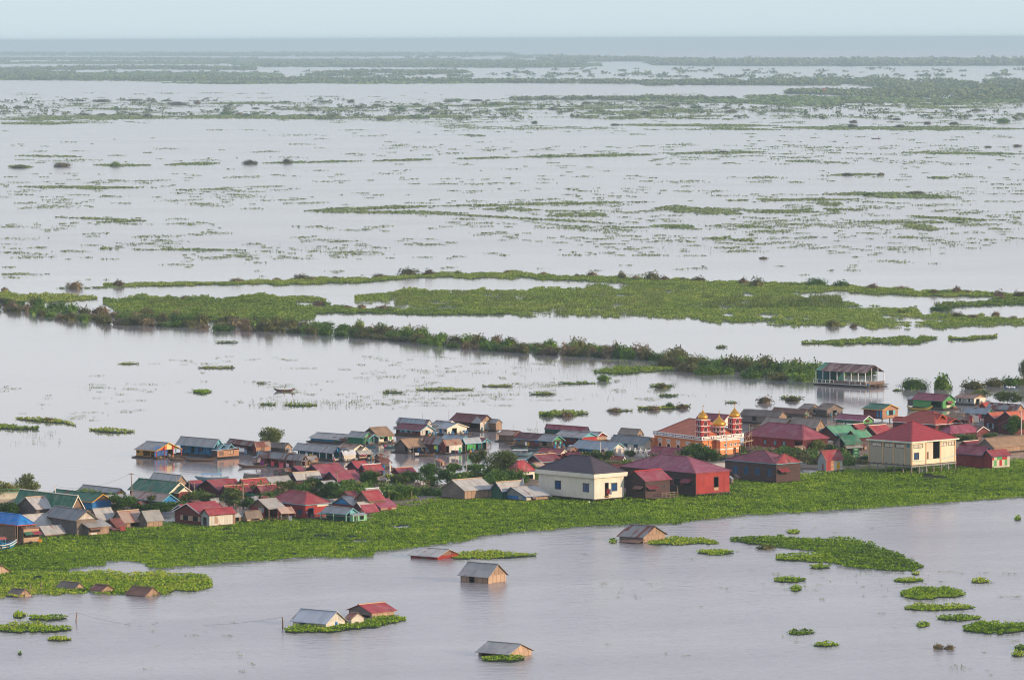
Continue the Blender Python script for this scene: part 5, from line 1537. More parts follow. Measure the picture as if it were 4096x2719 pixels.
H('E', V_, 'dark brown house with bright red ridge, propped shutters and railed deck', B('gR', 230, 1208, 1398, -20, 542, 104, 'maroon', 'dbrown', 'brown', a=49, cap='plain:#c03038', zb=.8, op=[('L', .1, .5, .3, .62, 'a', RC['brth']), ('R', .06, .42, .32, .62, 'a', RC['dmaroon']), ('R', .74, .8, .5, .66, 'w')]), key='deck')
H('E', V_, 'long maroon-roofed hall with bright red end wall over the belt', B('hL', 805, 1117, 1358, -85, 1216, 150, 'magenta', 'dbrown', 'red', a=50, hin=.8, zb=.9, ov=.35, op=[('L', .2, .28, .35, .68, 's', WC['mar']), ('L', .05, .15, .35, .68, 'a', RC['maroon']), ('R', .54, .67, .2, .75, 'd'), ('R', .54, .67, .1, .26, 'p', 'lit')]))
H('E', V_, 'maroon roof with pale verge in front of the orange hall', B('gL', 590, 922, 1000, 262, 720, 84, 'maroon', 'mar', 'mar', a=47, trim='blue'))
H('E', V_, 'long dark brown house with maroon hip roof, blue gutter and four windows', B('hL', 1725, 1013, 1215, 1118, 2022, 118, 'maroon', 'brown', 'brown', a=49, hin=.95, zb=.7, ov=.35, trim='cyan', op=[('L', .1, .17, .3, .68, 'w', 'plain:#2e6080'), ('L', .33, .4, .3, .68, 'w', 'plain:#2e6080'), ('L', .55, .62, .3, .68, 'w', 'plain:#2e6080'), ('L', .76, .83, .3, .68, 'w', 'plain:#2e6080'), ('R', .08, .42, .35, .72, 'a', RC['red'])]),
  B('hL', 1727, 1011, 1215, 1610, 2020, 104, 'red', 'none', 'none', a=49, hin=.42, zb=.7, stl=False))
H('E', V_, 'very large dark red hall with maroon roof and gablet right of the domes', B('hL', 2030, 738, 880, 1330, 2340, 150, 'maroon', 'redd', 'mard', a=48, hin=.5, op=[('L', .3, .34, .3, .7, 'w', WC['cyan']), ('L', .45, .49, .3, .7, 'w', WC['cyan']), ('L', .62, .66, .3, .7, 'w', WC['cyan']), ('L', .02, .14, 0, .8, 'd')]), B('gL', 2105, 722, 860, 1960, 2290, 62, 'maroon', 'none', 'none', a=48, gable='redd', trim='dmar'))
H('F', V_, 'tin shed with red roof and red, orange, white and yellow front panels', B('gR', 22, 1320, 1464, -92, 232, 112, 'red', 'grey', 'whitew', a=50, zb=.6, op=[('R', .02, .28, .02, .97, 'p', 'red'), ('R', .3, .47, .02, .97, 'p', 'orange'), ('R', .49, .63, .02, .97, 'p', 'cream'), ('R', .66, .83, .08, .65, 'p', 'plain:#d8a91e'), ('L', .3, .45, .05, .6, 'p', 'red')]))
H('E', 'shack', 'cluster shack with grey roof and rusty wall between the two long houses', B('gR', 1190, 1118, 1190, 1130, 1335, 66, 'grey', 'th', 'orange', a=49, op=[('R', .5, .75, 0, .7, 'd')]))
H('E', 'shack', 'low rusty tin shack with a patched front beside the brown house', B('sR', 1290, 1165, 1212, 1240, 1448, 36, 'tanrust', 'wood', 'rustw', a=46, op=[('R', .05, .4, .1, .7, 'p', 'red')]))
H('E', 'shack', 'grey lean-to roof just behind the red end wall', B('gR', 1020, 1052, 1110, 975, 1160, 40, 'grey', 'th', a=49))
H('E', 'shack', 'long low grey tin roofs under the dark red hall', B('gL', 1640, 870, 920, 1370, 1755, 40, 'lrust', 'wood', a=47))
H('E', 'shack', 'tiny grey pent roof tucked under the red end wall', B('sR', 1215, 1180, 1252, 1180, 1242, 28, 'bgrey', 'th', a=49))
H('E', V_, 'maroon roofed floating house hidden behind the first minaret', B('gL', 1130, 520, 600, 800, 1240, 66, 'maroon', 'th', 'cream', a=46))
for lb, F, b_ in [('long grey thatch floating house right of the domes, nearest them', 'E', B('gL', 1757, 478, 575, 1300, 1862, 62, 'dth', 'th', 'tht', a=45, gable='tht', op=[('L', .6, .7, .2, .8, 'd')])),
                  ('thatch floating house with a green cloth in its gable end', 'E', B('gL', 2045, 440, 492, 1662, 2118, 48, 'brth', 'thd', 'th', a=45, op=[('R', .2, .6, .1, .95, 'p', 'bgreen')])),
                  ('little thatch floating house with lit straw gable and dark door', 'E', B('gL', 2100, 384, 462, 1972, 2240, 46, 'gth', 'thd', 'thl', a=46, gable='thl', op=[('R', .4, .6, 0, .75, 'd')])),
                  ('dark thatch floating house with square door, last of the thatch row', 'F', B('gL', 32, 735, 822, -112, 238, 58, 'dth', 'thd', 'th', a=46, gable='th', op=[('R', .4, .62, 0, .7, 'd')])),
                  ('grey thatch house with tan gable in front of the long thatch one', 'E', B('gL', 1802, 586, 645, 1540, 1950, 82, 'gth', 'thd', 'tht', a=47, gable='tht')),
                  ('wide grey thatch roof at right in front of the thatch row', 'E', B('gL', 2180, 602, 665, 1845, 2300, 98, 'gth', 'thd', 'tht', a=47, gable='tht'))]:
    H(F, FH, lb, b_, fl=True)

# --- right group
H('F', 'floating_hall', 'open-sided floating hall with rusty roof, white posts and railing', B('gL', 472, 319, 452, -100, 693, 80, 'metal:#94786c,#704a40:.5', 'none', 'none', a=46, gable='wood', zb=.9, porch=('B', 1.0, 'white'), op=[]), fl=True, key='hall', cat='hall')
H('F', FH, 'maroon-roofed floating house with green gable and potted plants', B('gL', 1357, 641, 742, 990, 1520, 70, 'maroon', 'bgreen', 'bgreen', a=46, gable='bgreen', trim='green', op=[('L', .05, .38, .05, .9, 'd'), ('R', .3, .68, .4, .85, 'a', RC['maroon']), ('R', .3, .66, .05, .35, 'p', 'cream2')]), B('sL', 1200, 628, 720, 945, 1240, 30, 'grey', 'thd', 'th', a=46), fl=True)
H('F', FH, 'pale grey floating house with white windows at the back right', B('gL', 1712, 610, 690, 1478, 1872, 44, 'lrust', 'grey', 'cream', a=44, gable='lit', op=[('L', .2, .3, .35, .8, 's', PW), ('L', .72, .8, .35, .8, 's', PW), ('R', .2, .45, 0, .8, 'd')]), fl=True)
H('F', V_, 'orange plank house with green roof, yellow verge and open blue shutters', B('gL', 665, 740, 840, 425, 870, 56, 'green', 'mar', 'orange', a=46, gable='orange', trim='yellow', zb=.9, op=[('R', .42, .66, .35, .85, 's', WC['cyan']), ('L', .02, .12, .1, .85, 'D', WC['blue']), ('L', .2, .28, .1, .85, 'D', WC['blue'])]))
H('F', V_, 'green house with magenta roof in front of the orange plank house', B('gL', 447, 862, 918, 115, 578, 54, 'magenta', 'green', 'bgreen', a=46, gable='bgreen', trim='white', op=[('R', .3, .6, .4, .9, 'a', RC['dmaroon']), ('L', .1, .35, .4, .9, 'a', RC['magenta'])]))
H('F', 'tiled_house', 'big red-tiled roof with several gablets behind the pyramid-roofed house', B('hL', 1270, 905, 1010, 785, 1582, 125, 'torange', 'mard', 'mar', a=48, hin=.5, trim='white'), B('gL', 1300, 848, 1000, 1140, 1400, 58, 'torange', 'none', 'none', a=48, gable='mar', trim='orange'), B('gL', 1420, 890, 1000, 1265, 1570, 48, 'torange', 'none', 'none', a=48, gable='mar', trim='orange'), B('gL', 870, 862, 960, 770, 950, 40, 'torange', 'mar', 'mar', a=48, gable='mar', trim='orange'))
H('F', V_, 'low spreading magenta roof right of the red-tiled gablets', B('hR', 1440, 1010, 1070, 1285, 1818, 84, 'magenta', 'mard', a=52, hin=.5))
H('F', V_, 'red gabled roof with pale ridge left of the pyramid roof', B('gR', 610, 1025, 1090, 398, 812, 100, 'red', 'mard', a=50, cap='cream', trim='wood'))
H('F', V_, 'further red roof with pale ridge half behind the gabled one', B('gR', 400, 972, 1040, 250, 520, 66, 'red', 'mard', a=50, cap='cream'))
H('F', V_, 'light green roofed house with blue-edged gable', B('gR', 132, 1030, 1110, -80, 402, 96, 'lgreen', 'mard', a=50, trim='blue'))
H('F', V_, 'second light green roof stepping down to the right', B('gR', 382, 1056, 1120, 222, 562, 76, 'lgreen', 'mard', a=50))
H('F', 'shop', 'darker green roofed shop open to the lane beside the pyramid house', B('gR', 247, 1136, 1292, 92, 447, 98, 'green', 'th', 'none', a=50, porch=('R', 2.5, 'wood')), B('sR', 262, 1172, 1292, 215, 450, 34, 'grey', 'none', 'none', a=50))
H('F', V_, 'large cream house with red pyramid roof raised on concrete stilts', B('hL', 1000, 1106, 1372, 480, 1536, 205, 'tred', 'plaster:#a39a88', 'cream2', a=46, hin=.5, zb=2.5, ov=.45, band=('plaster:#cfd8c4', .28, .04),
  op=[('L', .03, .10, .78, .9, 'w', WC['cyan']), ('L', .17, .37, .74, .88, 'w', WC['whitew']), ('L', .42, .62, .74, .88, 'w', WC['whitew']), ('L', .7, .92, .74, .88, 'w', WC['whitew']),
      ('R', .05, .25, .74, .88, 'w', WC['whitew']), ('R', .06, .16, .24, .52, 'w', 'glass:#26466a'), ('R', .33, .63, .2, .97, 'd', WC['cream2']), ('R', .66, .79, .74, .88, 'w', WC['whitew']), ('R', .83, .96, .74, .88, 'w', WC['whitew'])]), key='pyramid')
H('F', V_, 'long dark red house with patchwork end wall at the belt', B('gL', 1800, 1260, 1420, 1470, 1958, 96, 'maroon', 'redd', 'redd', a=49, trim='blue'), B('gR', 1916, 1272, 1426, 1785, 2142, 66, 'red', 'redd', 'patch:#c9bfa8,#5c9a5a,#a5302c,#b9b2a2,#c4bba6', a=49, trim='blue'))
H('F', V_, 'strip of red roof behind the long dark red house', B('gR', 1640, 1140, 1230, 1535, 1808, 40, 'red', 'mard', a=50, cap='cream'))
H('F', V_, 'long tan thatch house cut by the right edge', B('gR', 1937, 1168, 1252, 1733, 2520, 100, 'tanth', 'th', 'tht', a=50, cap='wood', zb=.6))
H('F', V_, 'two-storey dark brown house with orange roofs and blue verges', B('gR', 2180, 860, 1036, 1960, 2420, 92, 'metal:#c0664a:0', 'mard', 'mar', a=50, trim='blue', op=[('L', .3, .48, .3, .65, 's', 'plain:#6d7d92')]), B('gR', 1940, 838, 1010, 1800, 2110, 62, 'metal:#c0664a:0', 'mard', 'mard', a=50, trim='blue', op=[('L', .2, .5, .2, .6, 's', 'plain:#6d7d92')]))
H('F', V_, 'plain blue-grey roof beside the channel at the right', B('gL', 1857, 788, 860, 1586, 1956, 62, 'bgrey', 'th', 'green', a=46, op=[('L', .05, .25, .1, .9, 'd'), ('L', .5, .75, .1, .9, 'c', 'plain:#c8bdb0')]))
H('F', V_, 'striped grey roof with an orange gable near the right edge', B('gL', 2205, 744, 800, 1838, 2292, 64, 'grust', 'th', 'orange', a=46, gable='orange'))
H('F', V_, 'small rust-orange roof behind the plain blue-grey roof', B('gR', 1842, 706, 760, 1762, 1936, 48, 'torange', 'mar', a=50))
H('F', FH, 'low worn thatch boat shed in front of the green gabled house', B('gL', 1562, 832, 880, 1395, 1642, 54, 'tanth', 'thd', 'th', a=46), fl=True)
H('F', V_, 'small rusty roof with white-edged gable below the brown house', B('gL', 1742, 986, 1050, 1640, 1892, 54, 'brust', 'mard', 'mar', a=47, trim='white'))

# lean-tos and sheds squeezed into the gaps
LT = ['small weathered tin lean-to squeezed between the village houses', 'little rusty shed wedged in a gap of the village', 'low patched grey roof filling a gap between village houses']
SQ = random.Random(5)
for F, x, y in [('A', 600, 735), ('A', 820, 748), ('A', 900, 742), ('A', 1255, 752), ('A', 1760, 735), ('A', 1900, 742), ('A', 2000, 768), ('A', 2235, 748), ('A', 2285, 700), ('A', 1010, 760), ('A', 520, 800), ('B', 330, 1195), ('B', 450, 1178), ('B', 640, 1090), ('B', 980, 985), ('B', 1390, 1020), ('B', 1475, 1015), ('B', 1740, 960), ('B', 2240, 1030), ('B', 1120, 1120), ('B', 100, 1215), ('B', 620, 870), ('B', 690, 880), ('B', 1690, 860), ('C', 60, 705), ('C', 740, 770), ('C', 1260, 905), ('C', 1700, 860), ('D', 560, 690), ('D', 640, 760), ('D', 1150, 700), ('D', 800, 620), ('D', 1200, 640), ('E', 1480, 965), ('E', 1620, 975), ('E', 1280, 990), ('E', 2110, 960), ('E', 1960, 900), ('F', 300, 1200), ('F', 430, 1215), ('F', 700, 1150), ('F', 560, 1130), ('F', 1570, 1085), ('F', 1650, 905), ('F', 1330, 1080), ('F', 1710, 1100), ('F', 1950, 900), ('F', 1560, 900)]:
    w1_, w2_ = SQ.uniform(45, 95) * .3507 / FR[F][2], SQ.uniform(50, 110) * .3507 / FR[F][2]
    h1_ = SQ.uniform(45, 70) * .3507 / FR[F][2]
    t_ = SQ.choice(['gR', 'gL', 'sR', 'gR'])
    k_ = SQ.randrange(3)
    H(F, 'shed', LT[k_], B(t_, x, y - h1_, y, x - w1_, x + w2_, SQ.uniform(24, 40) * .3507 / FR[F][2], [SQ.choice(['grust', 'grey', 'white']), SQ.choice(['rust', 'brust', 'lrust']), SQ.choice(['grey', 'tanrust', 'bgrey', 'gth'])][k_], SQ.choice(['th', 'wood', 'mar', 'thd', 'rustw']), SQ.choice(['tht', 'lit', 'white', 'wood', 'rustw']), a=SQ.uniform(45, 54), op=[('R', .2, .5, 0, .7, 'd')] if SQ.random() < .6 else []), cat='shed', group='lean-tos in the gaps of the village')

# ------------------------------------------------------------------ the orange hall with golden domes
ONION = [(.62, 0), (.86, .1), (.99, .26), (1.0, .42), (.93, .6), (.78, .8), (.56, 1.02), (.34, 1.24), (.18, 1.44), (.08, 1.66), (.03, 1.86)]


def mosque():
    k0 = ppm(at(*fr('E', 880, 935)))
    N = at(*fr('E', 880, 935))
    UL, UR = Vector((-math.cos(R(60)), math.sin(R(60)), 0)), Vector((math.sin(R(43)), math.cos(R(43)), 0))

    def run(d, X, z=5):
        lo, hi = .5, 90
        for _ in range(40):
            m = (lo + hi) / 2
            q = N + d * m
            q.z = z
            v = CR.transposed() @ (q - Vector((0, 0, CAMH)))
            if abs(CW / 2 + FPX * v.x / -v.z - fr('E', 880, 0)[0]) < abs(X - fr('E', 880, 0)[0]): lo = m
            else: hi = m
        return m
    L, W = run(UL, fr('E', 308, 0)[0]), run(UR, fr('E', 1356, 0)[0])
    root = empty('domed_hall', N, 0, 'orange hall with three golden onion domes, red towers and a brown hipped roof', 'mosque')
    z = lambda y: (935 - y) * .35073 / k0
    ORA, WHT, REDP = 'plaster:#d98654', 'plaster:#e4ded6', 'plaster:#a03432'
    P = lambda l, w, h: tuple((UL * l + UR * w) + Vector((0, 0, h)))

    def quadbox(l0, l1, w0, w1, z0, z1):
        b = MB()
        v = [P(l0, w0, z0), P(l1, w0, z0), P(l1, w1, z0), P(l0, w1, z0), P(l0, w0, z1), P(l1, w0, z1), P(l1, w1, z1), P(l0, w1, z1)]
        f = [(0, 3, 2, 1), (4, 5, 6, 7), (0, 1, 5, 4), (1, 2, 6, 5), (2, 3, 7, 6), (3, 0, 4, 7)]
        b.add(v, [tuple(reversed(q)) for q in f])
        return b

    def addq(b, *a):
        o = quadbox(*a)
        return b.add(o.v, o.f)
    zp0, zp1 = z(748), z(704)
    ins = .9
    wl = quadbox(ins, L, ins, W - ins, .3, zp0 - .02)
    wall = wl.build('wall', ORA, root)
    b = quadbox(L - 1.3, L + 3.6, -.3, .9, .3, z(648) - 3.05)   # end pier
    b.build('pier', ORA, root)
    pp = MB()
    for (a) in ((0, L - 1.4, 0, .3, zp0, zp1), (0, .3, .302, W, zp0, zp1), (L - .3, L, .31, W, zp0, zp1)):
        addq(pp, *a)
    addq(pp, .302, L - .302, .302, W, zp0, zp0 + .18)
    par = pp.build('parapet', WHT, root)
    pn = MB()
    n_ = 5
    for i in range(n_):
        a0, a1 = .5 + (L - 2.2) * i / n_, .5 + (L - 2.2) * (i + .86) / n_
        zc0, zc1 = zp0 + .26 * (zp1 - zp0), zp0 + .8 * (zp1 - zp0)
        addq(pn, a0, a1, -.03, .0, zc0, zc1)
    for i in range(4):
        a0, a1 = .4 + (W - .8) * i / 4, .4 + (W - .8) * (i + .88) / 4
        addq(pn, -.03, .0, a0, a1, zc0, zc1)
    panel = pn.build('parapet_panel', 'plaster:#6d3436', par)
    pi = MB()
    for i in range(n_):
        a0, a1 = .5 + (L - 2.2) * (i + .1) / n_, .5 + (L - 2.2) * (i + .76) / n_
        addq(pi, a0, a1, -.05, -.032, zc0 + .12 * (zp1 - zp0), zc1 - .12 * (zp1 - zp0))
    for i in range(4):
        a0, a1 = .4 + (W - .8) * (i + .1) / 4, .4 + (W - .8) * (i + .78) / 4
        addq(pi, -.05, -.032, a0, a1, zc0 + .12 * (zp1 - zp0), zc1 - .12 * (zp1 - zp0))
    pi.build('parapet_inlay', WHT, par)
    # hipped roof
    he = zp1 - .25
    zr = he + 158 * .35073 / k0
    i_ = 1.0
    l0, l1, w0, w1 = i_, L - .8, i_, W - i_
    wm_ = (w0 + w1) / 2
    r0, r1 = P(l0 + (w1 - w0) * .42, wm_, zr), P(l1 - (w1 - w0) * .5, wm_, zr)
    A, Bq, C_, D = P(l0, w0, he), P(l0, w1, he), P(l1, w1, he), P(l1, w0, he)
    rf = MB().slab([[A, Bq, r0], [Bq, C_, r1, r0], [C_, D, r1], [D, A, r0, r1]], .1)
    roof = rf.build('roof', 'tile:#bf6848', root)
    c_ = MB()
    for p, q in ((A, r0), (Bq, r0), (D, r1), (r0, r1)):
        c_.beam(Vector(p) + Vector((0, 0, .04)), Vector(q) + Vector((0, 0, .04)), .3, .12)
    c_.build('ridge_cap', 'plain:#7a2c36', roof)
    # portico at the front right
    b = quadbox(-1.5, ins - .01, W * .36, W * .8, .3, zp0 - .35)
    b.build('portico', 'plaster:#e09060', root)
    addq(MB(), 0, 1, 0, 1, 0, 1)
    tb = quadbox(-1.65, ins - .02, W * .34, W * .82, zp0 - .34, zp0 - .03)
    tb.build('cornice', WHT, root)

    def arch(b, l, w, zb, wd, ht, axis, o=.06):
        """arched frame lying on a face; axis L: along l on the face w, axis W: along w on the face l"""
        m = 9
        out, inn = [], []
        for q in range(m + 1):
            t = PI * q / m
            for rr, lst in ((wd / 2 + .1, out), (wd / 2 - .08, inn)):
                lst.append((rr * math.cos(t), zb + ht - wd / 2 + rr * math.sin(t)))
        out = [(wd / 2 + .1, zb)] + out + [(-wd / 2 - .1, zb)]
        inn = [(wd / 2 - .08, zb)] + inn + [(-wd / 2 + .08, zb)]
        f = (lambda u, zz, d: P(l + u, w - d, zz)) if axis == 'L' else (lambda u, zz, d: P(l - d, w + u, zz))
        for i in range(len(out) - 1):
            v = [f(*out[i], 0), f(*out[i + 1], 0), f(*inn[i + 1], 0), f(*inn[i], 0), f(*out[i], o), f(*out[i + 1], o), f(*inn[i + 1], o), f(*inn[i], o)]
            b.add(v, [(4, 5, 6, 7), (0, 1, 5, 4), (2, 3, 7, 6), (1, 0, 3, 2)])
        return b
    # arched windows with white screens on the left wall
    for fr_ in (.1, .3, .5, .7, .88):
        l = ins + (L - ins) * fr_
        w_ = quadbox(l - 1.0, l + 1.0, ins - .08, ins - .002, z(815), z(782))
        wdw = w_.build('window', WHT, root)
        quadbox(l - .85, l + .85, ins - .1, ins - .082, z(815) + .12, z(782) - .12).build('pane', 'plaster:#b9b4ae', wdw)
        arch(MB(), l, ins - .002, .4, 1.9, z(822) - .4, 'L').build('arch', WHT, wdw)
        quadbox(l - .6, l + .6, ins - .03, ins - .003, .4, z(840)).build('doorway', INNER_SHADE, wdw)  # dark panel on the solid wall, painted as the shade inside a doorway
    for fw in (.16, .9):
        w0_ = W * fw
        w_ = quadbox(ins - .08, ins - .002, w0_ - .9, w0_ + .9, z(845), z(810))
        wdw = w_.build('window', WHT, root)
        quadbox(ins - .1, ins - .082, w0_ - .75, w0_ + .75, z(845) + .12, z(810) - .12).build('pane', 'plaster:#b9b4ae', wdw)
    for fw in (.47, .62, .72):
        w0_ = W * fw
        wdw = quadbox(-1.58, -1.502, w0_ - .5, w0_ + .5, z(830), z(800)).build('window', WHT, root)
        quadbox(-1.6, -1.582, w0_ - .35, w0_ + .35, z(830) + .15, z(800) - .15).build('pane', 'glass:#3a3a3c', wdw)
    quadbox(-1.58, -1.502, W * .7 - .5, W * .7 + .5, .3, 1.9).build('door', 'plain:#5b3a26', root)
    quadbox(-1.56, ins - .03, W * .355, W * .805, z(866), z(852)).build('cornice', WHT, root)

    # towers: storeys of red wall with arches over painted dark hollows, white bands and an onion dome
    def tower(cl, cw, half, zb, zt, storeys, dome_r, dome_h, oct_=False):
        dome_h *= 1.12
        tw = MB()
        bands = MB()
        ar = MB()
        dk = MB()
        sh = (zt - zb) / storeys
        n = 8 if oct_ else 4
        cx, cy, _ = P(cl, cw, 0)
        rot = math.atan2(UL.y, UL.x) + (PI / 8 if oct_ else PI / 4)
        rad = half / math.cos(PI / n)
        tw.lathe([(rad, zb), (rad, zt)], n, (cx, cy, 0), rot)
        t_ = tw.build('tower', REDP, root)
        for s in range(1, storeys + 1):
            zz = zb + sh * s
            bands.lathe([(rad * 1.06, zz - .06), (rad * 1.16, zz), (rad * 1.16, zz + .12), (rad * 1.01, zz + .14)], n, (cx, cy, 0), rot)
        bands.build('cornice', WHT, t_)
        for s in range(storeys):
            for q in range(n):
                ang = rot + 2 * PI * (q + .5) / n
                d = Vector((math.cos(ang), math.sin(ang), 0))
                e = Vector((-d.y, d.x, 0))
                wd = half * (.8 if not oct_ else .42)
                z0 = zb + sh * s + .2
                ht = sh * .72
                o_, i_2 = [], []
                for k in range(9):
                    t = PI * k / 8
                    o_.append(((wd / 2 + .03) * math.cos(t), z0 + ht - wd / 2 + (wd / 2 + .03) * math.sin(t)))
                    i_2.append((wd / 2 * math.cos(t), z0 + ht - wd / 2 + wd / 2 * math.sin(t)))
                o_ = [(wd / 2 + .12, z0)] + o_ + [(-wd / 2 - .12, z0)]
                i_2 = [(wd / 2, z0)] + i_2 + [(-wd / 2, z0)]
                c0 = Vector((cx, cy, 0)) + d * half
                f = lambda u, zz, dd: tuple(c0 + e * u + d * dd + Vector((0, 0, zz)))
                for k in range(len(o_) - 1):
                    ar.add([f(*o_[k], .07), f(*o_[k + 1], .07), f(*i_2[k + 1], .07), f(*i_2[k], .07), f(*o_[k], 0), f(*o_[k + 1], 0), f(*i_2[k + 1], 0), f(*i_2[k], 0)], [(0, 1, 2, 3), (4, 5, 1, 0), (6, 7, 3, 2)])
                dk.add([f(*p, .012) for p in i_2], [tuple(range(len(i_2)))])
        ar.build('arch', WHT, t_)
        dk.build('opening_shade', 'plaster:#553231' if not oct_ else INNER_SHADE, t_)  # flat faces on solid towers, shade within the arches put into their colour
        dm = MB()
        prof = [(0.55 * dome_r, zt + .1)] + [(r * dome_r, zt + .1 + h / 1.86 * dome_h) for r, h in ONION]
        dm.lathe(prof, 24, (cx, cy, 0))
        zt2 = zt + .1 + dome_h
        d_ = dm.build('dome', 'gold:#e0a040', root, smooth=True)
        fn = MB()
        fn.lathe([(.05, zt2 - .1), (.05, zt2 + .25), (.14, zt2 + .35), (.05, zt2 + .45), (.03, zt2 + .7)], 8, (cx, cy, 0))
        pts = [(cx + .28 * math.cos(t) * .9, cy, zt2 + .85 + .24 * math.sin(t)) for t in np.linspace(-.9 * PI, .45 * PI, 10)]
        fn.tube(pts, [.02 + .05 * math.sin(PI * i / 9) for i in range(10)], 5)
        fn.build('finial', 'gold:#e0a040', d_)
    tower(1.75, 1.75, 1.25, zp1 - .4, z(517), 3, 1.3, 115 * .35073 / k0 * .95)
    tower(1.75, W - 2.2, 1.25, zp1 - .4, z(527), 3, 1.42, 120 * .35073 / k0 * .95)
    tower(1.9, W * .5, 1.35, zp1 - .4, z(612), 2, 1.75, 128 * .35073 / k0 * .95, True)
    # bamboo scaffold at the front
    sc = empty('bamboo_scaffold', N, 0, 'bamboo scaffold poles tied along the front of the orange hall', 'scaffold')
    for l, w, h, ex in [(-1.2, W * .1, 6.5, .2), (-1.3, W * .3, 5.4, -.3), (-2.2, W * .5, 5.0, .1), (-2.3, W * .8, 6.4, .3), (-1.4, W * .97, 5.8, -.2), (-.9, W * 1.08, 7.6, .1), (-.8, W * 1.14, 7.2, .3), (L * .1, -.9, 6.6, .2), (L * .16, -1.0, 7.0, .3), (L * .28, -.9, 6.3, -.3)]:
        MB().tube([P(l, w, 0), P(l, w + ex, h)], [.06, .045], 5).build('pole', 'plain:#b09878', sc)
    for a, c in [((-1.3, W * .05, 4.6), (-1.4, W * .5, 4.8)), ((-2.3, W * .45, 3.2), (-2.2, W * .95, 3.1)), ((-1.2, W * .85, 2.9), (-.9, W * 1.18, 3.4)), ((-1.2, W * .9, 4.3), (-.8, W * 1.14, 4.5)), ((L * .05, -1, 4.7), (L * .3, -1, 4.9)), ((-1.0, W * .95, 2.5), (-.8, W * 1.15, 5.5))]:
        MB().tube([P(*a), P(*c)], .05, 5).build('ledger', 'plain:#b09878', sc)
    pl = MB()
    pl.add([P(-1.6, W * .95, 3.0), P(-1.6, W * 1.15, 3.2), P(-.4, W * 1.15, 3.2), P(-.4, W * .95, 3.0), P(-1.6, W * .95, 3.08), P(-1.6, W * 1.15, 3.28), P(-.4, W * 1.15, 3.28), P(-.4, W * .95, 3.08)], [(0, 1, 2, 3), (7, 6, 5, 4), (0, 4, 5, 1), (1, 5, 6, 2), (2, 6, 7, 3), (3, 7, 4, 0)])
    pl.build('plank', 'plain:#a89070', sc)


mosque()

# white ornamental fence west of the hall
fw = empty('ornamental_fence', at(*fr('D', 1250, 622)), 0, 'white fence with pointed pyramid posts before the orange hall', 'fence')
p0 = at(*fr('D', 1250, 628))
p1 = at(*fr('D', 1722, 668))
d = (p1 - p0)
fw.location = p0
for i in range(9):
    q = d * i / 8
    MB().lathe([(.5, 0), (.5, 1.5), (.62, 1.5), (.06, 2.6)], 4, tuple(q), PI / 4).build('post', 'plaster:#cfc8bd', fw)
for i in range(8):
    a, b_ = d * (i + .12) / 8, d * (i + .88) / 8
    m = MB()
    for zz in (1.0, 1.9):
        m.beam(a + Vector((0, 0, zz)), b_ + Vector((0, 0, zz)), .08, .1)
    for j in range(5):
        q = a + (b_ - a) * j / 4
        m.beam(q + Vector((0, 0, .8)), q + Vector((0, 0, 2.0)), .06, .06)
    m.beam(a + Vector((0, 0, .4)), b_ + Vector((0, 0, .4)), .15, .8)
    m.build('railing', 'plaster:#d6d0c8', fw)


# ------------------------------------------------------------------ extra parts of single houses
def part(key, i, mb, name, mat, parent=None):
    root, inf = INFO[key]
    return mb.build(name, mat, parent or root, None if parent else inf[i]['mw'])


# brown house: deck, railing, ladder
I = INFO['deck'][1][0]
W, zb = I['W'], I['zb']
part('deck', 0, MB().box((.4, -1.6, zb - .14), (W + .3, .3, zb - .02)), 'deck', 'plankv:#6b5a4b')
dk = MB()
for x in np.linspace(W * .45, W + .25, 5):
    dk.box((x - .05, -1.6, -.8), (x + .05, -1.5, zb + 1.0))
dk.beam((W * .45, -1.55, zb + .55), (W + .25, -1.55, zb + .55), .06, .06)
dk.beam((W * .45, -1.55, zb + .98), (W + .25, -1.55, zb + .98), .07, .07)
dk.box((W + .2, -1.55, zb - .02), (W + .27, -1.48, zb + 2.2))
part('deck', 0, dk, 'railing', 'plain:#a08a74')
ld = MB()
for x in (W * .26, W * .26 + .55):
    ld.beam((x, -1.7, zb), (x + .2, -2.6, -.3), .08, .08)
for t in (.2, .45, .7):
    ld.beam((W * .26 + .2 * t, -1.7 - .9 * t, zb - (zb + .3) * t), (W * .26 + .55 + .2 * t, -1.7 - .9 * t, zb - (zb + .3) * t), .07, .05)
part('deck', 0, ld, 'ladder', 'plain:#8d7a68')
# cream house: window hoods, gutter pipe
I = INFO['cream'][1][0]
y0, x0, L, W, top, zb = I['y0'], I['x0'], I['L'], I['W'], I['top'], I['zb']
for u0, u1 in ((.1, .2), (.6, .7)):
    a, b_ = y0 + u0 * (L - 2 * y0) - .3, y0 + u1 * (L - 2 * y0) + .3
    zz = zb + .63 * (top - zb)
    part('cream', 0, MB().box((x0 - .35, a, zz), (x0 - .004, b_, zz + .1)), 'window_hood', 'plaster:#d8cdb6')
a, b_ = x0 + .55 * (W - 2 * x0), x0 + .79 * (W - 2 * x0)
part('cream', 0, MB().box((a, y0 - .35, zb + .61 * (top - zb)), (b_, y0 - .004, zb + .61 * (top - zb) + .1)), 'window_hood', 'plaster:#d8cdb6')
part('cream', 0, MB().tube([(x0 + .1, y0 - .06, top - .95), (W * .86, y0 - .06, top - .75), (W * .86, y0 - .06, zb + 2.2)], .05, 6), 'drain_pipe', 'plain:#7fb6c4')
part('cream', 0, MB().box((W * .36, y0 - .7, zb + .5), (W * .5, y0 - .004, zb + .6)), 'balcony', 'plain:#c98f5c')
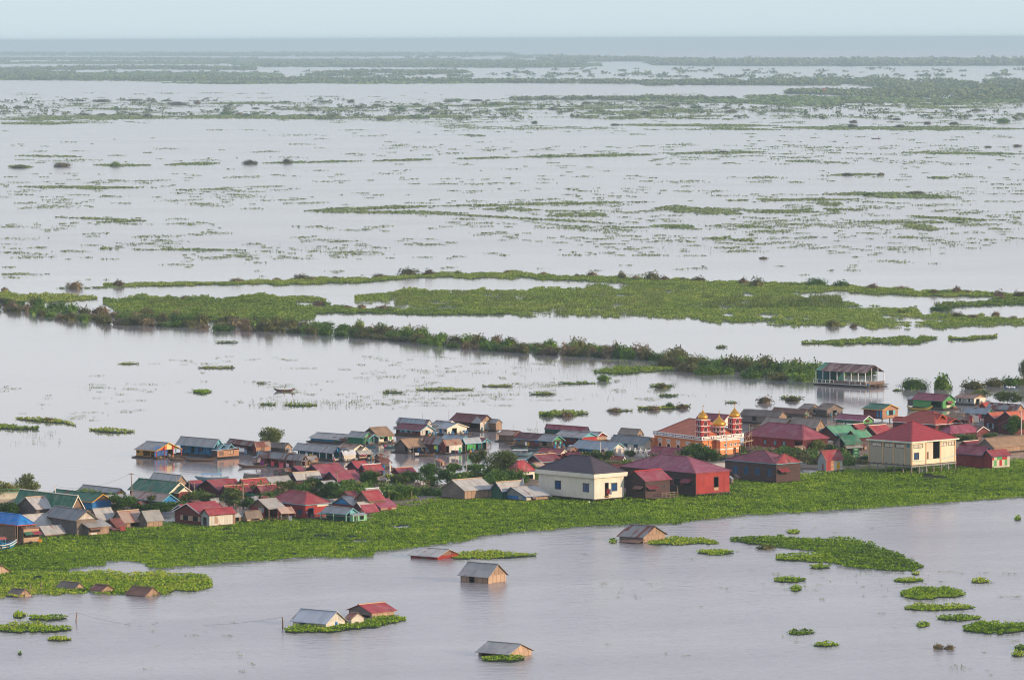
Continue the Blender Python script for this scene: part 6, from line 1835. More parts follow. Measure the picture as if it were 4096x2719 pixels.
# pyramid-roofed house: pilasters, beam ends, pipe, recess sill
I = INFO['pyramid'][1][0]
y0, x0, y1, x1, L, W, top, zb = (I[k] for k in ('y0', 'x0', 'y1', 'x1', 'L', 'W', 'top', 'zb'))
for u in (.0, .135, .4, .655, .975):
    a = y0 + u * (y1 - y0)
    part('pyramid', 0, MB().box((x0 - .1, a, zb), (x0 - .004, a + .42, top - .3)), 'pilaster', 'plaster:#c3a37c')
for u in (.0, .31, .635, .965):
    a = x0 + u * (x1 - x0)
    part('pyramid', 0, MB().box((a, y0 - .1, zb), (a + .36, y0 - .004, top - .3)), 'pilaster', 'plaster:#cfa880')
bm_ = MB().box((x0 - .14, y0, zb - .5), (x0 - .001, y1, zb - .17)).box((x0 - .14, y0 - .14, zb - .5), (x1, y0 - .001, zb - .17))
part('pyramid', 0, bm_, 'ring_beam', 'plain:#8d8984')
for i in range(8):
    a = y0 + .4 + (y1 - y0 - .6) * i / 7
    part('pyramid', 0, MB().box((x0 - .3, a, zb + .02), (x0 - .005, a + .18, zb + .2)), 'beam_end', 'plain:#6d6660')
    a = x0 + .4 + (x1 - x0 - .6) * i / 7
    part('pyramid', 0, MB().box((a, y0 - .3, zb - .12), (a + .18, y0 - .15, zb + .06)), 'beam_end', 'plain:#6d6660')
part('pyramid', 0, MB().tube([(x0 + .2, y0 - .08, top - .3), (x0 + .2, y0 - .08, zb + 1.0), (x0 + .34 * (x1 - x0), y0 - .08, zb + .9)], .07, 6), 'drain_pipe', 'plain:#8cc0c4')
part('pyramid', 0, MB().tube([(x1 - .2, y0 - .08, top - .3), (x1 - .2, y0 - .08, zb + 1.6), (x0 + .62 * (x1 - x0), y0 - .08, zb + .8)], .07, 6), 'drain_pipe', 'plain:#8cc0c4')
a, b_ = x0 + .33 * (x1 - x0), x0 + .63 * (x1 - x0)
part('pyramid', 0, MB().box((a, y0 + .5, zb + .02), (a + (b_ - a) * .62, y0 + .6, top - .2)), 'inner_wall', 'plaster:#cfc4ae')
part('pyramid', 0, MB().box((a + .1, y0 + .14, zb), (b_ - .1, y0 + .22, zb + .2 * (top - zb))), 'sill_wall', 'plaster:#a79c90')
part('pyramid', 0, MB().box((a + .2, y0 + .48, zb + .2), (a + 1.4, y0 + .497, zb + 2.9)), 'door', 'plain:#6d5a4a')
# open-sided hall: deck, low board wall, railing, green end room
I = INFO['hall'][1][0]
W, L, zb = I['W'], I['L'], I['zb']
part('hall', 0, MB().box((-.9, -1.2, zb - .3), (W + .6, L + .2, zb - .17)), 'deck', 'plankv:#5b4d43')
part('hall', 0, MB().box((-.05, .1, zb), (.05, L * .62, zb + .85)).box((.06, .05, zb), (W - .1, .15, zb + .8)), 'low_wall', 'plankv:#7d6b60')
rl = MB()
for y in np.linspace(-1.0, L * .28, 4):
    rl.box((-.85, y - .06, zb - .17), (-.75, y + .06, zb + .75))
for y in np.linspace(L * .6, L, 6):
    rl.box((-.85, y - .06, zb - .17), (-.75, y + .06, zb + .85))
rl.beam((-.8, L * .6, zb + .85), (-.8, L, zb + .85), .1, .1)
rl.beam((-.86, -1.1, zb - .2), (-.86, L + .2, zb - .2), .08, .26)
part('hall', 0, rl, 'railing', 'plain:#d8d2c8')
part('hall', 0, MB().box((.4, L * .78, zb), (W - .4, L - .3, I['top'])), 'end_room', 'plankh:#1e4d4d')
part('hall', 0, MB().slab([[(-.02, L * .9, I['he'] + .05), (W / 2, L * .9, I['he'] + I['rise'] + .05), (W / 2, L + .03, I['he'] + I['rise'] + .05), (-.02, L + .03, I['he'] + .05)]], .03), 'roof_patch', 'metal:#3f8a66:0')
# striped house: blue sheets hung in the porch; green curtain
I = INFO['stripe'][1][0]
cl = MB()
for i in range(8):
    a, b_ = .4 + I['W'] * .5 * i / 8, .4 + I['W'] * .5 * (i + 1) / 8
    cl.add([(a, 1.2 + .1 * (i % 2), .6), (b_, 1.2 + .1 * ((i + 1) % 2), .6), (b_, 1.0, 3.2), (a, 1.0, 3.2)], [(0, 1, 2, 3)])
part('stripe', 0, cl, 'tarpaulin', 'plain:#41639a')
I = INFO['greencurtain'][1][0]
cl = MB()
for i in range(6):
    a, b_ = I['W'] * .12 + I['W'] * .5 * i / 6, I['W'] * .12 + I['W'] * .5 * (i + 1) / 6
    cl.add([(a, .25 + .1 * (i % 2), .7), (b_, .25 + .1 * ((i + 1) % 2), .7), (b_, .12, I['he'] - .3), (a, .12, I['he'] - .3)], [(0, 1, 2, 3)])
part('greencurtain', 0, cl, 'tarpaulin', 'plain:#4d9a52')
# red hip house: small front deck with rails
I = INFO['redhip'][1][0]
part('redhip', 0, MB().box((.3, -1.8, .45), (I['W'] * .6, .3, .58)), 'deck', 'plankv:#6b5a4b')
rl = MB()
for x in np.linspace(.4, I['W'] * .58, 5):
    rl.box((x - .05, -1.75, -.5), (x + .05, -1.65, 1.6))
for zz in (.95, 1.25, 1.55):
    rl.beam((.4, -1.7, zz), (I['W'] * .58, -1.7, zz), .06, .06)
part('redhip', 0, rl, 'railing', 'plain:#7d6a5a')


# ------------------------------------------------------------------ boats
def hull(mb, Lb, Wb, Hb, sheer=.5, n=14, th=.06):
    """a slender wooden hull along x, pointed and lifted at both ends"""
    rows = []
    for i in range(n + 1):
        t = -1 + 2 * i / n
        w = Wb / 2 * max(.04, 1 - abs(t) ** 2.6)
        zt = Hb + sheer * abs(t) ** 2.4
        zk = -.12 + (sheer * .9 + Hb * .8) * abs(t) ** 5
        x = Lb / 2 * t
        pr = [(x, -w, zt), (x, -w * .8, zk + (zt - zk) * .4), (x, 0, zk), (x, w * .8, zk + (zt - zk) * .4), (x, w, zt)]
        wi = max(.01, w - th)
        pi = [(x, wi, zt), (x, wi * .75, zk + th + (zt - zk) * .4), (x, 0, zk + th * 1.5), (x, -wi * .75, zk + th + (zt - zk) * .4), (x, -wi, zt)]
        rows.append(pr + pi)
    m = 10
    v = [p for r in rows for p in r]
    f = []
    for i in range(n):
        for k in range(m):
            a, b = i * m + k, i * m + (k + 1) % m
            f.append((a, a + m, b + m, b))
    f.append(tuple(range(m)))
    f.append(tuple(reversed([n * m + k for k in range(m)])))
    return mb.add(v, f)


def boat(F, x0, x1, y, label, mat='plankh:#5d4a40', Hb=.5, wd=1.25, sheer=.5, ang=8, name='wooden_boat', inner=True, cat='boat'):
    p = at(*fr(F, (x0 + x1) / 2, y))
    k = ppm(p)
    Lb = abs(x1 - x0) * FR[F][2] / k / math.cos(R(ang))
    r = empty(name, p, R(ang), label, cat, 'moored boats' if inner else None)
    hull(MB(), Lb, wd, Hb, sheer).build('hull', mat, r)
    for t in (-.5, -.1, .3, .6):
        w = wd / 2 * (1 - abs(t) ** 2.6) - .05
        MB().box((Lb / 2 * t - .14, -w, Hb * .62), (Lb / 2 * t + .14, w, Hb * .62 + .05)).build('thwart', 'plain:#7b6655', r)
    return r, p, Lb


boat('A', 1505, 1672, 318, 'brown wooden boat moored in front of the striped floating house', ang=8)
boat('A', 1645, 1940, 325, 'long wooden boat tied before the blue floating house', ang=4, wd=1.6, Hb=.6)
boat('A', 2130, 2400, 378, 'slim brown boat lying in dark water left of the red curtained house', ang=3, wd=1.4)
boat('B', 1545, 1730, 545, 'blue and red boat below the twin green gables', 'plankh:#2f5f78', ang=-3)
boat('B', 1800, 1985, 548, 'teal boat with the person in pink aboard', 'plankh:#2d5f63', ang=2)
boat('C', 440, 690, 642, 'wooden boat loaded before the big tan-roofed porch', ang=3, wd=1.4)
boat('D', 118, 320, 568, 'green boat beside the long plank floating house', 'plankh:#3e5440', ang=-12)
boat('D', 235, 455, 585, 'dark blue boat under the long plank floating house', 'plankh:#2c4352', ang=3)
boat('D', 40, 180, 500, 'small brown boat under the rusty flat shed', ang=0)
boat('F', 945, 1240, 742, 'yellow and green pointed boat moored at the green gabled house', 'plankh:#8d7a34', ang=2, sheer=.9)
boat('M', 1262, 1362, 652, 'lone dark longboat with two people on the open water', ang=-3, sheer=.6, inner=False)
boat('F', 2045, 2225, 490, 'blue motorboat loaded with white sacks near the right edge', 'plankh:#27506a', ang=3, inner=False)
boat('E', 1400, 1560, 585, 'brown boat with covered load below the thatch houses', ang=2)

# blue tour boat at the left edge
p = at(*fr('A', 80, 1125))
k = ppm(p)
Lb = 300 * .4464 / k
tb = empty('tour_boat', p - Vector((2.6, 0, 0)), R(22), 'blue and white tour boat with canopy moored at the left edge', 'boat')
hull(MB(), Lb * 1.25, 2.6, 1.3, 1.0).build('hull', 'plankh:#2b7f9c', tb)
hl = Lb * 1.25 / 2
for zz, mt in ((.72, 'plain:#d8d2c4'), (1.22, 'plain:#d8d2c4')):
    m = MB()
    for sgn in (-1, 1):
        pts = []
        for i in range(15):
            t = -1 + 2 * i / 14
            w = 1.3 * max(.04, 1 - abs(t) ** 2.6)
            pts.append((hl * t, sgn * (w * (1.0 if zz > 1 else .93) + .05), zz + 1.0 * abs(t) ** 2.4))
        m.tube(pts, .1, 5)
    m.build('rubbing_strake', mt, tb)
MB().slab([[(-hl * .8, -1.05, 2.75), (hl * .42, -1.05, 2.75), (hl * .42, 0, 3.0), (-hl * .8, 0, 3.0)], [(-hl * .8, 0, 3.0), (hl * .42, 0, 3.0), (hl * .42, 1.05, 2.75), (-hl * .8, 1.05, 2.75)]], .07).build('canopy', 'plain:#8d5a4a', tb)
MB().box((-hl * .8, -1.08, 2.52), (hl * .42, -1.04, 2.74)).build('canopy_fringe', 'plain:#c05a62', tb)
for x in np.linspace(-hl * .75, hl * .38, 6):
    for y in (-.98, .98):
        MB().box((x - .05, y - .04, 1.2), (x + .05, y + .04, 2.74)).build('post', 'plain:#2f8fb8', tb)
MB().add([(hl * .4, -.85, 1.42), (hl * .62, -.7, 1.5), (hl * .97, -.05, 2.05), (hl * .97, .05, 2.05), (hl * .62, .7, 1.5), (hl * .4, .85, 1.42), (hl * .4, -.85, 1.32), (hl * .62, -.7, 1.4), (hl * .97, -.05, 1.95), (hl * .97, .05, 1.95), (hl * .62, .7, 1.4), (hl * .4, .85, 1.32)], [(0, 1, 4, 5), (1, 2, 3, 4), (11, 10, 7, 6), (10, 9, 8, 7), (0, 6, 7, 1), (1, 7, 8, 2), (4, 10, 11, 5), (3, 9, 10, 4)]).build('foredeck', 'plain:#3d83b8', tb)
for t in (.1, .5):
    m = MB()
    cx, cy, cz = hl * t, -1.3 * (1 - t ** 2.6) - .12, .85
    pts = [(cx + .28 * math.cos(q), cy, cz + .28 * math.sin(q)) for q in np.linspace(0, 2 * PI, 13)]
    m.tube(pts, .1, 6, False)
    m.build('tyre', 'plain:#1a1a1a', tb)
for x in np.linspace(-hl * .7, hl * .2, 5):
    MB().box((x, -.9, 1.3), (x + .5, .9, 1.75)).build('bench', 'plain:#2a6f9a', tb)
# green-railed boat roof far left
p = at(*fr('A', 20, 705))
gb = empty('river_boat', p, R(6), 'boat with pale green railed roof behind the left trees', 'boat')
hull(MB(), 12, 2.8, 1.2, .8).build('hull', 'plankh:#b8b09c', gb)
MB().box((-5, -1.2, 1.2), (4, 1.2, 2.7)).build('cabin', 'plaster:#d2c8b0', gb)
MB().box((-5.2, -1.4, 2.71), (4.2, 1.4, 2.82)).build('roof', 'plain:#8fb59c', gb)
m = MB()
for x in np.linspace(-5, 4, 9):
    m.beam((x, -1.3, 2.82), (x, -1.3, 3.5), .06, .06)
    m.beam((x, 1.3, 2.82), (x, 1.3, 3.5), .06, .06)
for y in (-1.3, 1.3):
    m.beam((-5, y, 3.5), (4, y, 3.5), .07, .07)
m.build('railing', 'plain:#4d9a74', gb)
# narrow roofed boats in the channel
for F, x0, x1, y, lb, c in [('D', 95, 370, 640, 'pale roofed ferry boat lying in the narrow channel', '#c9ccc8'), ('D', 745, 960, 590, 'white roofed boat behind the red roofs near the fence', '#c8ced2'), ('D', 480, 700, 668, 'second pale roofed boat behind the blue-edged gable', '#b7bdc0'), ('A', 1745, 2050, 498, 'blue boat showing over the red row of roofs', '#7fa6c0')]:
    r, p, Lb = boat(F, x0, x1, y, lb, 'plankh:#6f8f9a', ang=-8, wd=2.0, Hb=.7, name='roofed_boat', inner=False)
    MB().slab([[(-Lb * .32, -.8, 1.6), (Lb * .3, -.8, 1.6), (Lb * .3, .8, 1.75), (-Lb * .32, .8, 1.75)]], .08).build('canopy', 'plain:' + c, r)
    for x in (-Lb * .3, 0, Lb * .28):
        MB().box((x - .04, -.7, .5), (x + .04, -.62, 1.52)).box((x - .04, .62, .5), (x + .04, .7, 1.6)).build('post', 'plain:#8d8d88', r)
for i, (x, y) in enumerate([(2085, 462), (2110, 466), (2140, 464), (2168, 466)]):
    p = at(*fr('F', x, y + 24), .62)
    m = MB()
    m.lathe([(.28, 0), (.38, .12), (.36, .36), (.2, .5), (.08, .56)], 8)
    o = m.build('sack', 'plain:#d2d4d6')
    o.location = p
    tag(o, 'white sack heaped in the blue motorboat near the right edge', 'sack', 'white sacks in the motorboat')


# jars, drums, mooring stakes and small boats about the floating houses
def jar_mesh(kind):
    if kind == 'water_jar': return MB().lathe([(.2, 0), (.42, .25), (.45, .5), (.3, .78), (.24, .85)], 10)
    if kind == 'drum': return MB().lathe([(.3, 0), (.3, .3), (.33, .31), (.3, .33), (.3, .62), (.33, .63), (.3, .65), (.3, .92)], 10)
    return MB().box((-.35, -.25, 0), (.35, .25, .4)).box((-.38, -.28, .41), (.38, .28, .46))


CL = {}
for nm, mats in (('water_jar', ('plain:#8a6e58', 'plain:#77736e')), ('drum', ('plain:#2f6a9a', 'plain:#5a7f8a')), ('crate', ('plain:#a0703a', 'plain:#b8b0a0'))):
    CL[nm] = []
    for mt in mats:
        o = jar_mesh(nm).build(nm, mt)
        CL[nm].append(o.data)
        bpy.data.objects.remove(o)
LBC = {'water_jar': 'clay water jar standing on the deck of a floating house', 'drum': 'blue plastic drum standing on the deck of a floating house', 'crate': 'wooden crate lying on the deck of a floating house'}
for nm, W_, mw_ in CLUT:
    rr = random.Random(int(W_ * 100))
    for q in range(rr.randint(2, 5)):
        kd = rr.choice(['water_jar', 'drum', 'crate', 'crate'])
        o = link(kd, rr.choice(CL[kd]), LBC[kd], 'jar' if kd == 'water_jar' else kd, kd.replace('_', ' ') + 's on the floating decks')
        o.matrix_world = mw_ @ Matrix.Translation((rr.uniform(-.1, max(.3, W_)), rr.uniform(-.62, -.4), .3)) @ Matrix.Rotation(rr.uniform(0, 3), 4, 'Z')
    if rr.random() < .55:
        st = MB().tube([(0, 0, -1), (rr.uniform(-.2, .2), 0, rr.uniform(1.6, 3.2))], .06, 5).build('mooring_stake', 'plain:#8a7a68')
        st.matrix_world = mw_ @ Matrix.Translation((rr.uniform(-1.2, W_ + 1), -1.3, 0))
        tag(st, 'thin mooring stake standing in the water at a floating house', 'stake', 'mooring stakes')

# ------------------------------------------------------------------ trees of the village
TL = {'dark': leaf_mat('tree_dark_leaves', ['#24380f', '#3c5a18', '#567a24', '#7a9438'], .05, .25), 'light': leaf_mat('tree_light_leaves', ['#5c6a34', '#838a42', '#a09a58', '#b8a868'], .05, .3),
      'olive': leaf_mat('tree_olive_leaves', ['#34441c', '#56662a', '#717c38', '#8c8a4a'], .05, .25), 'dry': leaf_mat('tree_dry_leaves', ['#4a4a2a', '#6e6a3c', '#8a8450', '#a89a68'], .05, .25)}
BARK = M('plain:#5f5044')


def crown_mesh(rng, a, b, h, base, nb, n, leaf, mat, spread=.8):
    c = rng.normal(0, 1, (nb, 3))
    c /= np.linalg.norm(c, axis=1)[:, None]
    c *= (rng.uniform(.15, 1.0, nb) ** .5)[:, None] * spread
    r = rng.uniform(.24, .42, nb)
    n_i = rng.choice(nb, n, p=r ** 2 / (r ** 2).sum())
    d = rng.normal(0, 1, (n, 3))
    d /= np.linalg.norm(d, axis=1)[:, None]
    P = c[n_i] + d * (r[n_i] * rng.uniform(.55, 1.1, n))[:, None]
    P = P * np.array([a, b, h / 2]) + np.array([0, 0, base + h / 2])
    P[:, 2] = np.maximum(P[:, 2], .05)
    return np_mesh('crown', kites(P, leaf, -25, 70, .75, rng), 4, mat), c * np.array([a, b, h / 2]) + np.array([0, 0, base + h / 2])


def tree(F, x, yb, yt, hw, kind, label, low=.25, n=1500, leaf=.42, name='tree', nb=17, z=.4, spread=.8):
    """a tree with base at (x,yb), top at yt and half width hw, all measured in frame F"""
    px, py = fr(F, x, yb)
    p = at(px, py)
    k = ppm(p)
    s = FR[F][2]
    hh, w = (yb - yt) * s / k, hw * s / k * (1.6 if hw < 110 else 1.12)
    low *= .5
    n = int(n * 2.0)
    nb = int(nb * 1.4)
    r = empty(name, p, 0, label, 'tree')
    rng = np.random.default_rng(int(x * 7 + yb * 3))
    me, cs = crown_mesh(rng, w, w * .9, hh * (1 - low) * (1.3 if low == 0 else 1), hh * (low if low > 0 else -.3), nb, n, leaf, TL[kind], spread)
    o = link('crown', me, parent=r)
    m = MB()
    th = max(.09, hh * .022)
    m.tube([(0, 0, -.6), (th * .3, 0, hh * low * .6), (0, th * .4, hh * max(low, .2)), (0, 0, hh * .62)], [th * 1.4, th * 1.1, th * .9, th * .3], 7)
    for i in rng.choice(len(cs), 7, replace=False):
        e = Vector(cs[i])
        b = Vector((0, 0, hh * max(low * .8, .12) + rng.uniform(0, .15) * hh))
        m.tube([b, b.lerp(e, .5) + Vector((0, 0, .1 * hh)), e], [th * .7, th * .45, th * .15], 5)
    m.build('trunk', BARK, r)
    return r


for a in [
    ('A', 55, 700, 500, 120, 'light', 'tall feathery pale green tree by the left edge, behind the green boat', .15, 1700),
    ('A', 215, 660, 432, 95, 'light', 'highest feathery yellow-green tree right of the left-edge one', .12, 1600),
    ('A', 60, 830, 690, 80, 'dark', 'dark round tree behind the bright blue roof', .12, 1300),
    ('A', 190, 815, 730, 70, 'olive', 'small olive tree right of the dark one behind the blue roof', .12, 900),
    ('A', 590, 745, 685, 75, 'dark', 'low dark tree under the far left green roof', .1, 900),
    ('A', 755, 745, 655, 85, 'dark', 'rounded dark tree before the yellow-edged gable', .1, 1200),
    ('A', 430, 780, 705, 45, 'dark', 'slim dark tree right of the dark thatch gable', .1, 700),
    ('A', 1095, 770, 625, 90, 'dark', 'dense dark tree right of the blue wall', .1, 1400),
    ('A', 1390, 745, 615, 60, 'olive', 'slender olive tree before the blue board gable', .2, 900),
    ('A', 1300, 770, 715, 90, 'dark', 'wide low dark bushy tree behind the bamboo house', .05, 1000),
    ('A', 1450, 790, 690, 75, 'dark', 'dark tree right of the wide low one', .05, 1100),
    ('A', 1590, 765, 670, 70, 'dark', 'dark tree behind the double-gabled red house', .05, 1000),
    ('A', 1700, 720, 600, 65, 'olive', 'olive tree in front of the left end of the red row', .1, 900),
    ('A', 1855, 715, 585, 62, 'olive', 'greyish tree right of its olive neighbour by the red row', .1, 900),
    ('A', 2072, 725, 565, 85, 'olive', 'spreading olive tree in front of the green awning', .15, 1300),
    ('B', 520, 478, 300, 150, 'olive', 'lone spreading tree standing in the bay water', .0, 1800),
    ('B', 250, 1240, 1120, 90, 'dark', 'low dark tree left of the red hip roof', .05, 800),
    ('B', 700, 1060, 915, 135, 'olive', 'broad olive tree behind the red hip roof', .1, 1600),
    ('B', 1020, 1040, 878, 95, 'dark', 'dark tree between the two utility poles', .08, 1300),
    ('B', 900, 1080, 930, 70, 'dark', 'small dark tree left of the one between the poles', .08, 900),
    ('B', 1190, 1130, 930, 100, 'dark', 'tall bushy dark tree right of the red hip roof', .06, 1500),
    ('B', 1290, 1110, 1010, 60, 'dark', 'small dark tree at the foot of the second utility pole', .06, 800),
    ('B', 1425, 1050, 905, 64, 'dark', 'narrow conical dark tree above the tall red house', .06, 1000),
    ('B', 1650, 980, 800, 115, 'dark', 'large dark mango tree right of the maroon skirt roof', .06, 1600),
    ('B', 1990, 980, 850, 90, 'olive', 'olive tree under the long thin maroon roof', .08, 1100),
    ('B', 2120, 960, 805, 100, 'dark', 'dark tree at the right end of the long thin maroon roof', .06, 1400),
    ('B', 2075, 1145, 970, 105, 'dark', 'round bright-topped tree at the lane, nearest the belt', .12, 1500),
    ('C', 620, 900, 720, 110, 'dark', 'dark tree behind the lane with the walking person', .1, 1400),
    ('C', 640, 1000, 850, 80, 'dark', 'dark understorey tree left of the bamboo barn', .1, 900),
    ('C', 820, 950, 790, 95, 'dark', 'dark leafy tree behind the bamboo barn', .06, 1300),
    ('C', 900, 830, 720, 60, 'dark', 'small dark tree at the channel edge behind the barn', .1, 800),
    ('C', 1140, 830, 730, 80, 'dark', 'dark tree left of the big feathery tree', .1, 900),
    ('C', 1185, 760, 570, 75, 'olive', 'pale green tree joined to the left of the big feathery tree', .2, 1000),
    ('C', 1420, 900, 540, 190, 'olive', 'biggest feathery tree of the village beside the channel', .1, 3200),
    ('C', 1080, 915, 815, 170, 'olive', 'wide flat feathery tree right behind the bamboo barn', .15, 1700),
    ('C', 1390, 920, 740, 165, 'olive', 'spreading feathery tree below the biggest one', .15, 1900),
    ('C', 1560, 905, 790, 60, 'dark', 'dark tree at the hipped red roof with cream strip', .08, 800),
    ('D', 1050, 720, 565, 120, 'olive', 'brownish tree behind the dark-tiled roof', .1, 1400),
    ('D', 1200, 725, 580, 80, 'dark', 'dark tree at the slim pole behind the dark-tiled roof', .1, 1100),
    ('D', 1300, 725, 650, 70, 'olive', 'small olive tree right of the dark-tiled roof', .1, 700),
    ('D', 1490, 650, 575, 62, 'olive', 'little pointed tree at the ornamental fence', .1, 700),
    ('E', 800, 990, 785, 210, 'dark', 'wide layered dark tree in front of the orange hall', .08, 2600),
    ('E', 985, 1000, 860, 60, 'dark', 'narrow dark tree at the right of the layered one', .05, 800),
    ('E', 1300, 890, 800, 72, 'olive', 'small olive tree under the right corner of the orange hall', .1, 700),
    ('E', 1810, 950, 800, 80, 'dark', 'rounded dark tree behind the long dark brown house', .06, 1100),
    ('E', 1950, 965, 830, 90, 'dark', 'dark bushy tree left of the tin shed', .06, 1100),
    ('E', 2195, 870, 740, 75, 'olive', 'olive tree by the awning of the dark red hall', .1, 900),
    ('F', 135, 1275, 1080, 92, 'dark', 'dense drooping dark tree left of the green shop', .05, 1500),
    ('F', 2095, 672, 520, 155, 'olive', 'big domed green tree in the water near the right edge', .03, 2200),
    ('F', 1790, 610, 500, 125, 'olive', 'open branched tree behind the pale grey floating house', .08, 1200),
    ('F', 2170, 1035, 800, 110, 'dark', 'layered dark tree in front of the brown house near the right edge', .1, 1600),
    ('F', 1890, 1060, 1005, 64, 'olive', 'low shrubby tree under the brown house', .05, 600),
    ('F', 1370, 1030, 960, 75, 'olive', 'cactus-grown bushy tree behind the pyramid roof', .05, 700),
    ('F', 1600, 1105, 1005, 140, 'olive', 'hedge-like tree along the lane right of the pyramid roof', .03, 1300),
    ('F', 2275, 420, 160, 42, 'olive', 'tall slim tree cut by the right edge', .35, 700),
]:
    tree(*a)


# palms: banana and papaya
def frond_plant(F, x, yb, yt, hw, label, n=8, mat='#5f7f2e', kind='banana_plant', dry=False):
    px, py = fr(F, x, yb)
    p = at(px, py)
    k = ppm(p)
    s = FR[F][2]
    hh, w = (yb - yt) * s / k, hw * s / k
    r = empty(kind, p, 0, label, 'plant')
    MB().tube([(0, 0, -.3), (0, .05, hh * .5)], [.16, .1], 7).build('stem', 'plain:#7d7a4a', r)
    rng = random.Random(int(x))
    for i in range(n):
        a = 2 * PI * i / n + rng.uniform(-.3, .3)
        up = rng.uniform(.35, .6) * hh
        ln = w * rng.uniform(.8, 1.15)
        m = MB()
        pts = []
        for j in range(7):
            t = j / 6
            pts.append(Vector((math.cos(a) * ln * t, math.sin(a) * ln * t, hh * .48 + up * (1.7 * t - 1.25 * t * t))))
        sd = Vector((-math.sin(a), math.cos(a), 0))
        v, f = [], []
        for j, q in enumerate(pts):
            ww = (.34 if not dry else .12) * math.sin(PI * min(1, .12 + j / 6.2)) * max(1, ln / 2.2)
            v += [q - sd * ww + Vector((0, 0, -.08)), q + Vector((0, 0, .02)), q + sd * ww + Vector((0, 0, -.08))]
        for j in range(6):
            o = j * 3
            f += [(o, o + 3, o + 4, o + 1), (o + 1, o + 4, o + 5, o + 2)]
        m.add(v, f)
        m.build('leaf', 'plain:' + mat, r)


frond_plant('A', 640, 740, 655, 62, 'banana plant with broad drooping leaves by the far left green roof')
frond_plant('B', 1800, 1060, 905, 85, 'tall banana plant with one upright leaf right of the red skirt roof', 9)
frond_plant('B', 1870, 1165, 985, 80, 'banana plant with bent leaves at the edge of the belt', 9, '#74873c')
frond_plant('B', 1860, 1005, 795, 70, 'papaya tree with yellowing crown beside the white pole', 11, '#8a9a44', 'papaya_tree')
frond_plant('F', 1640, 1100, 1000, 75, 'dry banana clump with pale ragged leaves right of the pyramid roof', 9, '#b0a56c', dry=True)
frond_plant('A', 1830, 640, 585, 30, 'small banana plant over the trees of the red row', 7)


# ------------------------------------------------------------------ poles and lines
POLE = {}


def pole(F, x, yb, yt, label, lean=0, mat='plain:#8a7866', arm=False, r0=.13, name='utility_pole', key=None, box=False):
    px, py = fr(F, x, yb)
    p = at(px, py)
    k = ppm(p)
    hh = (yb - yt) * FR[F][2] / k
    r = empty(name, p, 0, label, 'pole')
    tp = Vector((lean * FR[F][2] / k, 0, hh))
    MB().tube([(0, 0, -1), tp * .5 + Vector((.04, 0, 0)), tp], [r0 * 1.15, r0, r0 * .8], 7).build('shaft', mat, r)
    if arm:
        MB().box((tp.x - .6, -.05, hh - .3), (tp.x + .6, .05, hh - .18)).build('crossarm', 'plain:#75665a', r)
    if box:
        MB().box((-.35, -.3, hh * .3), (.0, -.1, hh * .3 + .45)).build('meter_box', 'plain:#d0d0cc', r)
    if key: POLE[key] = p + tp
    return r


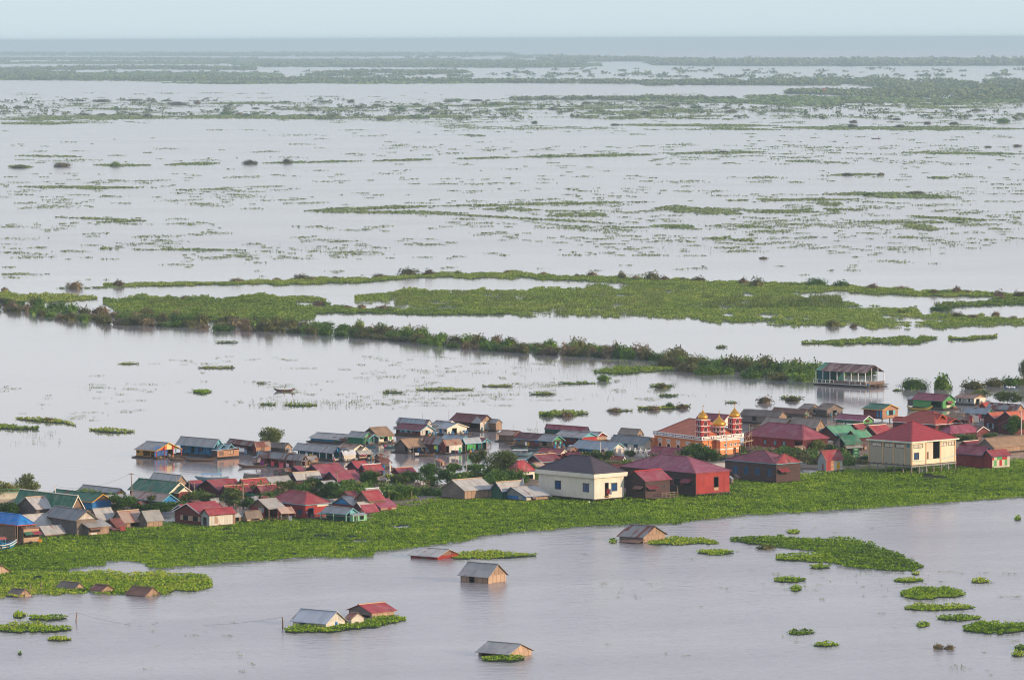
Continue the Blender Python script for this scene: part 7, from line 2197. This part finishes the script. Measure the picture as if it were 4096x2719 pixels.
for a in [('A', 1184, 745, 428, 'tall thin pole right of the dense dark tree, with cables to both sides', -6, 'plain:#8a7866', True, .13, 'utility_pole', 'a1'),
          ('A', 497, 745, 545, 'white slim pole behind the thatch-walled barn', 0, 'plain:#cfcac2', False, .12, 'utility_pole', 'a2'),
          ('A', 456, 745, 608, 'short brown pole left of the white slim one', 0, 'plain:#7a6a5a', False, .12, 'utility_pole', 'a3'),
          ('A', 1580, 680, 452, 'pole in front of the cream gablets', 0, 'plain:#8f8274', False, .1, 'utility_pole', 'a4'),
          ('A', 1698, 700, 495, 'pole right of the cream gablets', -4, 'plain:#8f8274', False, .12, 'utility_pole', 'a5'),
          ('A', 1742, 700, 505, 'thinnest pole beside the pole right of the gablets', 3, 'plain:#a09282', False, .08, 'utility_pole', 'a6'),
          ('A', 2176, 745, 538, 'pole in front of the green awning', 2, 'plain:#9a8a78', True, .12, 'utility_pole', 'a7'),
          ('A', 108, 705, 600, 'dark pole at the green railed boat', 0, 'plain:#4a4038', False, .12, 'utility_pole', 'a8'),
          ('B', 924, 1030, 838, 'crooked pole with a white meter box over the trees', 0, 'plain:#8d7c6a', False, .13, 'utility_pole', 'b1', True),
          ('B', 1286, 1080, 808, 'taller pole right of the one with the meter box', -8, 'plain:#8d7c6a', True, .14, 'utility_pole', 'b2'),
          ('B', 1880, 800, 700, 'thick white concrete pole at the long thin maroon roof', 0, 'plain:#d5cfc4', False, .22, 'utility_pole', 'b3'),
          ('B', 430, 1130, 980, 'leaning pole over the green awning house', -24, 'plain:#8d7c6a', False, .08, 'utility_pole', None),
          ('C', 1042, 835, 700, 'grey-white pole with a blue lamp sheet by the channel', 0, 'plain:#a8a49c', False, .15, 'utility_pole', 'c1'),
          ('C', 418, 1155, 1035, 'short stake at the edge of the belt near the banana plant', 0, 'plain:#a08c70', False, .08, 'stake', None),
          ('D', 1143, 640, 475, 'pale pole in front of the blue trimmed grey roof', 0, 'plain:#b8b2a8', False, .14, 'utility_pole', 'd1'),
          ('D', 467, 780, 678, 'thin pole above the striped low roof', 0, 'plain:#a89a8a', False, .09, 'utility_pole', 'd2'),
          ('E', 1155, 930, 680, 'concrete pole standing before the orange portico', 0, 'plain:#c4beb4', True, .15, 'utility_pole', 'e1'),
          ('E', 955, 985, 770, 'wooden pole in front of the layered tree', 0, 'plain:#9a8a78', False, .11, 'utility_pole', 'e2'),
          ('F', 2249, 1040, 750, 'concrete pole at the right edge before the brown house', 0, 'plain:#bcb6ac', True, .17, 'utility_pole', 'f1'),
          ('F', 845, 960, 862, 'short white pole left of the pyramid roof', 0, 'plain:#d0c8bc', False, .18, 'utility_pole', 'f2'),
          ('G', 257, 1105, 1016, 'lone leaning post left of the sunk white house', -2, 'plain:#6d5a4c', False, .14, 'wooden_post', 'g1'),
          ('J', 697, 772, 686, 'lone post in the lower left water carrying a sagging wire', 14, 'plain:#8d7464', False, .12, 'wooden_post', 'g2')]:
    pole(*a)
for i, (x, yb, yt, lb) in enumerate([(278, 505, 412, 'tall stake in the hyacinth left of the tallest pair'), (381, 502, 405, 'tallest stake among the sunken huts'), (97, 480, 440, 'stake behind the left sunken hut'), (229, 545, 458, 'stake in front of the left sunken hut'), (496, 470, 422, 'short stake left of the torn-roof hut'), (638, 440, 380, 'stake rising over the torn-roof hut'), (1326, 530, 498, 'short stake before the reddish hut')]):
    pole('J', x, yb, yt, lb, 0, 'plain:#8f7b68', False, .09, 'stake')
for F, x, yb, yt, lb in [('C', 840, 190, 108, 'hair-thin aerial mast above the large rust and grey roof'), ('C', 542, 230, 150, 'thin aerial mast above the grey roof of the maroon house'), ('D', 420, 470, 235, 'thin aerial mast rising from the long plank floating house'), ('D', 580, 390, 262, 'thin aerial mast behind the red roofed floating house'), ('D', 157, 370, 265, 'thin bamboo mast standing in the water behind the rusty shed'), ('B', 1733, 400, 288, 'thin mast on the tan thatch-roofed house'), ('F', 1388, 1010, 908, 'thin aerial mast behind the pyramid roof')]:
    pole(F, x, yb, yt, lb, 0, 'plain:#a09488', False, .045, 'aerial_mast')


def cable(a, b, sag, label):
    pts = [a.lerp(b, t) + Vector((0, 0, -sag * 4 * t * (1 - t))) for t in np.linspace(0, 1, 15)]
    o = MB().tube(pts, .018, 4).build('power_cable', 'plain:#6a6460')
    tag(o, label, 'cable')


Pq = lambda F, x, y, z: at(*fr(F, x, y), z)
cable(POLE['a1'], POLE['a2'], 1.6, 'cable sagging from the tall thin pole to the white slim pole')
cable(POLE['a2'], Pq('A', 300, 660, 5.0), .4, 'cable from the white slim pole toward the left')
cable(POLE['a1'], POLE['a5'], 1.0, 'cable from the tall thin pole toward the cream gablets')
cable(POLE['a8'], Pq('A', 330, 830, 3.0), .3, 'slack cable down from the dark pole at the railed boat')
cable(POLE['b1'], POLE['b2'], .9, 'cable between the crooked pole and the taller pole')
cable(POLE['b2'], Pq('B', 1000, 1075, 6.5), .5, 'cable slanting from the taller pole to the red hip roof')
cable(POLE['b2'], Pq('B', 1560, 960, 4.2), .6, 'cable from the taller pole to the dark mango tree')
cable(POLE['b3'], POLE['c1'], 1.2, 'cable crossing the channel between the two pale poles')
cable(POLE['c1'], POLE['d2'], 1.2, 'long cable from the pale channel pole to the cream house')
cable(POLE['d1'], Pq('D', 1700, 640, 6.5), 1.0, 'cable from the pale pole to the orange hall')
cable(POLE['e1'], Pq('E', 1700, 930, 5.6), .9, 'cable from the concrete pole past the dark brown house')
cable(POLE['f1'], Pq('F', 1640, 1030, 5.0), .8, 'cable from the right edge pole to the magenta roof')
cable(POLE['g2'], Pq('J', 0, 770, 3.0), .7, 'wire sagging left from the lone post')
cable(POLE['g2'], Pq('J', 1430, 793, .05), .8, 'wire sagging right into the water from the lone post')
cable(POLE['g1'], Pq('J', 1880, 803, .05), .3, 'wire dipping left into the water from the leaning post')

# awning sheet between poles, lamp sheet, dish antennas, sign boards
o = MB().slab([[tuple(Pq('B', 165, 1085, 2.6)), tuple(Pq('B', 300, 1096, 2.4)), tuple(Pq('B', 400, 1080, 2.9)), tuple(Pq('B', 250, 1062, 3.4))]], .05).build('shade_sheet', 'plain:#1f7d64')
tag(o, 'green shade sheet stretched under the maroon roof of the red row', 'awning')
o = MB().slab([[tuple(Pq('F', 355, 1290, 4.4)), tuple(Pq('F', 500, 1300, 4.2)), tuple(Pq('F', 505, 1270, 5.6)), tuple(Pq('F', 470, 1262, 5.8))]], .06).build('market_umbrella', 'plain:#1c5560')
tag(o, 'dark teal canopy spread at the left wall of the pyramid house', 'canopy')
sg = empty('sign_board', at(*fr('F', 365, 1310)), R(-8), 'green sign board with pale writing lines in the lane by the shop', 'sign')
MB().box((-.7, -.04, .5), (.7, .04, 3.1)).build('board', 'plain:#2f7d4a', sg)
sm = MB()
for zz, w_ in ((2.75, .5), (2.5, .35), (1.9, .3), (1.7, .45), (1.1, .35)):
    sm.box((-w_, -.055, zz), (w_, -.041, zz + .1))
sm.build('lettering', 'plain:#cfd8c4', sg)
MB().box((-.6, -.03, -.3), (-.5, .03, .5)).box((.5, -.03, -.3), (.6, .03, .5)).build('leg', 'plain:#6d6459', sg)
sg = empty('notice_board', at(*fr('F', 328, 1322)), R(-8), 'small white notice board leaning left of the green sign', 'sign')
MB().box((-.5, -.03, .1), (.5, .03, 1.5)).build('board', 'plain:#cfc8ba', sg)
MB().box((-.45, -.02, -.3), (-.38, .02, .1)).box((.38, -.02, -.3), (.45, .02, .1)).build('leg', 'plain:#6d6459', sg)
for F, x, y, z, lb in [('D', 1560, 410, 2.2, 'pale dish antenna on the old grey thatch house')]:
    o = MB().lathe([(.02, 0), (.35, .08), (.6, .25), (.62, .27), (.36, .12), (.03, .05)], 14).build('dish_antenna', 'plain:#c8c4bc')
    o.location = Pq(F, x, y + 30, z)
    o.rotation_euler = (R(60), 0, R(20))
    tag(o, lb, 'dish')


# laundry and cloths
def cloth(F, x, y, z, w, h, col, label, az=-30):
    px, py = fr(F, x, y)
    p = at(px, py, z)
    m = MB()
    n = 5
    for i in range(n):
        a, b = -w / 2 + w * i / n, -w / 2 + w * (i + 1) / n
        m.add([(a, .06 * (i % 2), -h), (b, .06 * ((i + 1) % 2), -h * .97), (b, .03, 0), (a, .03, 0)], [(0, 1, 2, 3)])
    o = m.build('hanging_cloth', 'plain:' + col)
    o.location = p
    o.rotation_euler = (0, 0, R(az))
    tag(o, label, 'laundry', 'laundry in the village')


for a in [('A', 2165, 205, 2.8, 1.6, 1.0, '#d8d8d4', 'white shirts hung under the rusty brown floating house'), ('B', 235, 560, 1.9, .7, 1.1, '#6f86a8', 'blue jeans hung beside the white shirts'), ('B', 420, 690, 2.3, 1.0, 1.2, '#7a2f6a', 'purple cloth on the red curtained house'), ('B', 540, 700, 2.2, .8, 1.1, '#b8474f', 'red cloth on the red curtained house, next to purple one'), ('B', 640, 715, 2.1, 1.2, 1.2, '#c0505a', 'wide pink-red cloth on the red curtained house'), ('B', 710, 720, 2.0, .8, .9, '#d0b0b4', 'pale pink cloth at the right of the red curtained house'),
          ('B', 930, 605, 2.4, .7, 1.1, '#d5d8da', 'white shirt on the veranda of the blue gabled house'), ('B', 975, 612, 2.4, .7, .8, '#c0a840', 'yellow cloth on the veranda of the blue gabled house'), ('C', 890, 570, 1.6, 1.1, 1.0, '#2c3038', 'black shirts drying on the white wall'), ('C', 930, 572, 1.6, .8, .9, '#6c2f38', 'dark red shirt drying on the white wall'), ('C', 965, 568, 1.7, .8, .8, '#5aa8a0', 'turquoise shirt drying on the white wall'), ('C', 690, 520, 2.4, 1.0, .9, '#a8c04a', 'lime cloth on the rust-striped house'),
          ('D', 295, 475, 2.3, .6, 1.0, '#d8d8d4', 'white shirt on the long plank floating house'), ('D', 322, 478, 2.3, .6, 1.0, '#b08a2c', 'mustard shirt on the long plank floating house'), ('D', 1232, 1012, 3.2, .8, 1.2, '#c03a34', 'bright red and yellow clothes at the door of the cream house'), ('D', 1262, 1012, 3.2, .6, 1.3, '#d8d4cc', 'white cloth at the door of the cream house'), ('D', 238, 890, 2.0, .6, 1.2, '#7a3a4a', 'plum shirt hung under the cream wall strip'), ('D', 258, 890, 2.0, .6, 1.2, '#d4d4d0', 'white shirt hung under the cream wall strip'),
          ('F', 1675, 800, 2.6, .9, 2.2, '#a03440', 'red sheet hung at the plain blue-grey roofed house'), ('F', 1735, 805, 2.6, 1.6, 1.8, '#cfc0b0', 'pale bedsheet hung at the plain blue-grey roofed house'), ('F', 1775, 760 + 30, 2.4, 1.0, 1.2, '#c84a58', 'rose cloth beside the pale bedsheet'), ('F', 1110, 1400, 1.5, .7, 1.0, '#c9c6c0', 'white plastic sheet caught on the stilts of the pyramid house'), ('F', 1160, 1395, 1.5, .9, .9, '#cfccc8', 'larger white plastic sheet caught on the stilts'), ('B', 742, 1318, 1.6, .7, 1.0, '#d8d4d0', 'white towel at the rusty porch')]:
    cloth(*a)


# ------------------------------------------------------------------ people: one skinned body each, clothes grown over it
def skin_obj(name, verts, edges, radii, mat, parent, sub=1):
    me = bpy.data.meshes.new(name)
    me.from_pydata(verts, edges, [])
    o = bpy.data.objects.new(name, me)
    COL.objects.link(o)
    sm = o.modifiers.new('skin', 'SKIN')
    for v, r in zip(me.skin_vertices[0].data, radii):
        v.radius = (r, r)
    me.skin_vertices[0].data[0].use_root = True
    ss = o.modifiers.new('sub', 'SUBSURF')
    ss.levels = ss.render_levels = sub
    dg = bpy.context.evaluated_depsgraph_get()
    m2 = bpy.data.meshes.new_from_object(o.evaluated_get(dg))
    o.modifiers.clear()
    o.data = m2
    m2.materials.clear()
    m2.materials.append(M(mat))
    m2.polygons.foreach_set('use_smooth', [True] * len(m2.polygons))
    o.parent = parent
    return o


def person(loc, rz, label, pose, shirt, legs_c, hair='#15110f', skin='#8a5a40', sc=1.0):
    r = empty('person', loc, rz, label, 'person')
    r.scale = (sc, sc, sc)
    V, E, Rd = [], [], []

    def chain(prev, pts):
        for p, q in pts:
            V.append(p)
            Rd.append(q)
            if prev is not None: E.append((prev, len(V) - 1))
            prev = len(V) - 1
        return prev
    sit = pose == 'sit'
    hz_ = .22 if sit else .93
    pel = chain(None, [((0, 0, hz_), .13)])
    ch = chain(pel, [((0, .0, hz_ + .22), .125), ((0, 0, hz_ + .42), .15)])
    nk = chain(ch, [((0, 0, hz_ + .57), .055)])
    chain(nk, [((0, -.02, hz_ + .66), .085), ((0, -.015, hz_ + .76), .095), ((0, 0, hz_ + .82), .06)])
    for s in (-1, 1):
        if pose == 'walk':
            arm = [((s * .2, 0, hz_ + .47), .06), ((s * .25, s * .1, hz_ + .2), .045), ((s * .24, s * .02 - .12, hz_ - .02), .035)]
        elif sit:
            arm = [((s * .2, 0, hz_ + .47), .06), ((s * .26, -.1, hz_ + .24), .045), ((s * .16, -.32, hz_ + .2), .035)]
        else:
            arm = [((s * .2, 0, hz_ + .47), .06), ((s * .27, -.02, hz_ + .2), .045), ((s * .24, -.12, hz_ - .0), .035)]
        a = chain(ch, arm)
        hx, hy, hz2 = V[a]
        pm_ = chain(a, [((hx, hy - .05, hz2 - .05), .032)])
        for f in range(4):
            l = (.055, .07, .065, .05)[f]
            chain(pm_, [((hx + s * (.03 - f * .02), hy - .08, hz2 - .09), .011), ((hx + s * (.03 - f * .02), hy - .07, hz2 - .09 - l), .009)])
        chain(a, [((hx - s * .04, hy - .06, hz2 - .05), .012), ((hx - s * .05, hy - .09, hz2 - .08), .01)])
        if sit:
            leg = [((s * .1, -.1, hz_), .095), ((s * .16, -.42, hz_ + .12), .07), ((s * .1, -.5, .06), .05), ((s * .1, -.62, .04), .04)]
        else:
            st = (.22 * s if pose == 'walk' else .0)
            leg = [((s * .1, 0, hz_ - .08), .095), ((s * .11, -.03 + st * .6, .5), .065), ((s * .11, .02 + st, .08), .045), ((s * .11, -.12 + st, .04), .04)]
        chain(pel, leg)
    skin_obj('body', V, E, Rd, 'plain:' + skin, r)
    # shirt over chest and upper arms, lower garment over hips and thighs
    V2 = [(0, 0, hz_ - .02), (0, 0, hz_ + .22), (0, 0, hz_ + .42)]
    E2, R2 = [(0, 1), (1, 2)], [.155, .15, .17]
    for s in (-1, 1):
        V2 += [(s * .2, 0, hz_ + .47), (s * .24, 0, hz_ + .3)]
        k = len(V2)
        E2 += [(2, k - 2), (k - 2, k - 1)]
        R2 += [.08, .07]
    skin_obj('shirt', V2, E2, R2, 'plain:' + shirt, r)
    V3, E3, R3 = [(0, 0, hz_)], [], [.15]
    for s in (-1, 1):
        if sit:
            q = [(s * .1, -.1, hz_), (s * .16, -.42, hz_ + .12), (s * .12, -.48, .2)]
        else:
            st = (.22 * s if pose == 'walk' else 0)
            q = [(s * .1, 0, hz_ - .08), (s * .11, -.03 + st * .6, .5), (s * .11, st * .7, .3)]
        k = len(V3)
        V3 += q
        E3 += [(0, k), (k, k + 1), (k + 1, k + 2)]
        R3 += [.11, .085, .07]
    skin_obj('trousers', V3, E3, R3, 'plain:' + legs_c, r)
    hm = MB().lathe([(.06, hz_ + .70), (.112, hz_ + .74), (.115, hz_ + .8), (.09, hz_ + .86), (.03, hz_ + .89)], 10, (0, .02, 0))
    hm.build('hair', 'plain:' + hair, r)
    return r


def onb(F, x, y, z): return Pq(F, x, y, z)


person(Pq('C', 690, 1082, .31), R(70), 'person in white shirt and dark skirt walking along the lane by the barn', 'walk', '#d8d6d2', '#1e2233', sc=1.0)
person(Pq('M', 1312, 650, .25), R(-100), 'person in yellow seated in the middle of the lone longboat', 'sit', '#c8b040', '#3a3430')
person(Pq('M', 1350, 652, .3), R(-95), 'person in pale pink seated at the stern of the lone longboat', 'sit', '#c08a80', '#5a4038')
person(Pq('B', 1826, 541, .3), R(160), 'person in pink seated in the teal boat', 'sit', '#c84a7a', '#a84068')
person(Pq('F', 2200, 488, .4), R(90), 'person in dark clothes and white hat at the stern of the motorboat', 'sit', '#23252a', '#1f2024', hair='#d8d4cc')
person(Pq('F', 425, 1312, .31), R(120), 'person in white standing under the teal canopy', 'stand', '#d5d2cc', '#3a3a42')
person(Pq('F', 462, 1318, .31), R(30), 'person in dark blue standing right of the one in white', 'stand', '#232c44', '#22242c')
person(Pq('B', 1243, 720, .5), R(0), 'person in pink standing on the deck of the blue gabled house', 'stand', '#c87a88', '#7a4450')
person(Pq('B', 930, 1330, .75), R(0), 'person in pale pink beside the door of the red hip house', 'stand', '#c8a0a4', '#4a4a40', sc=.8)
person(Pq('A', 1440, 308, .4), R(0), 'person in yellow-green on the porch of the striped floating house', 'sit', '#a8a050', '#4a4a3a')
person(Pq('C', 580, 618, .4), R(20), 'person in dark shirt sitting on the tan-roofed porch', 'sit', '#2c2a2c', '#4a3a34')
person(Pq('C', 548, 1042, .31), R(20), 'person crouching by the fence at the lane, left of the other', 'sit', '#a86a58', '#4a3430')
person(Pq('C', 572, 1044, .31), R(-20), 'person crouching by the fence at the lane, on the right', 'sit', '#9a5a50', '#3a3030')

# lane fence and bits
lf = empty('board_fence', Pq('C', 450, 1042, 0), 0, 'rough wooden lattice fence along the lane under the trees', 'fence')
p0, p1 = Pq('C', 450, 1044, 0), Pq('C', 625, 1036, 0)
d = p1 - p0
for i in range(6):
    q = d * i / 5
    MB().box((q.x - .07, q.y - .07, -.2), (q.x + .07, q.y + .07, 2.6)).build('post', 'plain:#6d5f52', lf)
m = MB()
for zz in (.9, 1.5, 2.1, 2.5):
    m.beam(Vector((0, 0, zz)), d + Vector((0, 0, zz)), .05, .08)
m.build('rail', 'plain:#776858', lf)
lf = empty('bamboo_fence', Pq('A', 1070, 770, 0), 0, 'pale bamboo pen rails at the foot of the tall thin pole', 'fence')
p0, p1 = Pq('A', 1070, 772, 0), Pq('A', 1178, 768, 0)
d = p1 - p0
for i in range(4):
    q = d * i / 3
    MB().box((q.x - .06, q.y - .06, -.2), (q.x + .06, q.y + .06, 2.0)).build('post', 'plain:#a8977e', lf)
m = MB()
for zz in (.7, 1.1, 1.5, 1.9):
    m.beam(Vector((0, 0, zz)), d + Vector((0, 0, zz)), .06, .07)
m.build('rail', 'plain:#b0a088', lf)
o = MB().lathe([(.2, 0), (.28, .25), (.1, .4)], 8).build('floating_bag', 'plain:#d8d6d2')
o.location = Pq('D', 1016, 1170, .35)
tag(o, 'white plastic bag lying on the hyacinth below the cream house', 'bag')
o = MB().box((-.35, -.25, 0), (.35, .25, .5)).box((-.38, -.28, .5), (.38, .28, .58)).build('crate', 'plain:#d88a2a')
o.location = Pq('A', 358, 1045, .95)
tag(o, 'orange crate at the corner of the blue roofed plank house', 'crate')
o = MB().box((-.5, -.3, 0), (.5, .3, .45)).box((-.54, -.34, .45), (.54, .34, .55)).build('cool_box', 'plain:#d8d0c8')
o.location = Pq('C', 478, 625, .45)
tag(o, 'white cool box with red lid on the boat at the tan-roofed porch', 'box')
# tiny red-roofed pavilion far out
p = at(*fr('Q', 1440, 316))
r = empty('pavilion', p, R(20), 'tiny white pavilion with red tiered roof far out among the scrub', 'temple')
r.scale = (.6, .6, .6)
MB().box((-7, -5, 0), (7, 5, 8)).build('wall', 'plaster:#d8d2c8', r)
MB().slab([[(-10, -8, 7), (10, -8, 7), (0, 0, 16)], [(10, -8, 7), (10, 8, 7), (0, 0, 16)], [(10, 8, 7), (-10, 8, 7), (0, 0, 16)], [(-10, 8, 7), (-10, -8, 7), (0, 0, 16)]], .4).build('roof', 'plain:#a0402f', r)
MB().lathe([(.8, 15.5), (.5, 18), (.1, 21)], 8).build('finial', 'plain:#b0603a', r)
for y in np.linspace(-3.5, 3.5, 3):
    MB().box((-6 + y, -5.2, 0), (-4.6 + y, -5.02, 5)).build('doorway', INNER_SHADE, r)  # dark slabs on a closed wall imitate the shade within doorways
r, p, Lb = boat('Q', 1655, 1705, 526, 'tiny far boat with a person in red on the upper right water', ang=0, inner=False, wd=2.0, Hb=.7)
person(at(*fr('Q', 1692, 525), .4), 0, 'far person in red standing in the tiny boat', 'stand', '#b83a30', '#5a2a28', sc=1.3)
